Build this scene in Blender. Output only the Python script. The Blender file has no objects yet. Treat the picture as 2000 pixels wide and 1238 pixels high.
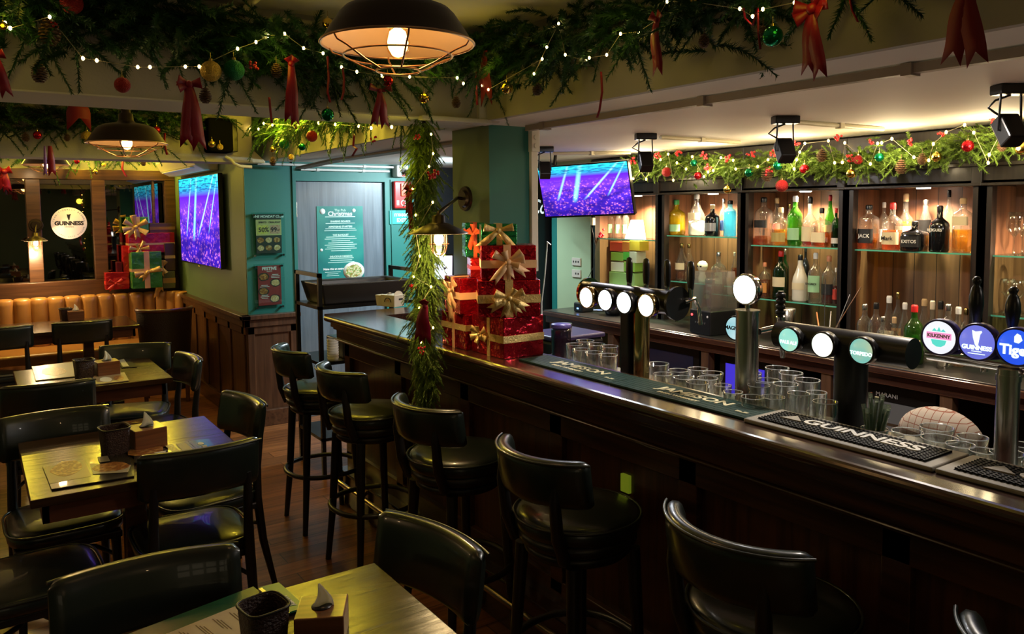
import bpy, math, random
import numpy as np
from mathutils import Vector, Matrix
random.seed(7)
S = bpy.context.scene
COL = S.collection
PI = math.pi

# ------------------------------------------------------------------ camera
FPX, CX, CY, HCAM = 1543.0, 1000.0, 523.0, 1.70
def _cam_axes(x1=-63.0, y1=419.0, roll=-0.00818):
    rh = math.atan(roll); c, s = math.cos(rh), math.sin(rh)
    dx, dy = CX - x1, CY - y1
    dn = -s*dx + c*dy; da = c*dx + s*dy
    pitch = math.atan(dn/FPX); yaw = math.atan(da/(FPX/math.cos(pitch)))
    f = Vector((math.sin(yaw)*math.cos(pitch), math.cos(yaw)*math.cos(pitch), -math.sin(pitch)))
    rr = Vector((math.cos(yaw), -math.sin(yaw), 0)); uu = rr.cross(f)
    return f, c*rr + s*uu, -s*rr + c*uu
CF, CR, CU = _cam_axes()
cam = bpy.data.cameras.new('camera'); camo = bpy.data.objects.new('camera', cam); COL.objects.link(camo)
m = Matrix((CR, CU, -CF)).transposed().to_4x4(); m.translation = Vector((0, 0, HCAM)); camo.matrix_world = m
cam.sensor_width = 36.0; cam.lens = FPX/2000*36; cam.shift_y = -(619-CY)/2000.0; cam.clip_start = 0.02
S.camera = camo
def at(px, py, z=None, X=None, Y=None, D=None):
    """the point of a real plane (height z, wall X or wall Y) that the photograph shows at a pixel"""
    d = CF + CR*((px-CX)/FPX) + CU*((CY-py)/FPX)
    if D is not None: t = D
    elif z is not None: t = (z-HCAM)/d.z
    elif X is not None: t = X/d.x
    else: t = Y/d.y
    return Vector((t*d.x, t*d.y, HCAM + t*d.z))
def depth(p): return (Vector(p)-Vector((0, 0, HCAM))).dot(CF)
def mpp(p): return depth(p)/FPX        # metres per pixel at a point

# ------------------------------------------------------------------ world, exposure
w = bpy.data.worlds.new('night'); S.world = w; w.use_nodes = True
w.node_tree.nodes['Background'].inputs[0].default_value = (0.02, 0.03, 0.06, 1)
w.node_tree.nodes['Background'].inputs[1].default_value = 0.3
S.view_settings.view_transform = 'Standard'; S.view_settings.look = 'None'
S.view_settings.gamma = 1.0; S.view_settings.use_curve_mapping = False
S.view_settings.exposure = 1.0
try:
    S.cycles.sample_clamp_indirect = 4.0; S.cycles.transparent_max_bounces = 24
except Exception: pass

# ------------------------------------------------------------------ lights of the room, with added fill
def lamp(kind, name, loc, energy, color, size=0.03, rot=None, spot=None, shape=None, sy=None):
    l = bpy.data.lights.new(name, kind); l.energy = energy; l.color = color
    if kind == 'AREA':
        l.size = size
        if sy: l.shape = 'RECTANGLE'; l.size_y = sy
        else: l.shape = 'DISK'
        if spot: l.spread = spot
    else: l.shadow_soft_size = size
    if kind == 'SPOT': l.spot_size = spot; l.spot_blend = 0.7
    o = bpy.data.objects.new(name, l); o.location = loc
    if rot is not None:
        o.rotation_euler = Vector(rot).to_track_quat('-Z', 'Y').to_euler()
    COL.objects.link(o); return o
WARM = (1.0, 0.66, 0.32); YEL = (1.0, 0.74, 0.05); COOL = (0.75, 0.9, 1.0); WW = (1.0, 0.8, 0.58)
ZC = 2.10           # soffit and bar ceiling
ZD = 2.46           # dining ceiling
XS = 1.96           # soffit face
BAYS = [(4.87, 4.11), (4.11, 3.365), (3.365, 2.64), (2.64, 1.905), (1.905, 1.17)]
BAY_W = [9, 6.5, 5.0, 5.5, 4.2]
for (ya, yb), e in zip(BAYS, BAY_W):
    lamp('SPOT', 'cabinet_downlight', (4.26, (ya+yb)/2, 1.785), e*8.5, (1.0, .75, .5), 0.02, (0.0, 0, -1), 2.5)
lamp('AREA', 'back_passage_tube', (3.35, 5.35, 2.05), 27, (0.68, 0.88, 0.95), 0.5, (-0.35, 0.35, -1), None, None, 0.1)
lamp('AREA', 'bar_ceiling_lamp', (2.75, 3.3, 2.06), 7, (0.95, 0.93, 1.0), 0.12, (0.1, 0, -1))
lamp('AREA', 'bar_ceiling_lamp', (2.6, 1.5, 2.06), 9, (1.0, 0.9, 0.8), 0.12, (0.1, 0, -1))
lamp('AREA', 'bar_ceiling_lamp', (2.95, -0.6, 2.06), 5, (1.0, 0.92, 0.82), 0.12, (0.1, 0, -1))
lamp('POINT', 'pendant_and_fill_light', (0.87, 1.75, 2.13), .75, WARM, 0.03)
lamp('POINT', 'pendant_and_fill_light', (0.67, 4.37, 2.06), 1.6, WARM, 0.03)
lamp('POINT', 'pendant_and_fill_light', (0.56, 7.6, 2.10), 2.5, WARM, 0.03)
lamp('POINT', 'pendant_and_fill_light', (-1.2, 2.6, 2.08), 1.7, WARM, 0.03)  # unseen fill light added left of the view; no lamp built here
lamp('POINT', 'pendant_and_fill_light', (-1.2, 5.6, 2.08), 2.4, WARM, 0.03)  # second fill light added out of view, farther back on the left
lamp('POINT', 'pendant_and_fill_light', (0.4, -1.3, 2.08), 1.4, WARM, 0.03)  # fill light added behind the camera, without a lamp

# ------------------------------------------------------------------ materials
MATS = {}
def mat(name, col, rough=0.5, metal=0.0, spec=0.5, coat=0.0, emit=None, es=0.0, noise=0.0, nscale=8.0,
        bump=0.0, bscale=60.0, bd=0.01, stretch=None, alpha=1.0, sheen=0.0, trans=0.0):
    if name in MATS: return MATS[name]
    mt = bpy.data.materials.new(name); mt.use_nodes = True; MATS[name] = mt
    nt = mt.node_tree; b = nt.nodes['Principled BSDF']
    c4 = (*col, 1)
    b.inputs['Base Color'].default_value = c4
    b.inputs['Roughness'].default_value = rough; b.inputs['Metallic'].default_value = metal
    b.inputs['Specular IOR Level'].default_value = spec; b.inputs['Coat Weight'].default_value = coat
    b.inputs['Alpha'].default_value = alpha; b.inputs['Transmission Weight'].default_value = trans
    if sheen: b.inputs['Sheen Weight'].default_value = sheen
    if emit: b.inputs['Emission Color'].default_value = (*emit, 1); b.inputs['Emission Strength'].default_value = es
    if noise or bump:
        tc = nt.nodes.new('ShaderNodeTexCoord'); mp = nt.nodes.new('ShaderNodeMapping')
        nt.links.new(tc.outputs['Object'], mp.inputs[0])
        if stretch: mp.inputs['Scale'].default_value = stretch
        n = nt.nodes.new('ShaderNodeTexNoise'); n.inputs['Scale'].default_value = nscale; n.inputs['Detail'].default_value = 6
        nt.links.new(mp.outputs[0], n.inputs['Vector'])
        if noise:
            r = nt.nodes.new('ShaderNodeMix'); r.data_type = 'RGBA'
            r.inputs['A'].default_value = (*[x*(1-noise) for x in col], 1)
            r.inputs['B'].default_value = (*[min(1, x*(1+noise)) for x in col], 1)
            nt.links.new(n.outputs['Fac'], r.inputs['Factor']); nt.links.new(r.outputs['Result'], b.inputs['Base Color'])
        if bump:
            n2 = nt.nodes.new('ShaderNodeTexNoise'); n2.inputs['Scale'].default_value = bscale; n2.inputs['Detail'].default_value = 4
            nt.links.new(mp.outputs[0], n2.inputs['Vector'])
            bp = nt.nodes.new('ShaderNodeBump'); bp.inputs['Strength'].default_value = bump; bp.inputs['Distance'].default_value = bd
            nt.links.new(n2.outputs['Fac'], bp.inputs['Height']); nt.links.new(bp.outputs[0], b.inputs['Normal'])
    return mt
def glass(name, tint=(1, 1, 1), refl=0.6, rough=0.03, body=0.0, bodycol=None, base=0.0):
    """thin glass: see-through with a glossy skin, and an optional cloudy body"""
    if name in MATS: return MATS[name]
    mt = bpy.data.materials.new(name); mt.use_nodes = True; MATS[name] = mt
    nt = mt.node_tree; nt.nodes.clear()
    out = nt.nodes.new('ShaderNodeOutputMaterial'); tr = nt.nodes.new('ShaderNodeBsdfTransparent')
    tr.inputs[0].default_value = (*tint, 1)
    gl = nt.nodes.new('ShaderNodeBsdfGlossy'); gl.inputs['Roughness'].default_value = rough
    fr = nt.nodes.new('ShaderNodeLayerWeight'); fr.inputs['Blend'].default_value = 0.35
    mm = nt.nodes.new('ShaderNodeMath'); mm.operation = 'MULTIPLY_ADD'; mm.inputs[1].default_value = refl; mm.inputs[2].default_value = 0.03+base
    nt.links.new(fr.outputs['Facing'], mm.inputs[0])
    mx = nt.nodes.new('ShaderNodeMixShader'); nt.links.new(mm.outputs[0], mx.inputs[0])
    src = tr
    if body > 0:
        df = nt.nodes.new('ShaderNodeBsdfTranslucent'); df.inputs[0].default_value = (*(bodycol or tint), 1)
        d2 = nt.nodes.new('ShaderNodeBsdfDiffuse'); d2.inputs[0].default_value = (*(bodycol or tint), 1)
        a = nt.nodes.new('ShaderNodeMixShader'); a.inputs[0].default_value = 0.5
        nt.links.new(df.outputs[0], a.inputs[1]); nt.links.new(d2.outputs[0], a.inputs[2])
        b2 = nt.nodes.new('ShaderNodeMixShader'); b2.inputs[0].default_value = body
        nt.links.new(tr.outputs[0], b2.inputs[1]); nt.links.new(a.outputs[0], b2.inputs[2]); src = b2
    nt.links.new(src.outputs[0], mx.inputs[1]); nt.links.new(gl.outputs[0], mx.inputs[2])
    nt.links.new(mx.outputs[0], out.inputs[0]); return mt
def glow(name, col, s):
    return mat(name, (0, 0, 0), 0.5, emit=col, es=s)
def woodmat(name, dark, light, axis='X', rough=0.3, coat=0.3, scale=1.0, planks=None, bump=0.05):
    """streaky grain along an axis; planks=(width along other axis) draws board joints"""
    if name in MATS: return MATS[name]
    mt = bpy.data.materials.new(name); mt.use_nodes = True; MATS[name] = mt
    nt = mt.node_tree; b = nt.nodes['Principled BSDF']; L = nt.links.new
    tc = nt.nodes.new('ShaderNodeTexCoord'); mp = nt.nodes.new('ShaderNodeMapping'); L(tc.outputs['Object'], mp.inputs[0])
    sc = {'X': (1.2, 22, 22), 'Y': (22, 1.2, 22), 'Z': (22, 22, 1.2)}[axis]
    mp.inputs['Scale'].default_value = tuple(v*scale for v in sc)
    n = nt.nodes.new('ShaderNodeTexNoise'); n.inputs['Scale'].default_value = 1.6; n.inputs['Detail'].default_value = 8; n.inputs['Distortion'].default_value = 0.6
    L(mp.outputs[0], n.inputs['Vector'])
    cr = nt.nodes.new('ShaderNodeValToRGB'); cr.color_ramp.elements[0].position = 0.32; cr.color_ramp.elements[1].position = 0.72
    cr.color_ramp.elements[0].color = (*dark, 1); cr.color_ramp.elements[1].color = (*light, 1)
    L(n.outputs['Fac'], cr.inputs[0]); col = cr.outputs[0]
    if planks:
        m2 = nt.nodes.new('ShaderNodeMapping'); L(tc.outputs['Object'], m2.inputs[0])
        if axis == 'Y': m2.inputs['Rotation'].default_value = (0, 0, PI/2)
        if axis == 'Z': m2.inputs['Rotation'].default_value = (0, PI/2, 0) if planks[2] == 'YZ' else (0, PI/2, 0)
        br = nt.nodes.new('ShaderNodeTexBrick'); br.inputs['Scale'].default_value = 1.0
        br.inputs['Brick Width'].default_value = planks[0]; br.inputs['Row Height'].default_value = planks[1]
        br.inputs['Mortar Size'].default_value = 0.0025; br.inputs['Mortar Smooth'].default_value = 0.2
        br.inputs['Color1'].default_value = (0.75, 0.75, 0.75, 1); br.inputs['Color2'].default_value = (1.3, 1.3, 1.3, 1); br.inputs['Mortar'].default_value = (0.15, 0.15, 0.15, 1)
        if axis == 'Z':
            sx = nt.nodes.new('ShaderNodeSeparateXYZ'); L(tc.outputs['Object'], sx.inputs[0]); cb = nt.nodes.new('ShaderNodeCombineXYZ')
            L(sx.outputs['Z'], cb.inputs['X']); L(sx.outputs['Y' if planks[2] == 'YZ' else 'X'], cb.inputs['Y']); L(cb.outputs[0], br.inputs['Vector'])
        else: L(m2.outputs[0], br.inputs['Vector'])
        mu = nt.nodes.new('ShaderNodeMix'); mu.data_type = 'RGBA'; mu.blend_type = 'MULTIPLY'; mu.inputs['Factor'].default_value = 1.0
        L(col, mu.inputs['A']); L(br.outputs['Color'], mu.inputs['B']); col = mu.outputs['Result']
    L(col, b.inputs['Base Color'])
    b.inputs['Roughness'].default_value = rough; b.inputs['Coat Weight'].default_value = coat; b.inputs['Coat Roughness'].default_value = 0.15
    if bump:
        bp = nt.nodes.new('ShaderNodeBump'); bp.inputs['Strength'].default_value = bump; bp.inputs['Distance'].default_value = 0.01
        L(n.outputs['Fac'], bp.inputs['Height']); L(bp.outputs[0], b.inputs['Normal'])
    return mt
M_LEATHER = mat('black_green_leather', (0.011, 0.016, 0.012), 0.30, spec=0.6, coat=0.3, bump=0.05, bscale=20, noise=0.2)
M_BLACKW = mat('black_stained_wood', (0.012, 0.010, 0.009), 0.35)
M_BAR = woodmat('dark_bar_wood', (0.022, 0.008, 0.004), (0.085, 0.03, 0.012), 'Y', 0.28, 0.35)
M_BARTOP = woodmat('bar_top_wood', (0.03, 0.012, 0.008), (0.075, 0.03, 0.018), 'Y', 0.2, 0.6, bump=0.03)
M_BARZ = woodmat('bar_panel_wood', (0.03, 0.010, 0.005), (0.10, 0.034, 0.014), 'Z', 0.35, 0.2)
M_TABLE = woodmat('table_wood', (0.022, 0.010, 0.004), (0.06, 0.027, 0.010), 'X', 0.22, 0.0, bump=0.15)
M_TABLE.node_tree.nodes['Principled BSDF'].inputs['Specular IOR Level'].default_value = .5
M_TABLEEDGE = woodmat('table_edge_wood', (0.07, 0.02, 0.008), (0.16, 0.05, 0.02), 'X', 0.3, 0.3)
M_FLOOR = woodmat('floor_boards', (0.13, 0.042, 0.014), (0.32, 0.12, 0.04), 'X', 0.33, 0.15, 1.0, (0.95, 0.13, ''), 0.05)
M_DADO = woodmat('dado_wood', (0.045, 0.018, 0.009), (0.12, 0.05, 0.025), 'Z', 0.35, 0.2)
M_DADOH = woodmat('dado_rail_wood', (0.05, 0.02, 0.01), (0.13, 0.055, 0.028), 'Y', 0.3, 0.3)
M_CAB = woodmat('cabinet_black_wood', (0.010, 0.007, 0.006), (0.028, 0.020, 0.016), 'Z', 0.35, 0.2)
M_CABIN = woodmat('cabinet_back_boards', (0.075, 0.03, 0.014), (0.18, 0.078, 0.036), 'Z', 0.45, 0.05, 0.6, (3.0, 0.125, 'YZ'))
M_TEAL = mat('teal_paint', (0.012, 0.145, 0.125), 0.5, noise=0.1, nscale=3, bump=0.05, bscale=20)
M_TEAL_LIT = mat('yellow_lit_teal', (0.12, 0.19, 0.10), 0.55, noise=0.12, nscale=3, bump=0.05, bscale=20)  # teal paint with the yellow light put into its colour
M_GREENL = mat('sage_green_paint', (0.33, 0.42, 0.26), 0.5, noise=0.06, nscale=3)
M_BEAM = mat('beam_plaster', (0.43, 0.405, 0.36), 0.8, noise=0.1, nscale=6, bump=0.1, bscale=90)
M_BEAMW = mat('white_beam_paint', (0.62, 0.6, 0.56), 0.7, noise=0.05)
M_CEIL = mat('white_ceiling_paint', (0.8, 0.76, 0.72), 0.75, noise=0.04, nscale=2)
M_WHITE = mat('white_plastic', (0.7, 0.69, 0.66), 0.35)
M_CREAM = mat('cream_metal', (0.62, 0.56, 0.40), 0.4)
M_BLACK = mat('black_plastic', (0.010, 0.010, 0.011), 0.3)
M_BLACKM = mat('black_metal', (0.015, 0.014, 0.013), 0.35, 0.6)
M_IRON = mat('dark_bronze_metal', (0.05, 0.035, 0.025), 0.35, 0.8)
M_STEEL = mat('steel', (0.62, 0.6, 0.57), 0.22, 1.0)
M_CHROME = mat('chrome', (0.8, 0.8, 0.8), 0.06, 1.0)
M_BRASS = mat('gold_metal', (0.55, 0.42, 0.18), 0.15, 1.0)
M_COPPER = mat('copper_wire', (0.55, 0.33, 0.2), 0.3, 1.0)
M_RED = mat('red_foil', (0.42, 0.006, 0.016), 0.18, 0.75, bump=1.0, bscale=9, bd=.035, noise=0.3)
M_GREENF = mat('green_foil', (0.02, 0.28, 0.10), 0.18, 0.8, bump=1.0, bscale=9, bd=.035, stretch=(1, 1, 3))
M_GOLDR = mat('gold_ribbon', (0.82, 0.55, 0.2), 0.3, 0.55, bump=0.4, bscale=160)
M_CREAMR = mat('cream_satin', (0.88, 0.50, 0.24), 0.35)
M_REDR = mat('red_satin_ribbon', (0.25, 0.003, 0.022), 0.4, bump=0.08, bscale=150)
M_REDV = mat('dark_red_velvet', (0.20, 0.002, 0.007), 0.65)
M_BR = mat('red_bauble', (0.5, 0.01, 0.02), 0.16, 0.85)
M_BRG = mat('red_glitter', (0.3, 0.006, 0.01), 0.45, 0.5, bump=1.0, bscale=260, noise=0.5, nscale=200)
M_BG = mat('green_bauble', (0.006, 0.22, 0.09), 0.14, 0.85)
M_BGG = mat('green_glitter', (0.006, 0.20, 0.07), 0.45, 0.5, bump=1.0, bscale=260, noise=0.5, nscale=200)
M_BY = mat('gold_bauble', (0.75, 0.52, 0.12), 0.14, 1.0)
M_BYG = mat('gold_glitter', (0.6, 0.40, 0.08), 0.45, 0.7, bump=1.0, bscale=260, noise=0.5, nscale=200)
M_CONE = mat('pine_cone_brown', (0.12, 0.06, 0.03), 0.6, noise=0.3, nscale=60)
M_BERRY = mat('red_berry', (0.55, 0.012, 0.02), 0.25, coat=0.4)
M_NEEDLE = mat('fir_needles', (0.018, 0.075, 0.02), 0.55, noise=0.45, nscale=9)
M_NEEDLE2 = mat('cypress_needles', (0.085, 0.17, 0.03), 0.55, noise=0.45, nscale=11)
M_TAN = mat('tan_leather', (0.42, 0.19, 0.045), 0.33, coat=0.15, bump=0.1, bscale=25, noise=0.15)
M_PAPER = mat('paper', (0.75, 0.72, 0.64), 0.6)
M_CREAMTXT = mat('cream_print', (0.85, 0.78, 0.5), 0.6)
M_WHITETXT = mat('white_print', (0.8, 0.8, 0.78), 0.5)
M_DARKTXT = mat('black_print', (0.01, 0.01, 0.012), 0.5)
M_MATG = mat('dark_green_rubber', (0.012, 0.045, 0.035), 0.65, spec=.25, bump=0.3, bscale=200)
M_MATK = mat('black_rubber', (0.006, 0.006, 0.006), 0.65, spec=.3)
M_MATB = mat('grey_rubber_border', (0.30, 0.27, 0.22), 0.55)
M_LED = glow('fairy_bulb_glow', (1.0, 0.68, 0.12), 20)
M_BULB = glow('filament_bulb_glow', (1.0, 0.62, 0.22), 14)
M_GLASSCLR = glass('clear_glass', (0.93, 0.95, 0.94), 0.8, base=.03)
M_RIM_GLINT = glass('glass_rim_glint', (.9, .93, .95), .9, body=.55, bodycol=(.75, .8, .85), base=.1)  # whitish body puts the rim highlight into the colour
M_SHELFG = glass('shelf_glass', (0.72, 0.9, 0.82), 0.7)
M_GLEDGE = mat('shelf_glass_edge', (0.10, 0.45, 0.32), 0.2, emit=(0.05, 0.3, 0.2), es=0.0, coat=0.5)

# ------------------------------------------------------------------ mesh builder
class MB:
    def __init__(s): s.v = []; s.f = []; s.m = []; s.s = []
    def add(s, vs, fs, m=0, sm=False):
        k = len(s.v); s.v.extend([tuple(p) for p in vs])
        for f in fs: s.f.append(tuple(i+k for i in f)); s.m.append(m); s.s.append(sm)
        return s
    def bx(s, x0, x1, y0, y1, z0, z1, m=0, M=None):
        if x0 > x1: x0, x1 = x1, x0
        if y0 > y1: y0, y1 = y1, y0
        if z0 > z1: z0, z1 = z1, z0
        vs = [Vector(p) for p in ((x0,y0,z0),(x1,y0,z0),(x1,y1,z0),(x0,y1,z0),(x0,y0,z1),(x1,y0,z1),(x1,y1,z1),(x0,y1,z1))]
        if M is not None: vs = [M @ p for p in vs]
        return s.add(vs, [(0,3,2,1),(4,5,6,7),(0,1,5,4),(1,2,6,5),(2,3,7,6),(3,0,4,7)], m)
    def cyl(s, p0, p1, r0, r1=None, n=16, m=0, caps=True, sm=True):
        r1 = r0 if r1 is None else r1
        p0, p1 = Vector(p0), Vector(p1); ax = (p1-p0).normalized()
        a = ax.orthogonal().normalized(); b = ax.cross(a)
        vs = []
        for p, r in ((p0, r0), (p1, r1)):
            for i in range(n):
                t = 2*PI*i/n; vs.append(p + (a*math.cos(t) + b*math.sin(t))*r)
        fs = [(i, (i+1) % n, n+(i+1) % n, n+i) for i in range(n)]
        s.add(vs, fs, m, sm)
        if caps: s.add(vs, [tuple(range(n))[::-1], tuple(range(n, 2*n))], m, False)
        return s
    def lathe(s, prof, n=24, M=None, m=0, sm=True, arc=(0, 2*PI)):
        full = abs(arc[1]-arc[0]-2*PI) < 1e-6; nn = n if full else n+1
        vs = []
        for r, z in prof:
            for i in range(nn):
                t = arc[0] + (arc[1]-arc[0])*i/n; vs.append(Vector((r*math.cos(t), r*math.sin(t), z)))
        if M is not None: vs = [M @ p for p in vs]
        fs = []
        for j in range(len(prof)-1):
            for i in range(n):
                k = (i+1) % nn; fs.append((j*nn+i, j*nn+k, (j+1)*nn+k, (j+1)*nn+i))
        return s.add(vs, fs, m, sm)
    def tube(s, pts, r, n=8, m=0, closed=False, sm=True, radii=None):
        pts = [Vector(p) for p in pts]; K = len(pts); vs = []; prev = None
        for i, p in enumerate(pts):
            if closed: d = pts[(i+1) % K]-pts[i-1]
            else: d = pts[min(i+1, K-1)]-pts[max(i-1, 0)]
            d = d.normalized() if d.length > 1e-9 else Vector((0, 0, 1))
            a = d.orthogonal().normalized() if prev is None else (prev - d*prev.dot(d)).normalized()
            prev = a; b = d.cross(a); rr = radii[i] if radii else r
            for k in range(n):
                t = 2*PI*k/n; vs.append(p + (a*math.cos(t)+b*math.sin(t))*rr)
        fs = []
        for i in range(K if closed else K-1):
            j = (i+1) % K
            for k in range(n): fs.append((i*n+k, i*n+(k+1) % n, j*n+(k+1) % n, j*n+k))
        s.add(vs, fs, m, sm)
        if not closed: s.add(vs, [tuple(range(n))[::-1], tuple((K-1)*n+k for k in range(n))], m)
        return s
    def sph(s, c, r, n=12, m=0, sq=(1, 1, 1)):
        prof = []; h = n//2
        for j in range(h+1):
            t = -PI/2 + PI*j/h; prof.append((max(math.cos(t), 0.0)*r, math.sin(t)*r))
        M = Matrix.Translation(c) @ Matrix.Diagonal((*sq, 1))
        return s.lathe(prof, n, M, m)
    def prism(s, poly, z0, z1, M=None, m=0):
        n = len(poly); vs = [Vector((x, y, z0)) for x, y in poly] + [Vector((x, y, z1)) for x, y in poly]
        if M is not None: vs = [M @ p for p in vs]
        return s.add(vs, [tuple(range(n))[::-1], tuple(range(n, 2*n))] + [(i, (i+1) % n, n+(i+1) % n, n+i) for i in range(n)], m)
    def strip(s, pts, wvec, th=0.0015, m=0, sm=True):
        """a ribbon of real thickness: pts centre line, wvec half-width vector (or list)"""
        K = len(pts); vs = []
        for i, p in enumerate(pts):
            p = Vector(p); wv = Vector(wvec[i]) if isinstance(wvec, list) else Vector(wvec)
            d = (Vector(pts[min(i+1, K-1)]) - Vector(pts[max(i-1, 0)])); nrm = d.cross(wv)
            nrm = nrm.normalized()*th/2 if nrm.length > 1e-9 else Vector((0, 0, th/2))
            vs += [p-wv-nrm, p+wv-nrm, p+wv+nrm, p-wv+nrm]
        fs = []
        for i in range(K-1):
            a = i*4; b = a+4
            fs += [(a, a+1, b+1, b), (a+1, a+2, b+2, b+1), (a+2, a+3, b+3, b+2), (a+3, a, b, b+3)]
        fs += [(3, 2, 1, 0), ((K-1)*4, (K-1)*4+1, (K-1)*4+2, (K-1)*4+3)]
        return s.add(vs, fs, m, sm)
    def mesh(s, name, mats):
        me = bpy.data.meshes.new(name); me.from_pydata(s.v, [], s.f)
        me.polygons.foreach_set('material_index', s.m); me.polygons.foreach_set('use_smooth', s.s)
        for mm in (mats if isinstance(mats, (list, tuple)) else [mats]): me.materials.append(mm)
        me.update(); return me
    def build(s, name, mats, parent=None, world=False, loc=None, bevel=0.0, bseg=2, sub=0, auto=None):
        if world and parent is not None:
            Mi = rootM(parent).inverted(); s.v = [tuple(Mi @ Vector(p)) for p in s.v]
        elif world == 'c' or (parent is None and world):
            pass
        o = bpy.data.objects.new(name, s.mesh(name, mats)); COL.objects.link(o)
        if parent is not None: o.parent = parent
        if loc is not None: o.location = loc
        if bevel:
            b = o.modifiers.new('bevel', 'BEVEL'); b.width = bevel; b.segments = bseg; b.limit_method = 'ANGLE'; b.angle_limit = math.radians(50)
            b.harden_normals = False
        if sub:
            d = o.modifiers.new('sub', 'SUBSURF'); d.levels = sub; d.render_levels = sub
        return o
def rootM(o):
    M = Matrix.Identity(4)
    while o is not None:
        M = (Matrix.Translation(o.location) @ o.rotation_euler.to_matrix().to_4x4()) @ M; o = o.parent
    return M
def recentre(o):
    """put a top-level mesh's origin at the middle of its base"""
    vs = [v.co for v in o.data.vertices]
    c = Vector(((min(v.x for v in vs)+max(v.x for v in vs))/2, (min(v.y for v in vs)+max(v.y for v in vs))/2, min(v.z for v in vs)))
    o.data.transform(Matrix.Translation(-c)); o.location = c; return o
def tag(o, label, cat, group=None):
    o['label'] = label; o['category'] = cat
    if group: o['group'] = group
    return o
def thing(name, label, cat, loc=(0, 0, 0), rz=0, group=None, rot=None):
    o = bpy.data.objects.new(name, None); COL.objects.link(o); o.empty_display_size = 0.05
    o.location = loc; o.rotation_euler = rot if rot is not None else (0, 0, rz)
    return tag(o, label, cat, group)
def struct(o):
    o['kind'] = 'structure'; return o
def dup(root, loc=None, rz=None, label=None, group=None, rot=None, scale=None):
    r = root.copy(); COL.objects.link(r)
    if loc is not None: r.location = loc
    if rz is not None: r.rotation_euler = (0, 0, rz)
    if rot is not None: r.rotation_euler = rot
    if scale is not None: r.scale = (scale,)*3 if not isinstance(scale, (tuple, list)) else scale
    if label: r['label'] = label
    if group: r['group'] = group
    for ch in list(root.children):
        c = ch.copy(); COL.objects.link(c); c.parent = r
        for g in list(ch.children):
            d = g.copy(); COL.objects.link(d); d.parent = c
    return r
# surface frames for lettering: x right, y up, z out of the surface
def frame(o, kind):
    X, Y, Z = {'-X': ((0,-1,0), (0,0,1), (-1,0,0)), '-Y': ((1,0,0), (0,0,1), (0,-1,0)), 'top': ((0,-1,0), (1,0,0), (0,0,1)),
               'topx': ((1,0,0), (0,1,0), (0,0,1))}[kind]
    M = Matrix((X, Y, Z)).transposed().to_4x4(); M.translation = Vector(o); return M
_TXT = {}
def textmesh(txt, size, ext=0.0006, bold=0.0, shear=0.0, sx=1.0):
    cu = bpy.data.curves.new('t', 'FONT'); cu.body = txt; cu.size = size; cu.extrude = ext; cu.offset = bold
    cu.align_x = 'CENTER'; cu.align_y = 'CENTER'; cu.shear = shear; cu.resolution_u = 3
    o = bpy.data.objects.new('t', cu); COL.objects.link(o)
    bpy.context.view_layer.update()
    me = bpy.data.meshes.new_from_object(o.evaluated_get(bpy.context.evaluated_depsgraph_get()))
    bpy.data.objects.remove(o); bpy.data.curves.remove(cu)
    if sx != 1.0: me.transform(Matrix.Diagonal((sx, 1, 1, 1)))
    return me
def lettering(txt, size, M, material, parent, name='lettering', **kw):
    me = textmesh(txt, size, **kw); me.transform(rootM(parent).inverted() @ M if parent is not None else M)
    me.materials.clear(); me.materials.append(material)
    o = bpy.data.objects.new(name, me); COL.objects.link(o); o.parent = parent; return o

# ================================================================== the setting
def slab(name, x0, x1, y0, y1, z0, z1, m, bevel=0):
    o = MB().bx(x0, x1, y0, y1, z0, z1).build(name, m); recentre(o); return struct(o)
slab('floor', -2.3, 4.7, -2.4, 9.0, -0.05, 0.0, M_FLOOR)
slab('ceiling', -2.3, XS, -2.4, 9.0, ZD, ZD+0.08, M_CEIL)
slab('ceiling', XS, 4.7, -2.4, 6.5, ZC, ZC+0.5, M_CEIL)          # low bar ceiling; its side is the soffit face
slab('trim_1', XS-0.03, XS, -2.4, 6.28, ZC, ZD, M_BEAM)          # painted soffit face
slab('trim_2', -2.3, XS-0.03, 3.02, 3.33, ZC, ZD, M_BEAM)        # cross beam
slab('trim_3', -2.3, 1.78, 6.02, 6.28, 2.07, ZD, M_BEAM)        # far cross beam
slab('trim_4', -2.3, XS-0.03, 3.015, 3.335, ZC-0.006, ZC, M_BEAMW)
slab('wall_back', -2.3, 1.78, 8.80, 8.95, 0, ZD, M_BEAM)
slab('wall_left', -2.45, -2.3, -2.4, 8.95, 0, ZD, M_TEAL_LIT)
slab('wall_front', -2.3, 4.7, -2.55, -2.4, 0, ZD, M_TEAL_LIT)
slab('wall_right', 4.5, 4.7, -2.4, 6.5, 0, ZC, M_TEAL)
# block that carries the television: dining side coloured as yellow lit teal, plain teal to the passage
b = MB()
b.bx(1.78, 2.17, 6.28, 8.95, 0, 2.6, 0)
o = b.build('wall_divider', M_TEAL_LIT); recentre(o); struct(o)
slab('wall_door', 1.782, 2.16, 6.262, 6.28, 0.86, ZC, M_TEAL)
b = MB(); b.bx(2.16, 2.187, 6.25, 6.5, 0, ZC); b.bx(2.97, 3.30, 6.25, 6.5, 0, ZC); b.bx(2.187, 2.97, 6.25, 6.5, 1.95, ZC)
b.bx(3.02, 3.03, 6.24, 6.25, 0, 1.97)
o = b.build('wall_door', M_TEAL); recentre(o); struct(o)
slab('wall_passage', 3.30, 4.6, 6.44, 6.6, 0, ZC, M_BLACK)
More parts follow.
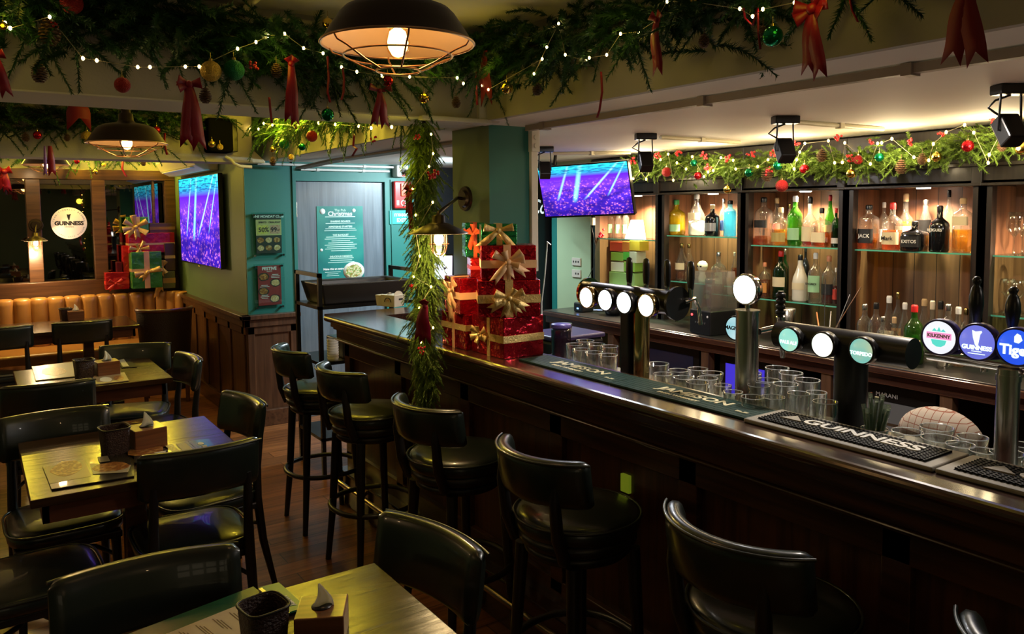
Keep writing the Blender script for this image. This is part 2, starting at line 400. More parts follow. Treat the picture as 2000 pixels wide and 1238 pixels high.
# door leaf with hinges, poster on it
d = thing('door_1', 'grey blue wood grain door with a Christmas menu poster', 'door', (2.58, 6.30, 0)); d['kind'] = 'structure'
del d['category']
MB().bx(2.19, 2.967, 6.285, 6.325, 0.0, 1.945).build('door_leaf', woodmat('grey_door_wood', (0.09, 0.112, 0.14), (0.15, 0.18, 0.215), 'Z', 0.4, 0.2, 1.0), d, True, bevel=0.002)
for z in (1.72, 0.98): MB().bx(2.175, 2.20, 6.268, 6.286, z-0.06, z+0.06).cyl((2.192, 6.268, z-0.06), (2.192, 6.268, z+0.06), 0.007).build('hinge', M_STEEL, d, True)
# dado panelling on the divider
b = MB()
b.bx(1.755, 1.78, 6.255, 8.79, 0.0, 0.86); b.bx(1.755, 2.165, 6.235, 6.262, 0.0, 0.86)
b.bx(1.71, 1.78, 6.19, 8.79, 0.86, 0.895); b.bx(1.71, 2.18, 6.19, 6.262, 0.86, 0.895)
b.bx(1.73, 1.78, 6.21, 8.79, 0.80, 0.86); b.bx(1.73, 2.17, 6.21, 6.262, 0.80, 0.86)
y = 6.27
for k in range(7): b.bx(1.742, 1.756, y, y+0.07, 0.12, 0.80); y += 0.40
b.bx(1.742, 1.756, 6.24, 8.79, 0.74, 0.80)
for x in (1.76, 2.10): b.bx(x, x+0.055, 6.222, 6.236, 0.12, 0.80)
b.bx(1.76, 2.155, 6.222, 6.236, 0.74, 0.80)
o = b.build('trim_5', M_DADO, bevel=0.004); recentre(o); struct(o)
b = MB(); b.bx(1.725, 1.757, 6.215, 8.79, 0, 0.13); b.bx(1.725, 2.165, 6.205, 6.236, 0, 0.13)
o = b.build('baseboard_divider', M_DADOH, bevel=0.006); recentre(o); struct(o)
# back wall: dark wood framed mirrors
b = MB(); yb = 8.80; XF = 1.78
b.bx(-2.3, XF, yb-0.07, yb, 2.03, 2.13)
b.bx(-2.3, XF, yb-0.09, yb, 0.90, 1.05)
for x0, x1 in ((XF-0.10, XF), (1.012, 1.13), (0.455, 0.575), (-0.12, 0.0), (-0.7, -0.58), (-1.3, -1.18), (-1.9, -1.78)): b.bx(x0, x1, yb-0.065, yb, 1.05, 2.03)
b.bx(1.565, 1.585, yb-0.05, yb, 1.05, 2.03)
o = b.build('window_1', woodmat('brown_frame_wood', (.05, .02, .009), (.12, .052, .024), 'X', .35, .2), bevel=0.005); recentre(o); struct(o)
M_MIRROR = mat('dark_mirror', (0.26, 0.22, 0.2), 0.015, 1.0)
o = MB().bx(-2.29, XF-0.02, yb-0.012, yb-0.006, 1.03, 2.04).build('window_2', M_MIRROR); recentre(o); struct(o)
# green plastered pier at the left end of the shelving
slab('wall_bar', 4.12, 4.5, 4.88, 5.32, 0.0, ZC, M_GREENL)
slab('wall_bar', 4.14, 4.5, 5.32, 5.42, 0.0, ZC, M_TEAL)  # less lit stretch of the pier; its shade put into a darker teal
# pillar that carries the beams
pl = slab('trim_6', 2.03, 2.262, 3.14, 3.48, 0, ZC, M_TEAL)
pl.data.materials.append(M_TEAL_LIT)
for p in pl.data.polygons:
    if p.normal.x < -0.5: p.material_index = 1  # yellow light on the dining side is put into this face's colour
# the low front windows of the room, behind the photographer: lit shop front lattice seen only in the mirrors
for i in range(3):
    for j in range(3):
        x = -1.9 + i*0.5; z = 1.0 + j*0.35
        o = MB().bx(x, x+0.38, -2.40, -2.385, z, z+0.26).build('window_3', glow('street_lit_pane', (1.0, 0.8, 0.5), .35)); recentre(o); struct(o)

# ---- conduits, trunking
def tubething(name, pts, r, m, label, cat, group=None, n=8, parts=None):
    o = MB().tube(pts, r, n).build(name, m); recentre(o); return tag(o, label, cat, group)
b = MB(); b.bx(2.175, 2.205, -1.5, 3.05, ZC-0.03, ZC-0.004)
for y in (2.9, 1.95, 1.2, 0.5): b.bx(2.165, 2.215, y, y+0.03, ZC-0.036, ZC-0.002)
tag(recentre(b.build('cable_trunking', mat('grey_trunking', (0.36, 0.30, 0.26), 0.5))), 'long grey cable trunking running along the bar ceiling beside the soffit', 'trunking')
b = MB(); b.bx(1.89, 2.0, 3.0, 3.12, 2.09, 2.21); b.bx(1.60, 1.95, 2.99, 3.03, 2.085, 2.105)
tag(recentre(b.build('junction_box', M_BEAMW, bevel=0.004)), 'cream junction box where the two beams meet above the pillar', 'junction box')
b = MB(); b.bx(2.262, 2.30, 3.12, 3.15, 1.40, 2.07); b.bx(2.258, 2.305, 3.11, 3.15, 1.98, 2.09)
for z in (2.05, 2.01): b.cyl((2.281, 3.111, z), (2.281, 3.105, z), 0.012, n=12)
tag(recentre(b.build('socket_trunking', M_WHITE, bevel=0.002)), 'white vertical socket trunking on the right edge of the pillar', 'trunking')
p0, p1 = at(517, 318, Y=6.2), at(775, 330, Y=6.2)
for k, (dz, x1) in enumerate(((0.0, 3.03), (-0.035, 3.0))):
    b = MB(); b.tube([(1.87+0.35*k, 6.2+0.02*k, 2.075+dz), (x1, 6.2+0.02*k, 2.075+dz)], 0.010, 8)
    for x in (2.35, 2.75): b.tube([(x, 6.2+0.02*k, 2.075+dz), (x+0.025, 6.2+0.02*k, 2.075+dz)], 0.014, 8)
    tag(recentre(b.build('conduit', M_WHITE)), ('upper' if k == 0 else 'lower')+' of two white conduits along the top of the door wall', 'conduit')
b = MB()
for k in range(4): b.tube([(2.15+0.02*k, 6.12, 2.045), (2.22+0.03*k, 5.6, 2.078), (2.27+.025*k, 4.6, 2.085), (2.33+.02*k, 3.5, 2.085)], 0.010, 6)
tag(recentre(b.build('cable_bundle', mat('grey_cables', (0.32, 0.27, 0.24), 0.5))), 'bundle of grey cables running over the passage ceiling from the door to the pillar', 'cables')
b = MB(); b.tube([at(440, 306, Y=5.99), at(452, 312, Y=5.97), at(458, 320, Y=5.95), at(470, 325, Y=5.94), at(492, 326, Y=5.93)], 0.012, 8)
tag(recentre(b.build('drain_pipe', M_WHITE)), 'short bent white pipe under the black loudspeaker at the wall corner', 'pipe')
for (a, c, nm) in (((1080, 300, 1232, 298), 0, 'left of the nearer end of the shelving garland'), ((1548, 238, 1725, 252), 1, 'beside the middle spotlight'), ((1290, 268, 1445, 278), 2, 'beside the second spotlight')):
    q0 = at(a[0], a[1], z=2.088); q1 = at(a[2], a[3], z=2.088)
    b = MB().tube([q0, q1], 0.011, 8); mid = (q0+q1)/2; b.bx(mid.x-.015, mid.x+.015, mid.y-.015, mid.y+.015, 2.074, 2.1)
    tag(recentre(b.build('conduit', M_CREAM)), 'cream conduit on the bar ceiling '+nm, 'conduit')
b = MB(); q = [at(655, 0, z=ZD-0.02), at(560, 20, z=ZD-0.02)]
b.tube([at(300, -6, Y=2.9), at(430, 28, Y=2.97), at(470, 34, Y=2.98)], 0.013, 8); b.tube([at(470, 34, Y=2.98), at(640, 48, Y=2.98)], 0.011, 8)
tag(recentre(b.build('conduit', M_CREAM)), 'cream conduit along the top of the cross beam above the fir garland', 'conduit')
b = MB(); c = at(462, 32, Y=2.97); b.bx(c.x-.06, c.x+.06, c.y-.04, c.y+.04, c.z-.03, c.z+.03)
b.tube([c, at(505, -6, z=ZD-0.015)], 0.012)
tag(recentre(b.build('junction_box', M_CREAM, bevel=0.003)), 'cream ceiling junction box at the top of the cross beam left of the big lamp', 'junction box')
b = MB(); b.prism([(1.675, 2.075), (1.90, 2.075), (1.90, 2.09), (1.78, 2.20), (1.675, 2.24)], 0, 0.16, Matrix(((1,0,0,0),(0,0,-1,6.26),(0,1,0,0),(0,0,0,1))))
tag(recentre(b.build('trunking_cover', M_CREAM, bevel=0.004)), 'cream sloped trunking cover at the top of the teal wall corner', 'trunking')

# ================================================================== the bar
Y0, Y1, XB = -1.6, 4.37, 1.672
bar = thing('bar_counter', 'long dark wooden bar with a moulded edge and panelled front', 'bar counter', (1.85, 1.4, 0))
b = MB()     # top with rounded nose (profile swept along Y) plus the far return
prof = []
for k in range(9):
    t = -PI/2 + PI*k/8; prof.append((XB+0.018-math.cos(t)*0.018, 1.082+math.sin(t)*0.018))
prof = [(XB+.02, 1.064)] + prof[1:-1] + [(XB+.02, 1.10)]
poly = prof + [(1.965, 1.10), (1.965, 1.064)]
SW = Matrix(((1,0,0,0),(0,0,-1,0),(0,1,0,0),(0,0,0,1)))
b.prism(poly, -Y1, -Y0, SW)
b.bx(1.965, 2.75, 4.16, Y1+0.06, 1.064, 1.10); b.bx(1.70, 1.965, Y1, Y1+0.06, 1.064, 1.10)
b.build('countertop', M_BARTOP, bar, True)
b = MB()     # stepped cornice
for (x, z0, z1) in ((1.70, 1.035, 1.064), (1.715, 1.02, 1.035), (1.735, 0.965, 1.02), (1.725, 0.955, 0.965), (1.755, 0.94, 0.955)): b.bx(x, 1.82, Y0, Y1-0.03, z0, z1)
b.build('cornice', M_BAR, bar, True, bevel=0.004)
b = MB(); b.bx(1.80, 1.955, Y0, Y1-0.05, 0, 1.06); b.bx(1.955, 2.7, 4.20, Y1-0.05, 0, 1.06)
b.build('front_panel', M_BARZ, bar, True)
b = MB()
b.bx(1.775, 1.802, Y0, Y1-0.05, 0.86, 0.94); b.bx(1.775, 1.802, Y0, Y1-0.05, 0.20, 0.30)
y = Y1-0.12
while y > Y0: b.bx(1.775, 1.802, y, y+0.075, 0.25, 0.94); y -= 0.66
b.build('panel_frame', M_BAR, bar, True, bevel=0.004)
b = MB(); b.bx(1.73, 1.80, Y0, Y1-0.04, 0, 0.19); b.bx(1.715, 1.80, Y0, Y1-0.04, 0.19, 0.205)
b.build('plinth', M_BARTOP, bar, True, bevel=0.004)
b = MB(); b.tube([(1.665, Y0, 0.17), (1.665, Y1-0.1, 0.17)], 0.014, 10)
for k in range(8): b.tube([(1.665, 4.0-k*.72, 0.17), (1.73, 4.0-k*.72, 0.12)], 0.009, 8)
b.build('foot_rail', mat('worn_steel_rail', (0.45, 0.36, 0.25), 0.25, 1.0), bar, True)
b = MB(); b.bx(1.955, 2.40, Y0, 3.10, 0.955, 0.985); b.bx(1.955, 1.98, Y0, 3.10, 0.6, 0.96)
b.build('glass_ledge', M_STEEL, bar, True)
MB().bx(1.98, 2.38, Y0, 3.10, 0.0, 0.955).build('under_counter', M_BLACKM, bar, True)
c = at(1225, 943, X=1.80)
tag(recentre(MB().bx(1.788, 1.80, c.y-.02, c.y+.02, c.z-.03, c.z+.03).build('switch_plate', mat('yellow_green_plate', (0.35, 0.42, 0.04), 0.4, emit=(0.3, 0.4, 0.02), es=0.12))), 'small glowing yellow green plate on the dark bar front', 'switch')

# rubber bar mats
def bar_mat(y0, y1, kind, label, group):
    xa, xb = 1.785, 1.93
    t = thing('bar_mat', label, 'bar mat', ((xa+xb)/2, (y0+y1)/2, 1.10), 0, group)
    if kind == 'g':
        MB().bx(xa, xb, y0, y1, 1.1003, 1.108).build('mat_base', M_MATG, t, True, bevel=0.002)
        yc = (y0+y1)/2 - 0.02
        lettering('JAMESON', 0.060, frame((1.868, yc, 1.1085), 'top'), M_CREAMTXT, t, bold=0.0015, sx=1.15, ext=0.001)
        lettering('IRISH WHISKEY', 0.020, frame((1.823, yc+0.03, 1.1085), 'top'), M_CREAMTXT, t, bold=0.0008, sx=1.25)
        lettering('=-=', 0.03, frame((1.83, y0+0.05, 1.1085), 'top'), M_CREAMTXT, t, bold=0.001)
        b = MB()
        for k in range(7):
            x = xa+0.012+k*0.02; b.bx(x, x+0.002, y0+.006, y1-.006, 1.108, 1.1086)
        b.build('ribbing', M_MATG, t, True)
    else:
        MB().bx(xa-0.015, xb+0.012, y0, y1, 1.1003, 1.112).build('border', M_MATB, t, True, bevel=0.004)
        MB().bx(xa+0.008, xb-0.012, y0+0.03, y1-0.03, 1.111, 1.1135).build('grid_bed', M_MATK, t, True)
        b = MB(); ny = int((y1-y0-0.06)/0.0125)
        for i in range(ny):
            yy = y0+0.03+i*0.0125; b.bx(xa+0.008, xb-0.012, yy, yy+0.004, 1.1135, 1.117)
        for i in range(10):
            x = xa+0.012+i*0.0125; b.bx(x, x+0.004, y0+.03, y1-.03, 1.1135, 1.117)
        b.build('rubber_grid', M_MATK, t, True)
        yc = (y0+y1)/2-0.03
        MB().prism([(-0.03,-0.02),(0.035,-0.016),(-0.005,0.025)], 0, 0.004, frame((1.86, y1-0.10, 1.116), 'top')).build('harp_badge', M_MATB, t, True)
        lettering('GUINNESS', 0.062, frame((1.862, yc, 1.1175), 'top'), mat('grey_white_print', (0.8, 0.78, 0.72), 0.5), t, bold=0.0018, sx=1.12, ext=0.0015)
bar_mat(2.02, 2.56, 'g', 'dark green rubber bar mat lettered JAMESON, the one beside the red gift boxes', 'green lettered bar mats')
bar_mat(1.44, 2.015, 'g', 'dark green rubber bar mat lettered JAMESON, the one nearer the black grid mats', 'green lettered bar mats')
bar_mat(0.905, 1.435, 'k', 'black grid bar mat with grey border lettered GUINNESS, whole in view', 'black grid bar mats')
bar_mat(0.365, 0.90, 'k', 'black grid bar mat with grey border, cut by the right edge of the view', 'black grid bar mats')

# ================================================================== shelving behind the bar
LOWZ = {0: 1.10, 1: 1.185, 2: 1.125, 3: None, 4: 1.165}
UPZ = {0: 1.472, 1: 1.511, 2: 1.465, 3: 1.463, 4: 1.46}
BN = ['leftmost shelving unit behind the bar, under the bar television, holding tea boxes', 'dark wooden shelving unit with the yellow and blue gin bottles', 'dark wooden shelving unit with green bottles on both glass shelves',
      'dark wooden shelving unit with one glass shelf of whiskey bottles above the open counter', 'rightmost dark wooden shelving unit with wine glasses']
XC, XCB = 4.12, 4.42
CABS = []
for i, (ya, yb) in enumerate(BAYS):
    t = thing('shelf_cabinet', BN[i], 'shelf cabinet', (4.27, (ya+yb)/2, 0.9), 0, 'lit shelving units behind the bar'); CABS.append(t)
    lo = 0.045
    b = MB(); b.bx(XC, XC+0.05, yb, yb+lo, 0.9, 1.81); b.bx(XC, XC+0.30, yb, yb+0.02, 0.9, 1.81); b.build('side_post', M_CAB, t, True)
    b = MB(); b.bx(XC, XC+0.05, ya-lo, ya, 0.9, 1.81); b.bx(XC, XC+0.30, ya-0.02, ya, 0.9, 1.81); b.build('side_post', M_CAB, t, True)
    b = MB(); b.bx(XC+0.05, XCB, yb+0.02, yb+0.024, 0.9, 1.8); b.bx(XC+0.05, XCB, ya-0.024, ya-0.02, 0.9, 1.8); b.bx(XCB, XCB+0.02, yb, ya, 0.9, 1.81)
    b.build('back_panel', M_CABIN, t, True)
    b = MB(); b.bx(XC, XCB+.02, yb, ya, 1.805, 1.83); b.bx(XC-0.02, XC+0.02, yb, ya, 1.80, 1.815); b.bx(XC, XC+0.04, yb, ya, 1.81, 1.90)
    b.bx(XC-0.035, XC+0.05, yb, ya, 1.895, 1.915); b.bx(XC-0.015, XC+.05, yb, yb+0.05, 1.81, 1.90); b.bx(XC, XC+.05, yb, ya, 1.915, 2.09)
    b.build('header', M_CAB, t, True, bevel=0.003)
    for z in (UPZ[i], LOWZ[i]):
        if z is None: continue
        g = MB().bx(XC+0.03, XCB-0.003, yb+0.03, ya-0.03, z-0.008, z).build('glass_shelf', M_SHELFG, t, True)
        MB().bx(XC+0.027, XC+0.03, yb+0.03, ya-0.03, z-0.008, z).build('shelf_edge', M_GLEDGE, g)
        e = g.children[0]; Mi = rootM(t).inverted(); e.data.transform(Mi)
    MB().cyl((4.26, (ya+yb)/2, 1.797), (4.26, (ya+yb)/2, 1.804), 0.035, n=20).build('downlight', glow('downlight_glow', (1, 0.85, 0.65), 14), t, True)
# back counter
t = thing('back_counter', 'long black back counter with a wooden nosing behind the bar', 'back counter', (4.0, 2.0, 0))
b = MB(); b.bx(3.77, 4.5, -1.2, 5.05, 0.865, 0.9)
b.build('worktop', mat('black_stone', (0.022, 0.021, 0.02), 0.28, noise=0.4, nscale=80), t, True, bevel=0.004)
b = MB(); b.bx(3.755, 3.775, -1.2, 5.05, 0.86, 0.893); b.bx(3.79, 3.83, -1.2, 5.05, 0.80, 0.86)
b.build('nosing', M_BARTOP, t, True, bevel=0.005)
for y in (4.95, 4.25, 3.36, 2.50, 1.86, 1.0, 0.1): MB().bx(3.80, 3.86, y, y+0.06, 0, 0.86).build('post', woodmat('brown_post_wood', (0.06, 0.03, 0.015), (0.14, 0.07, 0.035), 'Z', 0.4), t, True, bevel=0.002)
b = MB(); b.bx(4.44, 4.48, -1.2, 5.05, 0, 0.86); b.bx(3.82, 4.45, -1.2, 5.05, 0.05, 0.07)
b.build('under_shelf', M_BLACK, t, True)
# fridges under it
def fridge(y0, y1, label, glowc, gs, txt=None):
    f = thing('under_counter_fridge', label, 'fridge', (4.1, (y0+y1)/2, 0.07))
    MB().bx(3.87, 4.42, y0, y1, 0.072, 0.83).build('body', M_BLACK, f, True)
    MB().bx(3.85, 3.87, y0, y1, 0.09, 0.80).build('door_frame', M_BLACKM, f, True, bevel=0.004)
    MB().bx(3.846, 3.851, y0+0.05, y1-0.05, 0.16, 0.74 if not txt else .70).build('door_glass', mat('fridge_glass_'+str(round(y0, 1)), (0.02, 0.02, 0.03), 0.1, emit=glowc, es=gs), f, True)
    if txt:
        lettering(txt, 0.032, frame((3.845, (y0+y1)/2, 0.735), '-X'), mat('dim_print', (.35, .35, .35), .5), f)
        b = MB()
        for z in (0.30, 0.45, 0.58): b.bx(3.843, 3.8465, y0+0.06, y1-0.06, z, z+0.015)
        b.build('shelf_rail', M_STEEL, f, True)
fridge(2.92, 3.31, 'black bar fridge with a blue lit door under the back counter', (0.05, 0.03, 0.6), 0.5)
fridge(1.96, 2.46, 'black bar fridge with a white brand word and pale shelves behind its door', (0.25, 0.22, 0.18), 0.12, 'MARANI')
fridge(3.48, 4.18, 'dark storage fridge under the back counter behind the gold tap column', (0.01, 0.01, 0.05), 0.05)

# ================================================================== chairs, stools, tables, bench
def arc_pad(R, a, h, t, z0, lean=0.0, n=26, ns=14, cy=None):
    """padded curved back: arc of radius R about (0, cy), half angle a, open towards +Y"""
    cy = R if cy is None else cy; b = MB(); vs = []
    for i in range(n+1):
        u = -1+2*i/n; ang = u*a; e = max(0.0, (abs(u)-0.86)/0.14); k = math.sqrt(max(0.0, 1-e*e)); k = max(k, 0.12)
        for j in range(ns):
            q = 2*PI*j/ns; cq, sq = math.cos(q), math.sin(q)
            rr = math.copysign(abs(cq)**0.65, cq)*t/2*k; zz = math.copysign(abs(sq)**0.55, sq)*h/2*(0.82+0.18*k)
            r = R+rr; z = z0+zz; off = -lean*(zz/h)
            vs.append((r*math.sin(ang), cy-r*math.cos(ang)+off, z))
    fs = []
    for i in range(n):
        for j in range(ns): fs.append((i*ns+j, i*ns+(j+1) % ns, (i+1)*ns+(j+1) % ns, (i+1)*ns+j))
    b.add(vs, fs, 0, True); b.add(vs, [tuple(range(ns))[::-1], tuple(n*ns+j for j in range(ns))], 0, False)
    return b
def arc_pts(R, a, z, cy, n=24, dy=0.0):
    return [(R*math.sin(-a+2*a*i/n), cy-R*math.cos(-a+2*a*i/n)+dy, z) for i in range(n+1)]
def cushion(w, d, t, z0, p=4.0, n=40, dome=0.35):
    b = MB(); prof = [(0.0, 0), (0.93, 0.0), (0.985, 0.12), (1.0, 0.4), (0.985, 0.7), (0.93, 0.88), (0.8, 0.97), (0.5, 1.0+dome*0.3), (0.0, 1.0+dome*0.4)]
    vs = []
    for s, z in prof:
        for i in range(n):
            q = 2*PI*i/n; c, sn = math.cos(q), math.sin(q)
            vs.append((math.copysign(abs(c)**(2/p), c)*w/2*s, math.copysign(abs(sn)**(2/p), sn)*d/2*s, z0+z*t))
    fs = []
    for j in range(len(prof)-1):
        for i in range(n): fs.append((j*n+i, j*n+(i+1) % n, (j+1)*n+(i+1) % n, (j+1)*n+i))
    return b.add(vs, fs, 0, True)
def ring_pts(w, d, z, p=4.0, n=40):
    return [(math.copysign(abs(math.cos(2*PI*i/n))**(2/p), math.cos(2*PI*i/n))*w/2, math.copysign(abs(math.sin(2*PI*i/n))**(2/p), math.sin(2*PI*i/n))*d/2, z) for i in range(n)]
def make_chair(label):
    t = thing('dining_chair', label, 'chair', (0, 0, 0), 0, 'black leather dining chairs')
    cushion(0.42, 0.41, 0.065, 0.405).build('seat', M_LEATHER, t)
    b = MB().tube(ring_pts(0.425, 0.415, 0.455), 0.005, 6, closed=True); b.build('piping', M_LEATHER, t)
    b = MB(); b.bx(-.19, .19, -.18, .18, .375, .405); b.build('seat_frame', M_BLACKW, t, bevel=0.006)
    arc_pad(0.55, 0.40, 0.185, 0.052, 0.755, 0.03, cy=0.55-0.235).build('backrest', M_LEATHER, t)
    b = MB().tube(arc_pts(0.575, 0.385, 0.838, 0.55-0.235, dy=-0.012), 0.0045, 6); b.build('piping', M_LEATHER, t)
    for s in (-1, 1):
        MB().tube([(s*.175, .185, 0), (s*.17, .17, .2), (s*.165, .16, .40)], 0.018, 10, radii=[.013, .017, .02]).build('leg', M_BLACKW, t)
        MB().tube([(s*.185, -.255, 0), (s*.175, -.21, .22), (s*.17, -.19, .42), (s*.168, -.195, .56), (s*.165, -.218, .72)], 0.018, 10, radii=[.013, .018, .021, .018, .015]).build('leg', M_BLACKW, t)
    b = MB().tube([(-.17, .165, .30), (-.10, .05, .315), (0, .0, .32), (.10, .05, .315), (.17, .165, .30)], .009, 8)
    b.build('stretcher', M_BLACKW, t)
    MB().tube([(-.175, -.2, .30), (-.10, -.06, .33), (0, -.01, .335), (.10, -.06, .33), (.175, -.2, .30)], .009, 8).build('stretcher', M_BLACKW, t)
    return t
R_ = math.radians
CH = [
 (0.665, 3.215, 0, 'black chair with its back to the view, nearest side of the menu covered table'),
 (0.27, 3.69, 181, 'dark green leather chair on the far side of the menu covered table'),
 (0.80, 3.66, 99, 'black chair between the menu covered table and the bar stools'),
 (0.13, 3.13, -88, 'dining chair at the left edge of the view with only its leather seat showing'),
 (0.31, 1.85, 176, 'large nearest black leather chair back behind the green wine menu'),
 (0.77, 1.79, 101, 'black leather chair on the right side of the nearest table'),
 (0.31, 4.83, -4, 'black chair back to the view, before the table with open brochures'),
 (0.80, 5.42, 163, 'dark green leather dining chair facing the view behind the table with brochures'),
 (0.835, 4.96, 95, 'black leather dining chair beside the wood panelling, right of the table with brochures'),
 (0.73, 7.34, -4, 'black leather dining chair before the booth table, beside the dark tub armchair'),
 (0.17, 7.36, -2, 'black leather dining chair before the booth table, cut by the left edge of the view'),
]
ch0 = make_chair(CH[0][3]); ch0.location = (CH[0][0], CH[0][1], 0); ch0.rotation_euler = (0, 0, R_(CH[0][2]))
for x, y, a, l in CH[1:]: dup(ch0, (x, y, 0), R_(a), l)

def make_stool(label):
    t = thing('bar_stool', label, 'bar stool', (0, 0, 0), 0, 'black leather bar stools along the bar')
    cushion(0.40, 0.40, 0.065, 0.70, p=2.0).build('seat', M_LEATHER, t)
    MB().tube(ring_pts(0.405, 0.405, 0.748, 2.0), 0.005, 6, closed=True).build('piping', M_LEATHER, t)
    b = MB().lathe([(0.0, .66), (.175, .66), (.19, .672), (.19, .70), (0, .70)], 36); b.build('seat_frame', M_BLACKW, t)
    b = MB().lathe([(0.0, .625), (.16, .625), (.17, .635), (.17, .655), (.10, .66), (0, .66)], 36); b.build('swivel_ring', M_BLACKW, t)
    arc_pad(0.225, 1.05, 0.145, 0.052, 0.905, 0.02, cy=0.0, n=34).build('backrest', M_LEATHER, t)
    MB().tube(arc_pts(0.25, 1.02, 0.97, 0.0, dy=-0.008), 0.0045, 6).build('piping', M_LEATHER, t)
    for s in (-1, 1):
        MB().tube([(s*.155, .155, 0), (s*.140, .140, .25), (s*.125, .125, .635)], .017, 10, radii=[.014, .018, .022]).build('leg', M_BLACKW, t)
        MB().tube([(s*.165, -.165, 0), (s*.145, -.145, .25), (s*.125, -.125, .635)], .017, 10, radii=[.014, .018, .022]).build('leg', M_BLACKW, t)
        MB().tube([(s*.12, -.155, .66), (s*.125, -.185, .74), (s*.13, -.2, .86), (s*.13, -.195, .92)], .016, 8, radii=[.02, .02, .017, .014]).build('back_post', M_BLACKW, t)
    MB().tube(ring_pts(.40, .40, .30, 2.2), .0125, 8, closed=True).build('foot_ring', M_BLACKW, t)
    return t
ST = [(1.555, 4.12, -92, 'farthest bar stool, beside the wood panelled corner'), (1.555, 3.47, -86, 'second farthest bar stool, left of the hanging garland'),
      (1.555, 2.65, -84, 'bar stool right below the foot of the hanging garland'), (1.555, 1.91, -88, 'bar stool with a red glint on its backrest, right of the nearest chair'),
      (1.555, 1.17, -90, 'large bar stool at the lower right, blue light on its backrest and seat'), (1.555, 0.46, -100, 'nearest bar stool, only a corner of its backrest showing at the bottom right')]
st0 = make_stool(ST[0][3]); st0.location = (ST[0][0], ST[0][1], 0); st0.rotation_euler = (0, 0, R_(ST[0][2]))
for x, y, a, l in ST[1:]: dup(st0, (x, y, 0), R_(a), l)

def table(x0, x1, y0, y1, label, z=0.75):
    cx, cy = (x0+x1)/2, (y0+y1)/2
    t = thing('dining_table', label, 'table', (cx, cy, 0), 0, 'dark wooden dining tables')
    MB().bx(x0-cx, x1-cx, y0-cy, y1-cy, z-0.03, z).build('tabletop', M_TABLE, t, bevel=0.003)
    b = MB(); i = 0.035
    b.bx(x0-cx+i, x1-cx-i, y0-cy+i, y0-cy+i+.02, z-.10, z-.03); b.bx(x0-cx+i, x1-cx-i, y1-cy-i-.02, y1-cy-i, z-.10, z-.03)
    b.bx(x0-cx+i, x0-cx+i+.02, y0-cy+i, y1-cy-i, z-.10, z-.03); b.bx(x1-cx-i-.02, x1-cx-i, y0-cy+i, y1-cy-i, z-.10, z-.03)
    b.build('apron', M_TABLEEDGE, t)
    for px_ in ((0,) if x1-x0 < 1 else (-.4, .4)):
        MB().bx(px_-.04, px_+.04, -.04, .04, .03, z-.03).build('pedestal', M_TABLEEDGE, t, bevel=0.006)
        b = MB(); b.bx(px_-.26, px_+.26, -.035, .035, 0, .04); b.bx(px_-.035, px_+.035, -.26, .26, 0, .04); b.build('foot', M_BLACKM, t, bevel=.006)
    return t
table(0.12, 0.865, 1.17, 1.93, 'nearest dark wooden table at the bottom, holding the green wine menu')
table(0.125, 0.87, 3.02, 3.83, 'dark wooden table covered with food menus, beside the black tissue holder and basket')
table(0.18, 0.935, 4.84, 5.62, 'dark wooden table with open brochures in the middle distance at left')
table(-0.35, 1.17, 7.32, 8.08, 'long wooden table in front of the tan leather booth')

# tan leather booth along the back wall
t = thing('booth_bench', 'tan leather booth bench with a fluted back along the mirror wall', 'bench', (0.2, 8.4, 0))
b = MB(); x = -1.9; zt = 0.915
def flute(b, x0, y0, x1, y1, z0, z1, dep, nrm):
    """one padded channel from (x0,y0) to (x1,y1), bulging along nrm"""
    vs = []; n = 8; P0, P1, N = Vector((x0, y0, 0)), Vector((x1, y1, 0)), Vector(nrm)
    zz = [z0, z0+.03, z1-.06, z1-.02, z1, z1]; dd = [1, 1, 1, .8, .35, -0.8]
    for z, dk in zip(zz, dd):
        for i in range(n+1):
            u = i/n; bulge = math.sqrt(max(0, 1-(2*u-1)**2))**0.8
            p = P0.lerp(P1, u) + N*(dep*bulge*max(dk, 0.0) + min(dk, 0)*0.12); vs.append((p.x, p.y, z - (1-bulge)*0.012*(1 if dk < 1 else 0)))
    fs = [(j*(n+1)+i, j*(n+1)+i+1, (j+1)*(n+1)+i+1, (j+1)*(n+1)+i) for j in range(len(zz)-1) for i in range(n)]
    b.add(vs, fs, 0, True)
while x < 1.30:
    flute(b, x, 8.58, x+0.138, 8.58, .42, zt, .045, (0, -1, 0)); x += 0.138
xe = x; ang = 0
for k in range(4):      # curved end
    a0, a1 = k*R_(18), (k+1)*R_(18); Rr = 0.34
    p = lambda a: (xe+Rr*math.sin(a), 8.58-Rr*(1-math.cos(a)))
    am = (a0+a1)/2; flute(b, *p(a0), *p(a1), .42, zt, .035, (-math.sin(am), -math.cos(am), 0))
b.build('back_cushion', M_TAN, t, True)
b = MB(); b.bx(-1.9, 1.62, 8.59, 8.70, .1, .90); b.build('back_frame', M_DADO, t, True)
b = MB(); b.bx(-1.9, 1.6, 8.10, 8.60, .36, .46)
b.build('seat_cushion', M_TAN, t, True, bevel=0.03, bseg=4)
b = MB(); b.bx(-1.9, 1.6, 8.13, 8.60, 0, .36); b.build('base', M_TAN, t, True)
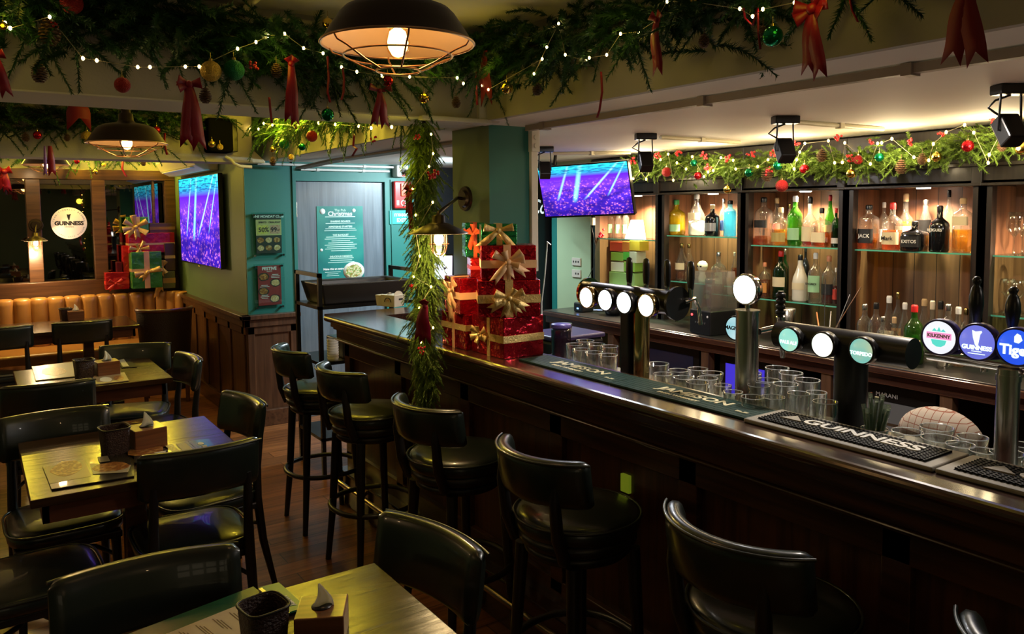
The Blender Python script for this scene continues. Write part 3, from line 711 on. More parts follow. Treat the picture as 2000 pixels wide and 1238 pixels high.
# dark tub armchair
t = thing('tub_armchair', 'dark reddish wooden tub armchair standing at the corner by the booth', 'armchair', (1.42, 7.62, 0), R_(-12))
b = MB(); vs = []; n = 20
for z, s in ((0.12, .80), (0.5, .9), (0.83, 1.0)):
    for i in range(n+1):
        a = -1.7+3.4*i/n; vs.append((.235*s*math.sin(a), -.22*s*math.cos(a), z))
fs = [(j*(n+1)+i, j*(n+1)+i+1, (j+1)*(n+1)+i+1, (j+1)*(n+1)+i) for j in range(2) for i in range(n)]
vi = [(x*.88, y*.88, z) for x, y, z in vs]
b.add(vs+vi, fs + [tuple(q+len(vs) for q in f)[::-1] for f in fs], 0, True)
b.build('back_shell', mat('dark_cane', (0.02, 0.008, 0.006), 0.5, bump=0.5, bscale=120), t)
MB().tube([(.228*math.sin(-1.7+3.4*i/n), -.213*math.cos(-1.7+3.4*i/n), .84) for i in range(n+1)], .018, 8).build('top_rail', M_TABLEEDGE, t)
cushion(.38, .38, .07, .38, 3).build('seat', M_LEATHER, t)
for sx in (-.17, .17):
    for sy in (-.12, .17): MB().cyl((sx, sy, 0), (sx, sy, .40), .017, .022).build('leg', M_TABLEEDGE, t)

# ---- things on the tables
def basket(px, py, z, sc, label):
    p = at(px, py, z=z); t = thing('cutlery_basket', label, 'basket', p, R_(8), 'dark woven cutlery baskets'); w, h = .048*sc, .10*sc
    b = MB(); poly = [(-w, -w), (w, -w), (w, w), (-w, w)]
    pts = []
    for zz, s in ((0, .9), (h, 1.05)):
        for q in range(24):
            a = 2*PI*q/24; pts.append((math.copysign(abs(math.cos(a))**.5, math.cos(a))*w*s, math.copysign(abs(math.sin(a))**.5, math.sin(a))*w*s, zz))
    inn = [(x*.9, y*.9, zz+(.004 if zz == 0 else 0)) for x, y, zz in pts]; n = 24
    f = [(i, (i+1) % n, n+(i+1) % n, n+i) for i in range(n)]
    b.add(pts+inn, f + [tuple(k+48 for k in q)[::-1] for q in f] + [(24+i, 24+(i+1) % n, 72+(i+1) % n, 72+i) for i in range(n)] + [tuple(range(24))[::-1], tuple(range(48, 72))])
    b.build('woven_body', mat('dark_woven', (0.045, 0.018, 0.014), 0.45, bump=1.0, bscale=180, noise=0.5, nscale=160), t)
    MB().tube([(x*1.01, y*1.01, zz) for x, y, zz in pts[24:]], .003, 6, closed=True).build('rim', M_BLACKW, t)
    b = MB()
    for sgn in (-1, 1):
        for r in range(6):
            for c in range(6):
                x = (-.75+.3*c)*w; zz = h*(.15+.13*r)
                b.bx(x-.0012, x+.0012, sgn*w*1.0-.001, sgn*w*1.0+.001, zz-.0012, zz+.0012)
    return t
def tissue(px, py, z, sc, label, rz=8, paper=True):
    p = at(px, py, z=z); t = thing('tissue_box', label, 'tissue box', p, R_(rz), 'wooden tissue boxes'); w, h = .062*sc, .085*sc
    MB().bx(-w, w, -w, w, 0, h).build('box', woodmat('tissue_box_wood', (0.11, 0.034, 0.012), (0.24, 0.085, 0.03), 'X', .35, .3, 1.5), t, bevel=.003)
    MB().lathe([(0, h+.0005), (w*.42, h+.0005), (w*.42, h+.002), (0, h+.002)], 20).build('opening', M_BLACK, t)
    if paper:
        b = MB(); vs = []; n = 10
        for j in range(5):
            for i in range(n+1):
                u = i/n*2-1; vs.append((u*.030*(1-.9*j/4)*sc+.006*math.sin(j), .010*math.sin(3*u)*(1-j/5)*sc, h+.001+j*.015*sc-.004*abs(u)))
        b.add(vs, [(j*(n+1)+i, j*(n+1)+i+1, (j+1)*(n+1)+i+1, (j+1)*(n+1)+i) for j in range(4) for i in range(n)], 0, True)
        o = b.build('tissue', glass('tissue_paper', (.9, .88, .82), 0, body=.97, bodycol=(.92, .9, .84)), t); s = o.modifiers.new('th', 'SOLIDIFY'); s.thickness = .0012
    return t
basket(225, 885, .751, 1.05, 'dark woven basket on the table covered with food menus'); tissue(287, 872, .751, 1.0, 'wooden tissue box with white tissue, on the table covered with food menus')
basket(165, 737, .751, 1.05, 'dark woven basket on the table with open brochures'); tissue(209, 731, .751, .98, 'wooden tissue box on the table with open brochures', 5)
basket(129, 624, .751, 1.0, 'dark woven basket on the booth table'); tissue(148, 625, .751, 1.0, 'wooden tissue box on the booth table', 0)
basket(517, 1262, .751, .95, 'dark woven basket beside the green wine menu, at the bottom edge'); tissue(630, 1245, .751, .86, 'nearest wooden tissue box with a pointed white tissue', -28)
# menus lying flat: quads on the table plane
def noise_mat(name, cols, scale, rough=0.35, vor=True):
    if name in MATS: return MATS[name]
    mt = bpy.data.materials.new(name); mt.use_nodes = True; MATS[name] = mt; nt = mt.node_tree; b = nt.nodes['Principled BSDF']
    tc = nt.nodes.new('ShaderNodeTexCoord'); n = nt.nodes.new('ShaderNodeTexVoronoi' if vor else 'ShaderNodeTexNoise'); n.inputs['Scale'].default_value = scale
    nt.links.new(tc.outputs['Object'], n.inputs['Vector']); cr = nt.nodes.new('ShaderNodeValToRGB'); e = cr.color_ramp.elements
    while len(e) < len(cols): e.new(0.5)
    for i, c in enumerate(cols): e[i].position = .15+.7*i/(len(cols)-1); e[i].color = (*c, 1)
    nt.links.new(n.outputs['Distance'] if vor else n.outputs['Fac'], cr.inputs[0]); nt.links.new(cr.outputs[0], b.inputs['Base Color'])
    b.inputs['Roughness'].default_value = rough; return mt
M_FOOD = noise_mat('printed_food', [(.42, .14, .03), (.20, .06, .015), (.5, .22, .06), (.55, .36, .16)], 55)
M_FOOD2 = noise_mat('printed_fries', [(.75, .55, .3), (.5, .25, .08), (.8, .65, .4)], 90)
M_MENUK = mat('black_menu_card', (0.03, 0.026, 0.022), 0.22, coat=.3)
M_MENUG = mat('green_menu_card', (0.02, 0.10, 0.05), 0.25, coat=.3)
def flat(px, z, th, m, name, parent=None, label=None):
    """a flat sheet from pixel corners on the plane at height z"""
    ps = [at(x, y, z=z) for x, y in px]; n = len(ps); b = MB()
    b.add([(p.x, p.y, z) for p in ps] + [(p.x, p.y, z+th) for p in ps], [tuple(range(n))[::-1], tuple(range(n, 2*n))] + [(i, (i+1) % n, n+(i+1) % n, n+i) for i in range(n)])
    return b.build(name, m, parent, True)
def menu(label, corners, z, m, extras, group='menus lying on the tables', th=.004):
    ps = [at(x, y, z=z) for x, y in corners]; c = sum(ps, Vector())/len(ps)
    t = thing('menu', label, 'menu', (c.x, c.y, z), 0, group)
    flat(corners[::-1], z, th, m, 'card', t)
    for q, (nm, cs, mm) in enumerate(extras): flat(cs[::-1], z+th+.0007*q, .0007, mm, nm, t)
    return t
def blob(cx, cy, rx, ry, n=14, seed=1, ang=0.0):
    r = random.Random(seed); out = []
    for i in range(n):
        a = 2*PI*i/n; k = 1+.15*(r.random()-.5); x, y = rx*k*math.cos(a), ry*k*math.sin(a); out.append((cx+x*math.cos(ang)-y*math.sin(ang), cy+x*math.sin(ang)+y*math.cos(ang)))
    return out
M_GREYP = mat('grey_print', (.32, .28, .2), .4)
menu('black food menu at the front left of its table, showing two fried dishes', [(83, 912), (101, 957), (262, 931), (262, 899), (240, 880), (180, 889)], .752, M_MENUK,
     [('printed_page', [(87, 912), (97, 945), (178, 930), (165, 898)], mat('beige_page', (.24, .17, .09), .3)), ('food_photo', blob(130, 915, 32, 14, seed=3, ang=-.2), M_FOOD), ('plate_photo', [(176, 905), (182, 926), (250, 922), (256, 908)], mat('wrap_print', (.5, .42, .32), .35)), ('food_photo', blob(216, 912, 36, 9, seed=6, ang=-.1), M_FOOD), ('printed_lines', [(190, 893), (195, 903), (215, 900), (210, 890)], mat('grey_print', (.32, .28, .2), .4))])
menu('black food menu with sausages printed on it, partly behind the nearest chair back', [(238, 880), (262, 893), (262, 905), (352, 890), (300, 868), (250, 874)], .757, M_MENUK, [('food_photo', blob(284, 880, 36, 10, seed=8, ang=-.12), M_FOOD), ('plate_photo', [(300, 884), (325, 880), (318, 890)], M_PAPER)])
menu('dark menu card with yellow cocktail pictures, right of the sausage menu', [(318, 870), (345, 892), (392, 885), (365, 863)], .752, M_MENUK, [('printed_page', [(322, 870), (344, 889), (358, 887), (336, 867)], noise_mat('yellow_print', [(.7, .55, .08), (.3, .3, .1), (.8, .7, .4)], 60)), ('printed_page', [(343, 867), (360, 883), (380, 880), (362, 865)], M_GREYP)])
t = menu('green card with a blue strip lying at the far right of the menu table', [(368, 863), (396, 885), (425, 880), (408, 858)], .752, M_MENUG, [('blue_strip', [(368, 863), (392, 883), (397, 882), (373, 862)], mat('blue_strip', (.05, .08, .3), .3)), ('round_logo', blob(392, 866, 6, 2.5, seed=2), M_PAPER), ('printed_lines', [(393, 870), (403, 880), (412, 879), (403, 869)], M_GREYP)])
menu('pale open brochure at the left of the middle distance table', [(62, 717), (70, 744), (146, 736), (145, 707)], .752, mat('cream_page', (.5, .42, .27), .3), [('food_photo', blob(105, 725, 25, 8, seed=9), M_FOOD2)])
menu('dark brochure behind the tissue box of the middle distance table', [(228, 702), (238, 719), (268, 717), (247, 697)], .752, M_MENUK, [('printed_page', [(232, 703), (240, 716), (252, 715), (242, 701)], M_GREYP)])
menu('brochure with a round cup picture in front of the tissue box', [(180, 735), (185, 752), (252, 744), (243, 728)], .752, mat('beige_page2', (.36, .27, .17), .3), [('cup_photo', blob(207, 741, 12, 5, seed=4), M_PAPER), ('food_photo', blob(232, 738, 10, 5, seed=11), M_FOOD)])
t = menu('green wine menu with a cream page lettered WINES at the bottom of the view', [(240, 1245), (495, 1148), (560, 1200), (490, 1300), (260, 1330)], .752, M_MENUG, [('cream_page', [(300, 1248), (490, 1172), (530, 1200), (480, 1290), (330, 1310)], mat('wine_page', (.62, .50, .34), .5))])
def on_table(txt, size, p0, p1, z, m, parent, **kw):
    a, b2 = at(*p0, z=z), at(*p1, z=z); x = (b2-a).normalized(); y = Vector((0, 0, 1)).cross(x)
    M = Matrix((x, y, Vector((0, 0, 1)))).transposed().to_4x4(); M.translation = (a+b2)/2
    return lettering(txt, size, M, m, parent, **kw)
on_table('WINES', .022, (478, 1181), (508, 1205), .757, mat('rust_print', (.35, .08, .04), .5), t, bold=.0006)
b = MB()
for row in range(5):
    for ln in range(3):
        x0 = 448-row*33+ln*8; y0 = 1196+row*12.5+ln*1
        a, c = at(x0, y0, z=.757), at(x0+22, y0+18, z=.757); d = (c-a).normalized(); s = Vector((0, 0, 1)).cross(d)*.0012
        b.add([a-s, c-s, c+s, a+s], [(0, 1, 2, 3)])
b.build('printed_lines', mat('brown_print', (.2, .12, .07), .6), t, True)
t = menu('green card lettered HAPPY with a clear plastic edge, behind the nearest tissue box', [(505, 1150), (560, 1200), (598, 1188), (545, 1140)], .757, mat('green_card2', (.03, .2, .10), .3), [('plastic_edge', [(505, 1150), (560, 1200), (566, 1197), (512, 1148)], M_STEEL)])
on_table('HAPPY', .02, (548, 1160), (578, 1188), .7615, M_WHITETXT, t, bold=.0008)

# ================================================================== lamps
def arcv(c, r, a0, a1, n, ax, ay):
    return [Vector(c)+Vector(ax)*r*math.cos(a0+(a1-a0)*i/n)+Vector(ay)*r*math.sin(a0+(a1-a0)*i/n) for i in range(n+1)]
M_SHADEIN = mat('shade_inside', (0.5, 0.38, 0.28), 0.5)
def pendant(label, loc, r, ztop):
    """loc: centre of the shade rim"""
    t = thing('pendant_lamp', label, 'pendant lamp', loc, 0, 'caged industrial pendant lamps'); k = r/0.19
    out = [(.19, 0), (.185, .006), (.168, .034), (.145, .068), (.13, .083), (.10, .095), (.045, .105), (.035, .12), (.033, .15), (.022, .155), (.022, .175)]
    b = MB(); b.lathe([(a*k, z*k) for a, z in out], 40, m=0)
    b.lathe([((a-.003)*k, z*k) for a, z in out[:7]][::-1] + [(.001, .100*k)][:0], 40, m=1)
    b.lathe([(.187*k, 0.0), (.19*k, 0.0)], 40, m=0)
    b.build('lamp_shade', [M_IRON, M_SHADEIN], t)
    MB().tube([(.19*k*math.cos(2*PI*i/40), .19*k*math.sin(2*PI*i/40), 0) for i in range(40)], .0035*k, 6, closed=True).build('rim', M_COPPER, t)
    MB().cyl((0, 0, .175*k), (0, 0, ztop-loc[2]), .010*k, n=10).build('stem', M_IRON, t)
    g = MB()
    for i in range(6):
        a = 2*PI*i/6+.2; ca, sa = math.cos(a), math.sin(a)
        g.tube([(q*k*ca, q*k*sa, z*k) for q, z in ((.186, 0), (.178, -.012), (.15, -.022), (.10, -.048), (.055, -.066))], .0026*k, 6)
    for q, z in ((.135, -.030), (.055, -.066)): g.tube([(q*k*math.cos(2*PI*i/32), q*k*math.sin(2*PI*i/32), z*k) for i in range(32)], .0026*k, 6, closed=True)
    g.build('wire_cage', M_COPPER, t)
    b = MB().lathe([(z2*k, z*k) for z2, z in ((0.0, -.038), (.014, -.034), (.026, -.018), (.030, .0), (.026, .022), (.017, .045), (.014, .06))], 20)
    bl = b.build('bulb', glass('bulb_glass', (1, .85, .6), .4), t)
    MB().lathe([(z2*k, z*k) for z2, z in ((0.0, -.032), (.014, -.028), (.023, -.012), (.026, .004), (.020, .03), (0.0, .045))], 16).build('filament', M_BULB, bl)
    MB().cyl((0, 0, .055*k), (0, 0, .105*k), .018*k, n=16).build('bulb_socket', M_BRASS, t)
    return t
pendant('large caged pendant lamp hanging nearest, at the top of the view', at(777, 86, D=1.92), .185, ZD)
pendant('black caged pendant lamp hanging beyond the cross beam at left', at(248, 280, D=3.95), .185, ZD)
pendant('farthest caged pendant lamp, partly behind a red ribbon near the mirrors', at(90, 322, D=6.3), .17, ZD)
def wall_lamp(label, mount, bulb, nrm, r):
    """barn lamp on a round wall plate; bulb hangs in a wire jar"""
    mount, bulb = Vector(mount), Vector(bulb); t = thing('sconce_lamp', label, 'wall lamp', mount, 0, 'caged wall lamps'); N = Vector(nrm)
    b = MB(); b.cyl((0, 0, 0), N*.012, .062, .058, 28); b.cyl(N*.012, N*.024, .045, .038, 24); b.build('wall_plate', M_IRON, t)
    c = bulb-mount; top = c+Vector((0, 0, .085))
    MB().tube([N*.02, N*.05+Vector((0, 0, .004)), c*.55+Vector((0, 0, .02+c.z*-.3)), top+Vector((0, 0, .01)), top], .008, 8).build('arm', M_IRON, t)
    b = MB(); M = Matrix.Translation(c)
    b.lathe([(r, .012), (r*.98, .016), (.045, .052), (.028, .058), (.026, .085), (.012, .09), (0, .09)], 32, M); b.lathe([(.028, .054), (r*.97, .011), (r, .012)], 32, M, 1)
    b.build('lamp_shade', [M_IRON, M_SHADEIN], t)
    b = MB(); b.lathe([(.037, .03), (.037, -.04), (.030, -.062), (.016, -.074), (0, -.077)], 20, M); b.build('glass_jar', glass('jar_glass', (1, .97, .9), .5), t)
    g = MB()
    for i in range(4):
        a = PI/2*i+.4; g.tube([c+Vector((q*math.cos(a), q*math.sin(a), z)) for q, z in ((.040, .03), (.040, -.04), (.032, -.066), (.015, -.08), (0, -.083))], .0018, 5)
    for z in (.02, -.03): g.tube([c+Vector((.041*math.cos(2*PI*i/24), .041*math.sin(2*PI*i/24), z)) for i in range(24)], .0018, 5, closed=True)
    g.build('wire_cage', M_COPPER, t)
    MB().sph(c+Vector((0, 0, -.01)), .020, 14, sq=(1, 1, 1.3)).build('bulb', glow('wall_bulb_glow', (1, .75, .35), 30), t)
    return t
wm = at(910, 388, X=2.03); wall_lamp('caged wall lamp lit on the pillar above the gift boxes', wm, at(857, 462, X=1.58), (-1, 0, 0), .122)
wl = at(70, 440, Y=8.73); wall_lamp('caged wall lamp lit on the dark post between the mirrors', wl, at(70, 473, Y=8.60), (0, -1, 0), .098)
lamp('POINT', 'wall_lamp_light', at(857, 500, X=1.57), 2.6, (1, .72, .35), .02)
lamp('POINT', 'wall_lamp_light', at(70, 500, Y=8.5), 10.0, (1, .72, .35), .02)
# small black track spots on the bar ceiling
def spot_fixture(px, py, label):
    p = at(px, py, z=2.088); t = thing('ceiling_spotlight', label, 'spotlight', (p.x, p.y, 2.10), R_(-30), 'black spotlights on the bar ceiling')
    MB().bx(-.055, .055, -.03, .03, -.034, -.001).build('driver_box', M_BLACK, t, bevel=.004)
    b = MB(); b.tube([(-.035, 0, -.034), (-.04, 0, -.15), (.04, 0, -.15), (.035, 0, -.034)], .004, 6); b.build('bracket', M_BLACK, t)
    b = MB(); M = Matrix.Translation((0, 0, -.15)) @ Matrix.Rotation(R_(-35), 4, 'X'); b.bx(-.034, .034, -.03, .03, -.05, .05, 0, M)
    b.build('lamp_head', M_BLACKM, t, bevel=.006)
    MB().tube([(.0, .0, -.034), (-.04, .02, -.05), (-.07, .01, -.075), (-.03, .03, -.09), (0, .02, -.11)], .004, 6).build('cable', M_BLACK, t)
spot_fixture(1064, 290, 'black ceiling spotlight hanging over the left end of the bar television'); spot_fixture(1261, 265, 'black ceiling spotlight above the left end of the shelving garland')
spot_fixture(1534, 232, 'black ceiling spotlight at the middle of the bar ceiling'); spot_fixture(1975, 172, 'black ceiling spotlight at the right edge of the view')

# ================================================================== screens
def tv_mat(name, seed, ystretch=1.0):
    """a concert: bright cyan roof, light beams, violet haze, crowd speckle; local x 0..1, y 0..1 in Generated-like object units"""
    mt = bpy.data.materials.new(name); mt.use_nodes = True; nt = mt.node_tree; nt.nodes.clear(); N = nt.nodes.new; L = nt.links.new
    out = N('ShaderNodeOutputMaterial'); em = N('ShaderNodeEmission'); L(em.outputs[0], out.inputs[0])
    uv = N('ShaderNodeUVMap'); sp = N('ShaderNodeSeparateXYZ'); L(uv.outputs[0], sp.inputs[0])
    def ramp(src, els):
        r = N('ShaderNodeValToRGB'); e = r.color_ramp.elements
        while len(e) < len(els): e.new(.5)
        for i, (p, c) in enumerate(els): e[i].position = p; e[i].color = (*c, 1)
        L(src, r.inputs[0]); return r.outputs[0]
    base = ramp(sp.outputs['Y'], [(0, (.02, .005, .22)), (.35, (.05, .015, .40)), (.62, (.13, .03, .62)), (.78, (.08, .01, .40)), (.86, (.02, .25, .55)), (1, (.02, .55, .65))])
    mp = N('ShaderNodeMapping'); mp.inputs['Scale'].default_value = (26, 19*ystretch, 1); mp.inputs['Location'].default_value = (seed, seed, 0); L(uv.outputs[0], mp.inputs[0])
    vo = N('ShaderNodeTexVoronoi'); vo.inputs['Scale'].default_value = 1.2; L(mp.outputs[0], vo.inputs['Vector'])
    hot = ramp(vo.outputs['Distance'], [(0, (1, 1, 1)), (.22, (.6, .6, .6)), (.48, (0, 0, 0))])
    no = N('ShaderNodeTexNoise'); no.inputs['Scale'].default_value = 5; no.inputs['Detail'].default_value = 5; L(mp.outputs[0], no.inputs['Vector'])
    nr = ramp(no.outputs['Fac'], [(.42, (0, 0, 0)), (.62, (1, 1, 1))])
    below = ramp(sp.outputs['Y'], [(.0, (1, 1, 1)), (.60, (.8, .8, .8)), (.74, (0, 0, 0))])
    crowdc = ramp(no.outputs['Fac'], [(.35, (.10, .03, .9)), (.5, (.8, .10, .45)), (.62, (.9, .4, .5))])
    def mixc(a, b2, f, mode='MIX'):
        m2 = N('ShaderNodeMix'); m2.data_type = 'RGBA'; m2.blend_type = mode
        if isinstance(f, float): m2.inputs['Factor'].default_value = f
        else: L(f, m2.inputs['Factor'])
        for s_, v in (('A', a), ('B', b2)):
            if isinstance(v, tuple): m2.inputs[s_].default_value = (*v, 1)
            else: L(v, m2.inputs[s_])
        return m2.outputs['Result']
    def mul(a, b2):
        m2 = N('ShaderNodeMath'); m2.operation = 'MULTIPLY'
        for i, v in enumerate((a, b2)):
            if isinstance(v, (int, float)): m2.inputs[i].default_value = v
            else: L(v, m2.inputs[i])
        return m2.outputs[0]
    f = mul(mul(hot, below), nr)
    col = mixc(base, crowdc, f)
    dark = mul(mul(hot, below), .0); col = mixc(col, (.01, .003, .10), dark)
    col = mixc(col, crowdc, mul(f, .7))
    lo = N('ShaderNodeTexNoise'); lo.inputs['Scale'].default_value = 3.2; lo.inputs['Detail'].default_value = 3; mlo = N('ShaderNodeMapping'); mlo.inputs['Location'].default_value = (seed, 0, 0); mlo.inputs['Scale'].default_value = (1.6, 2.2, 1); L(uv.outputs[0], mlo.inputs[0]); L(mlo.outputs[0], lo.inputs['Vector'])
    col = mixc(col, (.01, .004, .12), mul(mul(ramp(lo.outputs['Fac'], [(.45, (0, 0, 0)), (.62, (1, 1, 1))]), below), .75))
    col = mixc(col, (.75, .55, .9), mul(mul(ramp(lo.outputs['Fac'], [(.28, (1, 1, 1)), (.42, (0, 0, 0))]), f), .9))
    # beams: |x - (a + b*y)| narrow
    for (a, b_, w_, y0, c) in ((.33, .16, .035, .25, (.25, .95, 1.0)), (.30, .60, .022, .3, (.4, .8, 1.0)), (.62, .36, .015, .35, (.3, .8, 1.0)), (.10, .25, .02, .3, (.3, .7, 1.0))):
        m1 = N('ShaderNodeMath'); m1.operation = 'MULTIPLY_ADD'; L(sp.outputs['Y'], m1.inputs[0]); m1.inputs[1].default_value = -b_; m1.inputs[2].default_value = -a
        m2 = N('ShaderNodeMath'); m2.operation = 'ADD'; L(sp.outputs['X'], m2.inputs[0]); L(m1.outputs[0], m2.inputs[1])
        m3 = N('ShaderNodeMath'); m3.operation = 'ABSOLUTE'; L(m2.outputs[0], m3.inputs[0])
        m4 = N('ShaderNodeMath'); m4.operation = 'DIVIDE'; L(m3.outputs[0], m4.inputs[0]); m4.inputs[1].default_value = w_
        r = ramp(m4.outputs[0], [(0, (1, 1, 1)), (1, (0, 0, 0))])
        up = ramp(sp.outputs['Y'], [(y0, (0, 0, 0)), (y0+.15, (1, 1, 1)), (.93, (.6, .6, .6))])
        col = mixc(col, c, mul(mul(r, up), .85))
    # roof trusses
    wv = N('ShaderNodeTexNoise'); wv.inputs['Scale'].default_value = 9; mp2 = N('ShaderNodeMapping'); mp2.inputs['Scale'].default_value = (1, 6, 1); mp2.inputs['Rotation'].default_value = (0, 0, .15)
    L(uv.outputs[0], mp2.inputs[0]); L(mp2.outputs[0], wv.inputs['Vector'])
    tr = mul(ramp(wv.outputs['Fac'], [(.5, (0, 0, 0)), (.56, (1, 1, 1))]), ramp(sp.outputs['Y'], [(.80, (0, 0, 0)), (.86, (1, 1, 1))]))
    col = mixc(col, (.01, .02, .08), mul(tr, .7))
    L(col, em.inputs[0]); em.inputs[1].default_value = 1.25
    return mt
def television(name, label, TL, TR, BL, seed, th=.035):
    TL, TR, BL = Vector(TL), Vector(TR), Vector(BL); ex = TR-TL; w_ = ex.length; ex.normalize(); ey = (TL-BL); ey = ey-ex*ey.dot(ex); h_ = ey.length; ey.normalize(); ez = ex.cross(ey)
    M = Matrix((ex, ey, ez)).transposed().to_4x4(); M.translation = BL + (TL-ex*0-BL-ey*h_)*0
    M.translation = TL-ey*h_
    c = M @ Vector((w_/2, 0, 0)); t = thing(name, label, 'television', c, 0, None)
    MB().bx(-.008, w_+.008, -.010, h_+.008, -th, -.002, 0, M).build('housing', M_BLACK, t, True, bevel=.003)
    b = MB(); f = .008
    b.bx(-f, w_+f, -f-.004, 0, -.003, .002, 0, M); b.bx(-f, w_+f, h_, h_+f, -.003, .002, 0, M); b.bx(-f, 0, 0, h_, -.003, .002, 0, M); b.bx(w_, w_+f, 0, h_, -.003, .002, 0, M)
    b.build('bezel', M_BLACKM, t, True)
    vs = [M @ Vector(p) for p in ((0, 0, 0), (w_, 0, 0), (w_, h_, 0), (0, h_, 0))]; Mi = rootM(t).inverted()
    me = bpy.data.meshes.new('screen'); me.from_pydata([tuple(Mi @ v) for v in vs], [], [(0, 1, 2, 3)]); u = me.uv_layers.new(name='UVMap')
    for i, q in enumerate(((0, 0), (1, 0), (1, 1), (0, 1))): u.data[i].uv = q
    me.materials.append(tv_mat(name+'_picture', seed)); o = bpy.data.objects.new('screen', me); COL.objects.link(o); o.parent = t
    return t, M, w_, h_
a = at(349, 352, X=1.72); c = at(425.5, 343, X=1.72)
t, M, w_, h_ = television('television', 'large television on the yellow lit wall beside the booth, showing a violet concert crowd', (1.72, a.y, 2.02), (1.72, c.y, 2.02), (1.72, a.y, 1.235), 3.0)
MB().bx(1.755, 1.78, 7.3, 7.8, 1.45, 1.8).build('wall_mount', M_BLACKM, t, True)
MB().bx(1.712, 1.72, (a.y+c.y)/2-.03, (a.y+c.y)/2+.03, 1.212, 1.225).build('badge', M_CHROME, t, True)
t, M, w_, h_ = television('television', 'tilted television hanging over the bar, showing a violet concert with cyan beams', at(1050, 329, D=5.75), at(1224, 315, D=5.35), at(1063, 423, D=5.85), 11.0)
p = M @ Vector((.10, h_*.8, -.035)); MB().tube([p, (p.x+.02, p.y, ZC)], .012, 8).build('ceiling_bracket', M_BLACKM, t, True)

# ================================================================== lettered discs and posters
def ringtext(t, chars, r, size, M, m, a0, a1, flip=False):
    n = len(chars)
    for i, ch in enumerate(chars):
        if ch == ' ': continue
        a = a0+(a1-a0)*i/(n-1); R2 = Matrix.Rotation(a-PI/2 if not flip else a+PI/2, 4, 'Z')
        yield ch, M @ Matrix.Translation((r*math.cos(a), r*math.sin(a), 0)) @ R2
def ring_lettering(t, txt, r, size, M, m, a0, a1, flip=False):
    bmv = []; me = None; b = MB()
    for ch, M2 in ringtext(t, txt, r, size, M, m, a0, a1, flip):
        tm = textmesh(ch, size, ext=.0004); Mi = rootM(t).inverted() @ M2
        b.add([Mi @ v.co for v in tm.vertices], [tuple(p.vertices) for p in tm.polygons]); bpy.data.meshes.remove(tm)
    b.build('ring_lettering', m, t)
HARP = [(-.32, .5), (-.1, .42), (.3, .5), (.34, .40), (.22, .25), (.10, -.5), (-.02, -.62), (-.10, -.5), (-.25, .0)]
def harp(t, s, M, m):
    b = MB(); b.prism([(x*s, y*s) for x, y in HARP], 0, .0012, M); b.build('harp_emblem', m, t, True)
c = at(135, 436, Y=8.782); r = 31*mpp(c)
t = thing('mirror_sticker', 'round cream sticker lettered GUINNESS on the middle mirror', 'sticker', c)
M = frame(c, '-Y')
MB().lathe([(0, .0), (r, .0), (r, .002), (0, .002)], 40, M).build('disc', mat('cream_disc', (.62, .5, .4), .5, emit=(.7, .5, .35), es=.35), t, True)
M2 = M @ Matrix.Translation((0, 0, .0025))
lettering('GUINNESS', .053, M2 @ Matrix.Translation((0, -.002, 0)), M_DARKTXT, t, bold=.003, ext=.0005)
lettering('ORIGINAL', .018, M2 @ Matrix.Translation((0, -.035, 0)), M_DARKTXT, t, ext=.0005, name='small_lettering')
ring_lettering(t, 'TRADITIONALLY BREWED', r*.86, .02, M2, M_DARKTXT, R_(170), R_(10)); ring_lettering(t, 'ST JAMES GATE DUBLIN', r*.86, .016, M2, M_DARKTXT, R_(200), R_(340), True)
harp(t, .055, M2 @ Matrix.Translation((0, .062, 0)), M_DARKTXT)

def rect(M, x0, x1, y0, y1, z0, z1, b=None):
    b = b or MB(); b.bx(x0, x1, y0, y1, z0, z1, 0, M); return b
def lines(b, M, x0, x1, y, n, dy, h, r, z=.0006):
    for i in range(n):
        wd = (x1-x0)*r.uniform(.55, 1.0); cx = (x0+x1)/2; b.bx(cx-wd/2, cx+wd/2, y-i*dy, y-i*dy+h, z, z+.0004, 0, M)
rr = random.Random(5)
# poster on the door
a, c = at(618, 403, Y=6.283), at(711, 540, Y=6.283); W_, H_ = c.x-a.x, a.z-c.z
t = thing('christmas_poster', 'teal Christmas menu poster on the grey door with a plate of food at its foot', 'poster', (a.x+W_/2, 6.283, c.z)); M = frame((a.x, 6.282, c.z), '-Y')
rect(M, 0, W_, 0, H_, 0, .002).build('sheet', noise_mat('poster_teal', [(.01, .22, .2), (.01, .16, .16), (.03, .26, .22), (.4, .42, .22)], 3.2, .3, False), t, True)
M3 = M @ Matrix.Translation((W_/2, 0, .0022)); PW = mat('pale_print', (.6, .8, .72), .5)
lettering('Christmas', .052, M3 @ Matrix.Translation((0, H_*.895, 0)), M_WHITETXT, t, bold=.0012)
lettering('The Pub', .03, M3 @ Matrix.Translation((0, H_*.945, 0)), PW, t)
for yy, s_ in ((.79, 'SHARING BOARDS'), (.715, 'APPETISING STARTERS'), (.60, 'THE BANQUET'), (.30, 'DELICIOUS DESSERTS')): lettering(s_, .021, M3 @ Matrix.Translation((0, H_*yy, 0)), PW, t, bold=.0006)
b = MB(); lines(b, M3, -.16, .16, H_*.85, 1, .02, .006, rr)
for y0, n in ((.760, 1), (.688, 2), (.572, 8), (.272, 3)): lines(b, M3, -W_*.36, W_*.36, H_*y0, n, .0165, .0045, rr)
b.build('printed_lines', PW, t, True)
lettering('Make this an extra', .024, M3 @ Matrix.Translation((-W_*.17, H_*.13, 0)), M_WHITETXT, t, bold=.0008); b = MB(); lines(b, M3, -W_*.40, W_*.02, H_*.085, 3, .015, .004, rr); b.build('printed_lines', PW, t, True)
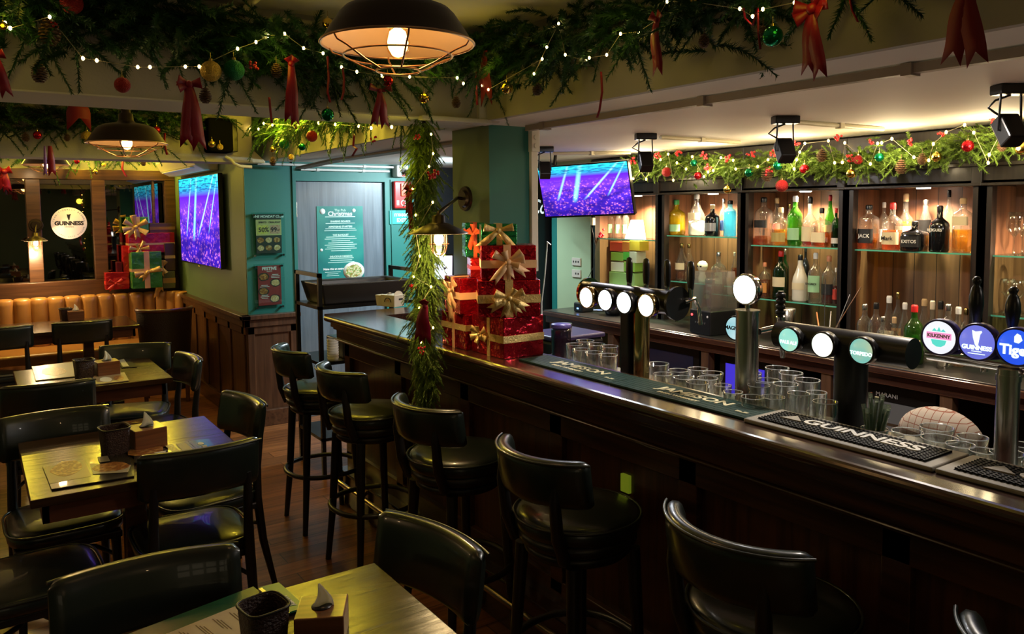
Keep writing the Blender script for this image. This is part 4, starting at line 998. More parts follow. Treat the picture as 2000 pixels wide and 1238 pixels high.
MB().lathe([(0, .001), (.095, .001), (.095, .0016), (0, .0016)], 28, M3 @ Matrix.Translation((W_*.27, H_*.09, 0)) @ Matrix.Diagonal((1, .8, 1, 1))).build('plate_picture', M_PAPER, t, True)
MB().prism([(x, y*.8) for x, y in blob(0, 0, .075, .07, 18, 3)], .0018, .0024, M3 @ Matrix.Translation((W_*.27, H_*.09, 0))).build('food_picture', noise_mat('poster_food', [(.5, .28, .08), (.7, .6, .4), (.15, .3, .05), (.35, .12, .04)], 60), t, True)
b = MB()
for x, y, q in ((.12, .93, .024), (.80, .94, .016), (.08, .40, .012)): b.lathe([(0, .0), (q, 0), (q, .0006), (0, .0006)], 18, M @ Matrix.Translation((W_*x, H_*y, .0024)))
b.build('bauble_print', M_WHITETXT, t, True)
# two acrylic framed notices
def notice(label, px0, py0, px1, py1, top):
    a, c = at(px0, py0, Y=6.25), at(px1, py1, Y=6.25); W_, H_ = c.x-a.x, a.z-c.z
    t = thing('notice_frame', label, 'notice', (a.x+W_/2, 6.25, c.z), 0, 'acrylic framed notices on the teal wall'); M = frame((a.x, 6.235, c.z), '-Y')
    rect(M, 0, W_, 0, H_, 0, .004).build('acrylic_plate', glass('acrylic', (.85, .97, .95), .35, base=.03), t, True)
    for x in (.02, W_-.02):
        for y in (.02, H_-.02): MB().cyl(M @ Vector((x, y, -.025)), M @ Vector((x, y, .010)), .009, n=14).build('standoff', M_CHROME, t, True)
    Mp = M @ Matrix.Translation((W_*.13, H_*.10, -.004)); w2, h2 = W_*.76, H_*.86
    if top:
        rect(Mp, 0, w2, 0, h2, 0, .002).build('sheet', mat('black_notice', (.03, .028, .025), .4), t, True)
        Mz = Mp @ Matrix.Translation((w2/2, 0, .0024))
        lettering('THE MONDAY CLUB', .026, Mz @ Matrix.Translation((0, h2*.94, 0)), M_WHITETXT, t, bold=.0009, shear=.2)
        b = MB(); b.bx(-w2/2, w2/2, h2*.46, h2*.86, 0, .0006, 0, Mz); b.build('offer_panel', mat('tan_panel', (.55, .45, .2), .4), t, True)
        b = MB(); b.bx(-w2*.45, -w2*.03, h2*.50, h2*.72, .0006, .0012, 0, Mz); b.build('drinks_picture', noise_mat('beer_picture', [(.6, .45, .05), (.7, .6, .15), (.4, .25, .05)], 40), t, True)
        b = MB(); b.bx(w2*.05, w2*.45, h2*.50, h2*.72, .0006, .0012, 0, Mz); b.build('drinks_picture', noise_mat('pink_picture', [(.5, .2, .1), (.6, .35, .25), (.35, .12, .06)], 40), t, True)
        lettering('SPIRITS', .02, Mz @ Matrix.Translation((-w2*.24, h2*.79, .0012)), M_DARKTXT, t, bold=.0005); lettering('DRAUGHT', .02, Mz @ Matrix.Translation((w2*.24, h2*.79, .0012)), M_DARKTXT, t, bold=.0005)
        lettering('50%', .05, Mz @ Matrix.Translation((-w2*.2, h2*.6, .0016)), M_DARKTXT, t, bold=.001); lettering('99-', .05, Mz @ Matrix.Translation((w2*.24, h2*.6, .0016)), M_DARKTXT, t, bold=.001)
        for i in range(3):
            for j in range(2): MB().prism(blob((-.33+.32*i)*w2, h2*(.34-.2*j), w2*.13, h2*.07, 14, i+j*3), 0, .0008, Mz).build('food_picture', M_FOOD2 if (i+j) % 2 else M_FOOD, t, True)
    else:
        rect(Mp, 0, w2, 0, h2, 0, .002).build('sheet', mat('red_notice', (.30, .03, .03), .4), t, True)
        Mz = Mp @ Matrix.Translation((w2/2, 0, .0024)); lettering('FESTIVE', .034, Mz @ Matrix.Translation((0, h2*.92, 0)), M_WHITETXT, t, bold=.001)
        lettering('FEASTS', .014, Mz @ Matrix.Translation((0, h2*.85, 0)), M_WHITETXT, t)
        for i, (x, y) in enumerate(((-.25, .72), (.25, .56), (-.27, .36), (.20, .16))):
            MB().prism(blob(x*w2, y*h2, w2*.23, h2*.105, 16, 20+i), 0, .0008, Mz).build('plate_picture', mat('dark_plate', (.05, .04, .035), .3), t, True)
            MB().prism(blob(x*w2, y*h2, w2*.18, h2*.08, 16, 30+i), .0008, .0016, Mz).build('food_picture', M_FOOD2 if i % 2 else M_FOOD, t, True)
        b = MB(); lines(b, Mz, w2*.05, w2*.45, h2*.76, 3, .012, .004, rr); lines(b, Mz, -w2*.45, 0, h2*.5, 2, .012, .004, rr); lines(b, Mz, -w2*.45, 0, h2*.25, 3, .012, .004, rr); b.build('printed_lines', M_WHITETXT, t, True)
notice('acrylic framed notice lettered THE MONDAY CLUB, the upper of two', 489, 415, 557, 502, True)
notice('acrylic framed red notice lettered FESTIVE, the lower of two', 494, 516, 556, 602, False)
# exit sign, fire call box, camera
a, c = at(760, 411, Y=6.249), at(806, 437, Y=6.249); W_, H_ = c.x-a.x, a.z-c.z; t = thing('exit_sign', 'teal EXIT sign under the red fire call box', 'exit sign', (a.x+W_/2, 6.249, c.z)); M = frame((a.x, 6.248, c.z), '-Y')
rect(M, 0, W_, 0, H_, 0, .008).build('plate', mat('exit_green', (.02, .35, .30), .4, emit=(.05, .6, .5), es=.06), t, True, bevel=.001)
TH = mat('exit_white', (.7, .9, .85), .4, emit=(.5, 1, .9), es=.3); lettering('EXIT', .045, M @ Matrix.Translation((W_/2, H_*.27, .009)), TH, t, bold=.0008)
lettering('\u0e17\u0e32\u0e07\u0e2d\u0e2d\u0e01', .042, M @ Matrix.Translation((W_/2, H_*.68, .009)), TH, t, bold=.001)
a, c = at(765, 354, Y=6.249), at(800, 407, Y=6.249); W_, H_ = c.x-a.x, a.z-c.z; t = thing('fire_call_box', 'red fire call box on the teal wall beside the door', 'fire alarm', (a.x+W_/2, 6.249, c.z)); M = frame((a.x, 6.249, c.z), '-Y')
rect(M, 0, W_, 0, H_, 0, .05).build('case', mat('red_plastic', (.5, .02, .02), .3), t, True, bevel=.012, bseg=3)
rect(M, W_*.35, W_*.65, H_*.45, H_*.92, .05, .062).build('pull_handle', mat('orange_red', (.7, .08, .02), .3), t, True, bevel=.004)
b = MB(); b.lathe([(.018, .051), (.026, .051), (.026, .052), (.018, .052)], 18, M @ Matrix.Translation((W_*.5, H_*.2, 0))); b.bx(W_*.12, W_*.25, H_*.12, H_*.3, .051, .052, 0, M); b.bx(W_*.78, W_*.9, H_*.12, H_*.3, .051, .052, 0, M); b.build('white_symbols', M_WHITETXT, t, True)
p = at(787, 335, Y=6.15); t = thing('security_camera', 'white dome security camera at the top right of the door', 'camera', p)
MB().bx(-.055, .055, 0, .10, -.045, .055).build('housing', M_WHITE, t, bevel=.012, bseg=3)
MB().lathe([(0, .035), (.02, .03), (.032, .015), (.036, 0)], 20, frame((0.01, -.001, -.005), '-Y')).build('lens', M_CHROME, t); MB().lathe([(0, .04), (.014, .034), (.018, .028)], 16, frame((0.01, -.001, -.005), '-Y')).build('pupil', M_BLACK, t)
# loudspeaker and air conditioner
a, c = at(397, 232, Y=5.98), at(443, 300, Y=5.98); t = thing('loudspeaker', 'black loudspeaker at the end of the far beam, behind the pink ribbon bow', 'loudspeaker', ((a.x+c.x)/2+.02, 5.93, c.z))
MB().bx(a.x, c.x+.02, 5.86, 6.01, c.z, a.z).build('cabinet', mat('speaker_black', (.005, .005, .005), 1.0, spec=.0), t, True, bevel=.02, bseg=3); MB().bx(c.x+.02, c.x+.06, 5.90, 6.01, c.z+.01, a.z).build('bracket', M_BLACKM, t, True, bevel=.004)
lettering('RCF', .012, frame(((a.x+c.x)/2, 5.858, c.z+.04), '-Y'), M_STEEL, t, name='badge')
t = thing('air_conditioner', 'cream wall air conditioner above the booth television, yellow lit', 'air conditioner', (1.66, 7.7, 2.06))
b = MB(); pr = [(1.78, 2.06), (1.78, 2.34), (1.60, 2.34), (1.55, 2.27), (1.55, 2.18), (1.59, 2.10), (1.67, 2.058)]
b.prism(pr, -8.45, -7.0, Matrix(((1,0,0,0),(0,0,-1,0),(0,1,0,0),(0,0,0,1)))); b.build('casing', M_CREAM, t, True, bevel=.01)
MB().bx(1.575, 1.61, 7.12, 8.3, 2.082, 2.088).build('air_flap', M_BEAMW, t, True)

# ================================================================== bows and ribbons
def axes(nrm, up=(0, 0, 1)):
    ez = Vector(nrm).normalized(); ex = Vector(up).cross(ez).normalized(); ey = ez.cross(ex)
    return Matrix((ex, ey, ez)).transposed().to_4x4()
def tail(b, M, p0, p1, w, bulge=.01, notch=True, th=.0012):
    """flat tail from p0 to p1 (2D), V-cut at the end"""
    p0, p1 = Vector((*p0, 0)), Vector((*p1, 0)); d = (p1-p0); L = d.length; d.normalize(); s = Vector((-d.y, d.x, 0)); n = 7; vs = []
    for i in range(n+1):
        u = i/n; ww = w*(.55+.45*min(1, u*2)); z = bulge*math.sin(u*PI*1.6)+.004
        for k in (-1, 0, 1):
            q = p0+d*L*u+s*ww*k; 
            if i == n and notch: q += d*(w*.9 if k else -w*.5)
            vs.append(M @ Vector((q.x, q.y, z+(.003 if k == 0 else 0))))
    off = (M.to_3x3() @ Vector((0, 0, th))); k0 = len(vs); vs += [v+off for v in vs]
    fs = []
    for i in range(n):
        for k in (0, 1):
            a = i*3+k; fs += [(a, a+1, a+4, a+3), (k0+a, k0+a+3, k0+a+4, k0+a+1)]
        fs += [(i*3, i*3+3, k0+i*3+3, k0+i*3), (i*3+2, k0+i*3+2, k0+i*3+5, i*3+5)]
    a = n*3; fs += [(a, a+1, k0+a+1, k0+a), (a+1, a+2, k0+a+2, k0+a+1)]
    b.add(vs, fs, 0, True)
def loop(b, M, ang, L, w, H=.35, tilt=0.0):
    """one bow loop leaving the knot at angle ang in the local plane"""
    c, s = math.cos(ang), math.sin(ang); pts = []; wv = []; n = 14
    for i in range(n+1):
        t = i/n; r = L*math.sin(PI*t)**.8; z = .006+L*H*(1-math.cos(2*PI*t))/2*.6+L*H*.5*math.sin(PI*t)+(t-.5)*.004
        z = .006+L*H*math.sin(PI*t)*(1 if True else 0)*(0.35+0.65*t)
        pts.append(M @ Vector((c*r, s*r, z))); k = (.35+.65*math.sin(PI*t))
        wv.append((M.to_3x3() @ Vector((-s*w*k, c*w*k, tilt*w*k))))
    b.strip(pts, wv, .0012)
def bow(name, M, L, w, m, parent=None, loops=(15, 165), tails=(), small=()):
    b = MB()
    for a in loops: loop(b, M, R_(a), L, w)
    for a in small: loop(b, M @ Matrix.Translation((0, 0, .006)), R_(a), L*.7, w*.8, .55)
    for p1 in tails: tail(b, M, (0, 0), p1, w*.85)
    b.sph(M @ Vector((0, 0, L*.16)), w*.75, 10, 0, (1, 1, 1))
    return b.build(name, m, parent, parent is not None)

# ================================================================== gift boxes
def gift(label, c, size, rz, z0, m, ribs, group, crinkle=True):
    """size (w along local x, d, h); local -Y is the face turned to the photographer. ribs: (kind, face offset, width, material)"""
    w_, d_, h_ = size; t = thing('gift_box', label, 'gift box', (c[0], c[1], z0), R_(rz), group)
    n = 7; b = MB()
    b.bx(-w_/2, w_/2, -d_/2, d_/2, 0, h_)
    o = b.build('wrapped_box', m, t, bevel=.004)
    for kind, off, rw, rm in ribs:
        b = MB(); e = .0015
        if kind == 'h':     # band round the middle, horizontal
            z = h_*off
            b.bx(-w_/2-e, w_/2+e, -d_/2-e, -d_/2+.001, z-rw/2, z+rw/2); b.bx(-w_/2-e, w_/2+e, d_/2-.001, d_/2+e, z-rw/2, z+rw/2)
            b.bx(-w_/2-e, -w_/2+.001, -d_/2, d_/2, z-rw/2, z+rw/2); b.bx(w_/2-.001, w_/2+e, -d_/2, d_/2, z-rw/2, z+rw/2)
        elif kind == 'v':   # band over the top, seen on the -Y face
            x = w_*(off-.5); e = .0024
            b.bx(x-rw/2, x+rw/2, -d_/2-e, -d_/2+.001, 0, h_+e); b.bx(x-rw/2, x+rw/2, -d_/2, d_/2, h_-.001, h_+e)
        elif kind == 'x':   # band over the top, seen on the -X face
            y = d_*(off-.5); e = .0024
            b.bx(-w_/2-e, -w_/2+.001, y-rw/2, y+rw/2, 0, h_+e); b.bx(-w_/2, w_/2, y-rw/2, y+rw/2, h_-.001, h_+e)
        b.build('ribbon_band', rm, t)
    return t
def gift_bow(t, x, y, z, nrm, L, w, m, **kw):
    M = Matrix.Translation((x, y, z)) @ axes(nrm); o = bow('ribbon_bow', M, L, w, m, None, **kw); o.parent = t; return o
GR = 'stacked gift boxes on the bar'
g1 = gift('large red foil gift box with gold ribbon, lowest of the front bar stack', (1.85, 2.735), (.20, .245, .168), 0, 1.1, M_RED, [('h', .47, .030, M_GOLDR), ('x', .45, .022, M_GOLDR)], GR)
gift_bow(g1, -.105, .04, .085, (-1, -.2, 0), .05, .014, M_GOLDR, loops=(30, 150, 200, 340), small=(90, 260), tails=[(-.03, -.035), (.03, -.03)])
g2 = gift('red foil gift box with a gold glitter ribbon bow, middle of the front stack', (1.83, 2.70), (.252, .19, .15), -30, 1.2685, M_RED, [('h', .5, .034, M_GOLDR), ('v', .5, .032, M_GOLDR)], GR)
gift_bow(g2, 0.0, -.105, .08, (0, -1, 0), .062, .017, M_GOLDR, loops=(25, 160, 195), small=(60, 330), tails=[(-.075, -.045), (-.02, -.075), (.035, -.06), (.065, -.04)])
g3 = gift('red foil gift box with a cream satin bow, third in the front stack', (1.83, 2.70), (.222, .18, .14), -30, 1.419, M_RED, [('h', .46, .032, M_CREAMR), ('v', .47, .03, M_CREAMR)], GR)
gift_bow(g3, -.005, -.105, .075, (0, -1, 0), .066, .018, M_CREAMR, loops=(10, 150, 35), small=(110, 340), tails=[(-.055, -.075), (.01, -.06), (.07, -.045)])
g4 = gift('green foil gift box with a gold bow on top of the front stack', (1.795, 2.715), (.145, .12, .085), -28, 1.5595, M_GREENF, [('v', .5, .024, M_GOLDR)], GR)
gift_bow(g4, -.005, -.068, .06, (0, -1, 0), .06, .016, M_GOLDR, loops=(12, 168), small=(), tails=[(-.075, -.065), (.065, -.075)])
g5 = gift('red foil gift box with gold ribbon, lowest of the rear stack beside the hanging garland', (1.835, 2.985), (.20, .21, .155), 0, 1.1, M_RED, [('h', .62, .026, M_GOLDR), ('x', .5, .018, M_CREAMR)], GR)
g6 = gift('red foil gift box with a peach satin bow, second of the rear stack', (1.83, 2.98), (.19, .20, .155), -10, 1.2555, M_RED, [('h', .5, .03, M_CREAMR), ('x', .5, .018, M_CREAMR)], GR)
gift_bow(g6, -.105, -.02, .10, (-1, -.5, 0), .055, .016, M_CREAMR, loops=(40, 140), small=(80, 10), tails=[(-.01, -.13), (.03, -.10)])
g7 = gift('small crinkled red foil gift between the two bar stacks', (1.86, 2.93), (.13, .13, .085), -25, 1.411, mat('crinkled_red_foil', (.6, .02, .02), .15, .8, bump=1.0, bscale=22), [('h', .5, .016, mat('red_gift_ribbon', (.7, .05, .03), .4))], GR)
g8 = gift('green and gold gift with an orange red bow, topmost of the rear stack', (1.845, 2.99), (.085, .085, .15), -20, 1.4965, M_GREENF, [('v', .5, .016, mat('orange_ribbon', (.8, .12, .03), .4))], GR)
gift_bow(g8, -.01, -.048, .10, (-.3, -1, 0), .045, .012, MATS['orange_ribbon'], loops=(20, 160, 90), small=(50, 130, 270), tails=[(-.02, -.08), (.02, -.085)])
# presents on the booth ledge
GB = 'stacked gift boxes on the booth ledge'
def gpx(label, x0, x1, yt, yb, Y, d, m, ribs, rz=0):
    a, c = at(x0, yt, Y=Y), at(x1, yb, Y=Y)
    return gift(label, ((a.x+c.x)/2, Y+d/2), (c.x-a.x, d, a.z-c.z), rz, c.z, m, ribs, GB)
M_RED2 = mat('red_foil_paper', (.5, .012, .015), .25, .25, bump=.8, bscale=11, bd=.02, noise=.3, coat=.3)
M_GREEN2 = mat('green_foil_paper', (.06, .30, .06), .25, .3, bump=.8, bscale=11, bd=.02, noise=.3, coat=.3)
zl = .915
M_BROWNF = mat('brown_foil', (.12, .07, .04), .3, .5, bump=.6, bscale=9)
a1 = gpx('red foil present at the left foot of the booth stack, on the bench ledge', 206, 253, 533, 564, 8.56, .12, M_RED2, [('h', .4, .03, mat('red_bow', (.6, .03, .02), .4))])
gift_bow(a1, -.02, -.07, .06, (0, -1, 0), .07, .02, MATS['red_bow'], loops=(30, 150), tails=[(-.06, -.06), (.06, -.04)])
a2 = gpx('green foil present with a yellow cross ribbon and bow in the booth stack', 256, 318, 493, 561, 8.45, .2, M_GREEN2, [('h', .5, .03, M_GOLDR), ('v', .5, .05, M_CREAMR)])
gift_bow(a2, 0, -.11, .16, (0, -1, 0), .12, .03, M_GOLDR, loops=(15, 190), tails=[(-.05, -.06)])
a3 = gpx('tall red crinkled present behind the green one at the booth', 239, 262, 480, 560, 8.6, .1, M_RED2, [])
a4 = gpx('red present with a gold bow, upper middle of the booth stack', 250, 342, 456, 492, 8.52, .16, M_RED2, [('h', .45, .02, M_GOLDR)])
gift_bow(a4, -.12, -.09, .04, (0, -1, 0), .09, .02, M_GOLDR, loops=(10, 170, 60), small=(120, 240), tails=[(-.05, -.08), (.03, -.09)])
a5 = gpx('green present with a large pale gold bow on top of the booth stack', 249, 291, 424, 455, 8.52, .14, M_GREEN2, [('v', .5, .03, M_GOLDR)])
gift_bow(a5, -.03, -.08, .06, (0, -1, 0), .12, .03, M_GOLDR, loops=(30, 100, 150, 190, 330), tails=[(-.07, -.07), (.02, -.10)])
a6 = gpx('dark brown present with a gold band at the right end of the booth stack', 321, 343, 475, 528, 8.5, .16, M_BROWNF, [('h', .5, .03, M_GOLDR)])
gift_bow(a6, -.08, -.09, .04, (0, -1, 0), .07, .02, M_GOLDR, loops=(90, 60, 300), tails=[(-.05, .08), (.0, -.09)])
a7 = gpx('olive present with an orange band, lowest at the right of the booth stack', 318, 343, 530, 562, 8.5, .18, mat('olive_paper', (.12, .13, .04), .4), [('h', .45, .05, mat('orange_band', (.5, .28, .06), .4))])
gift_bow(a7, -.09, -.10, .12, (0, -1, 0), .07, .025, M_GOLDR, loops=(60, 120), tails=[(-.04, -.20), (.01, -.14)])
a8 = gpx('dark present with a brown band high in the booth stack, in shadow', 292, 342, 436, 455, 8.6, .12, M_BROWNF, [('h', .5, .03, mat('brown_band', (.25, .14, .05), .5))])
a9 = gpx('small dark red present above the left red one in the booth stack', 228, 239, 512, 532, 8.58, .1, mat('dark_red_foil', (.15, .01, .02), .3, .6, bump=.7, bscale=9), [])

# ================================================================== taps
def disc(name, parent, c, r, m, nrm='-X', th=.006, ring=None, ring_m=None):
    M = frame(c, nrm); MB().lathe([(0, th), (r*.97, th), (r, th*.6), (r, 0), (0, 0)], 36, M).build(name, m, parent, True)
    if ring: MB().lathe([(r*1.0, -.02), (r*1.10, -.02), (r*1.12, .0), (r*1.08, th*1.2), (r*.985, th*1.2), (r*.985, 0)], 36, M).build('lens_ring', ring_m or M_BLACK, parent, True)
    return M @ Matrix.Translation((0, 0, th+.0006))
def paddle(t, base, h, w, m=None, side=M_CHROME):
    b = MB(); x, y, z = base
    prof = [(w*.35, 0), (w*.42, h*.1), (w*.5, h*.4), (w*.5, h*.75), (w*.38, h*.95), (0, h)]
    M = Matrix.Translation(base) @ Matrix.Diagonal((.6, 1, 1, 1)); b.lathe(prof, 16, M); b.build('tap_handle', m or M_BLACK, t, True)
    MB().cyl((x, y, z-.03), (x, y, z+.005), w*.28, n=12).build('handle_collar', side, t, True)
LENSW = glow('lens_white', (.8, .95, 1.0), 4)
def lens_pic(name, cols, es):
    if name in MATS: return MATS[name]
    mt = noise_mat(name, cols, 9, .3, False); nt = mt.node_tree; b = nt.nodes['Principled BSDF']
    cr = [n for n in nt.nodes if n.type == 'VALTORGB'][0]; nt.links.new(cr.outputs[0], b.inputs['Emission Color']); b.inputs['Emission Strength'].default_value = es
    b.inputs['Base Color'].default_value = (.05, .05, .05, 1); [nt.links.remove(l) for l in list(b.inputs['Base Color'].links)]
    return mt
zl0 = .985
# tower 1
t = thing('beer_tap_tower', 'gold and black beer tower with four glowing white lenses beside the gift boxes', 'beer tap', (2.10, 2.22, zl0))
MB().cyl((2.10, 2.19, zl0), (2.10, 2.19, 1.33), .032, n=28).build('column', M_BRASS, t, True); MB().bx(2.06, 2.12, 2.222, 2.265, zl0, 1.33).build('column', M_BLACK, t, True, bevel=.004)
MB().cyl((2.12, 2.53, 1.355), (2.12, 2.03, 1.355), .046, n=32).build('barrel', M_BLACKM, t, True)
for y in (2.53, 2.03): MB().cyl((2.12, y, 1.355), (2.12, y-.012, 1.355), .062, n=32).build('end_cap', M_BRASS if y > 2.2 else M_BLACKM, t, True, bevel=.003)
for y in (2.45, 2.335, 2.227, 2.108): disc('lens', t, (2.05, y, 1.345), .040, LENSW, ring=True, ring_m=M_BRASS if y in (2.45, 2.108) else M_BLACK); MB().cyl((2.055, y, 1.345), (2.10, y, 1.35), .036, n=24).build('lens_housing', M_BRASS, t, True)
for px in (1229, 1262, 1303, 1349):
    y = at(px, 560, X=2.17).y; paddle(t, (2.17, y, 1.405), .105, .034); MB().tube([(2.14, y, 1.36), (2.19, y, 1.37), (2.215, y, 1.33), (2.22, y-.004, 1.27)], .008, 8).build('spout', M_CHROME, t, True)
# tower 2
t = thing('beer_tap_tower', 'brushed steel single beer column with one bright white round lamp on top', 'beer tap', (2.10, 1.68, zl0))
MB().cyl((2.08, 1.675, zl0), (2.08, 1.675, 1.365), .037, n=32).cyl((2.08, 1.675, 1.362), (2.08, 1.675, 1.370), .040, n=32).build('column', M_STEEL, t, True)
MB().cyl((2.08, 1.675, 1.37), (2.08, 1.675, 1.395), .008, n=10).build('stem', M_CHROME, t, True)
disc('lens', t, (2.07, 1.676, 1.437), .046, glow('lens_bright', (.9, .97, 1), 11), ring=True, ring_m=M_CHROME)
MB().cyl((2.07, 1.676, 1.437), (2.10, 1.676, 1.437), .044, n=28).build('lens_housing', M_CHROME, t, True)
b = MB(); y = 1.645; b.tube([(2.10, y, 1.30), (2.19, y, 1.305), (2.225, y, 1.30)], .011, 10); b.tube([(2.21, y, 1.34), (2.215, y, 1.29), (2.225, y, 1.20)], .010, 10, radii=[.014, .013, .008]); b.build('spout', M_CHROME, t, True)
b = MB(); 
for k in range(4): b.lathe([(.010, 0), (.016, .004), (.016, .014), (.010, .018)], 16, Matrix.Translation((2.21, y, 1.345+k*.019)))
b.cyl((2.21, y, 1.33), (2.21, y, 1.425), .010, n=12); b.build('tap_handle', M_BLACKM, t, True)
# small lens behind tower 2
c = at(1437, 641, X=2.22); t = thing('beer_lens', 'round white and blue lens lettered MAGNERS half hidden behind the steel column', 'beer tap', (2.24, c.y, zl0))
M = disc('lens', t, c, .040, lens_pic('lens_magners', [(.05, .5, .6), (.5, .8, .85), (.9, .9, .9)], .45), ring=True, ring_m=M_BLACKM); MB().cyl((2.245, c.y, zl0), (2.245, c.y, c.z), .012, n=12).build('stand', M_BLACKM, t, True)
MB().cyl((2.225, c.y, c.z), (2.25, c.y, c.z), .036, n=20).build('lens_housing', M_BLACKM, t, True)
lettering('MAGNERS', .019, M, M_DARKTXT, t, bold=.0006)
# tower 3
t = thing('beer_tap_tower', 'black T-shaped beer tower with pale ale and TORPEDO lenses', 'beer tap', (2.12, 1.345, zl0))
MB().cyl((2.12, 1.33, zl0), (2.12, 1.33, 1.30), .047, n=32).build('column', M_BLACK, t, True); MB().cyl((2.12, 1.58, 1.298), (2.12, 1.145, 1.298), .043, n=36).build('barrel', M_BLACK, t, True, bevel=.004)
PAL = lens_pic('lens_ale', [(.9, .75, .25), (.35, .8, .65), (.15, .65, .6)], .5); PA2 = lens_pic('lens_mid', [(.95, .8, .4), (.9, .95, .8), (.4, .85, .8)], 1.3); PA3 = lens_pic('lens_torpedo', [(.9, .75, .3), (.25, .65, .55), (.05, .5, .55)], .42)
for y, mm, tx in ((1.497, PAL, 'PALE ALE'), (1.381, PA2, None), (1.258, PA3, 'TORPEDO')):
    M = disc('lens', t, (2.058, y, 1.297), .0355, mm, ring=True, ring_m=M_BLACK); MB().cyl((2.062, y, 1.297), (2.09, y, 1.297), .034, n=20).build('lens_housing', M_BLACK, t, True)
    if tx: lettering(tx, .0145, M @ Matrix.Translation((0, -.008, 0)), mat('lens_print', (.9, .95, .95), .5, emit=(.8, 1, 1), es=.6), t, bold=.0005)
# tower 4
t = thing('beer_tap_tower', 'chrome beer tower at the right edge with KILKENNY, GUINNESS and Tiger discs', 'beer tap', (2.10, .93, zl0))
MB().cyl((2.10, .895, zl0), (2.10, .895, 1.30), .026, n=28).cyl((2.10, .895, 1.27), (2.10, .895, 1.285), .028, n=28).build('column', M_STEEL, t, True)
MB().cyl((2.12, 1.10, 1.315), (2.12, .55, 1.315), .028, n=28).build('barrel', M_CHROME, t, True, bevel=.003)
LW = lens_pic('disc_white', [(.75, .8, 1), (.9, .92, 1), (1, 1, 1)], .5); LB = lens_pic('disc_violet', [(.13, .15, .62), (.16, .18, .72), (.2, .24, .8)], .5); LT = lens_pic('disc_blue', [(.01, .05, .75), (.02, .1, .85), (.03, .15, .9)], .5)
for y, mm, tx in ((1.052, LW, 'KILKENNY'), (.958, LB, 'GUINNESS'), (.868, LT, 'Tiger')):
    M = disc('disc', t, (2.075, y, 1.36), .0435, mm, ring=True, ring_m=mat('violet_rim', (.05, .04, .2), .3)); MB().cyl((2.08, y, 1.36), (2.12, y, 1.335), .016, n=14).build('disc_arm', M_CHROME, t, True)
    if tx == 'KILKENNY':
        b = MB(); b.bx(-.032, .032, -.004, .013, 0, .0005, 0, M); b.build('banner', mat('pink_print', (.8, .25, .5), .5, emit=(.9, .3, .6), es=.5), t, True)
        lettering('KILKENNY', .0125, M @ Matrix.Translation((0, .004, .001)), M_WHITETXT, t, bold=.0005); TE = mat('teal_print', (.1, .6, .5), .5, emit=(.1, .7, .6), es=.5)
        MB().prism([(-.02, -.006), (.02, -.006), (.016, -.018), (.006, -.024), (-.006, -.024), (-.016, -.018)], 0, .0005, M).build('emblem', TE, t, True)
        MB().prism([(-.018, .016), (-.012, .024), (-.005, .017), (0, .028), (.005, .017), (.011, .023), (.018, .016)], 0, .0005, M).build('emblem', TE, t, True)
    elif tx == 'GUINNESS':
        LP = mat('lens_print', (.9, .95, .95), .5, emit=(.8, 1, 1), es=.6); harp(t, .036, M @ Matrix.Translation((0, .012, 0)), LP); lettering(tx, .0155, M @ Matrix.Translation((0, -.014, 0)), LP, t, bold=.0006)
        b = MB(); lines(b, M, -.022, .022, -.024, 2, .006, .002, rr, 0); b.build('small_print', LP, t, True)
    else:
        LP = MATS['lens_print']; lettering(tx, .034, M @ Matrix.Translation((0, -.008, 0)), LP, t, bold=.0012); MB().prism([(-.004, .012), (.006, .010), (.014, .018), (.010, .030), (.002, .034), (-.004, .026)], 0, .0006, M).build('emblem', LP, t, True)
def turned(t, p, h):
    MB().lathe([(.008, 0), (.010, .01), (.013, h*.2), (.018, h*.45), (.017, h*.62), (.012, h*.78), (.0075, h*.83), (.010, h*.88), (.0115, h*.93), (.006, h*.99), (0, h)], 20, Matrix.Translation(p)).build('tap_handle', M_BLACK, t, True)
    MB().cyl((p[0], p[1], p[2]-.035), (p[0], p[1], p[2]+.002), .012, .009, 14).build('handle_collar', M_CHROME, t, True)
    MB().tube([(p[0]-.02, p[1], p[2]-.05), (p[0]+.04, p[1], p[2]-.04), (p[0]+.055, p[1], p[2]-.12)], .009, 10).build('spout', M_CHROME, t, True)
for px in (1905, 1977):
    q = at(px, 640, X=2.14); turned(t, (2.14, q.y, 1.385), .135 if px == 1905 else .115)

# ================================================================== bottles
GC = glass('bottle_clear', (.93, .95, .94), .8, body=.045, bodycol=(.8, .8, .75)); GGN = glass('bottle_green', (.2, .5, .12), .5, body=.22, bodycol=(.10, .30, .04)); GDG = glass('bottle_dark_green', (.05, .18, .06), .5, body=.2, bodycol=(.03, .12, .03))
GBL = glass('bottle_blue', (.45, .8, .88), .5, body=.3, bodycol=(.3, .6, .68)); GBK = mat('bottle_black', (.006, .006, .007), .12, coat=.5); GYL = glass('bottle_yellow', (.85, .75, .1), .5, body=.35, bodycol=(.75, .6, .03))
LIQ = {'amber': glass('amber_liquor', (.75, .33, .05), .2, body=.3, bodycol=(.42, .13, .01)), 'gold': glass('gold_liquor', (.95, .66, .12), .2, body=.3, bodycol=(.6, .34, .03)), 'red': glass('red_liquor', (.4, .05, .02), .2, body=.4, bodycol=(.3, .04, .02)),
       'clear': None, 'yellow': glass('yellow_liquor', (.9, .8, .1), .2, body=.5, bodycol=(.8, .65, .05)), 'blue': glass('blue_liquor', (.4, .78, .88), .2, body=.35, bodycol=(.25, .55, .65)), 'white': mat('milky_liquor', (.75, .72, .62), .4), 'green': glass('green_liquor', (.15, .45, .1), .2, body=.3, bodycol=(.08, .28, .03)), None: None}
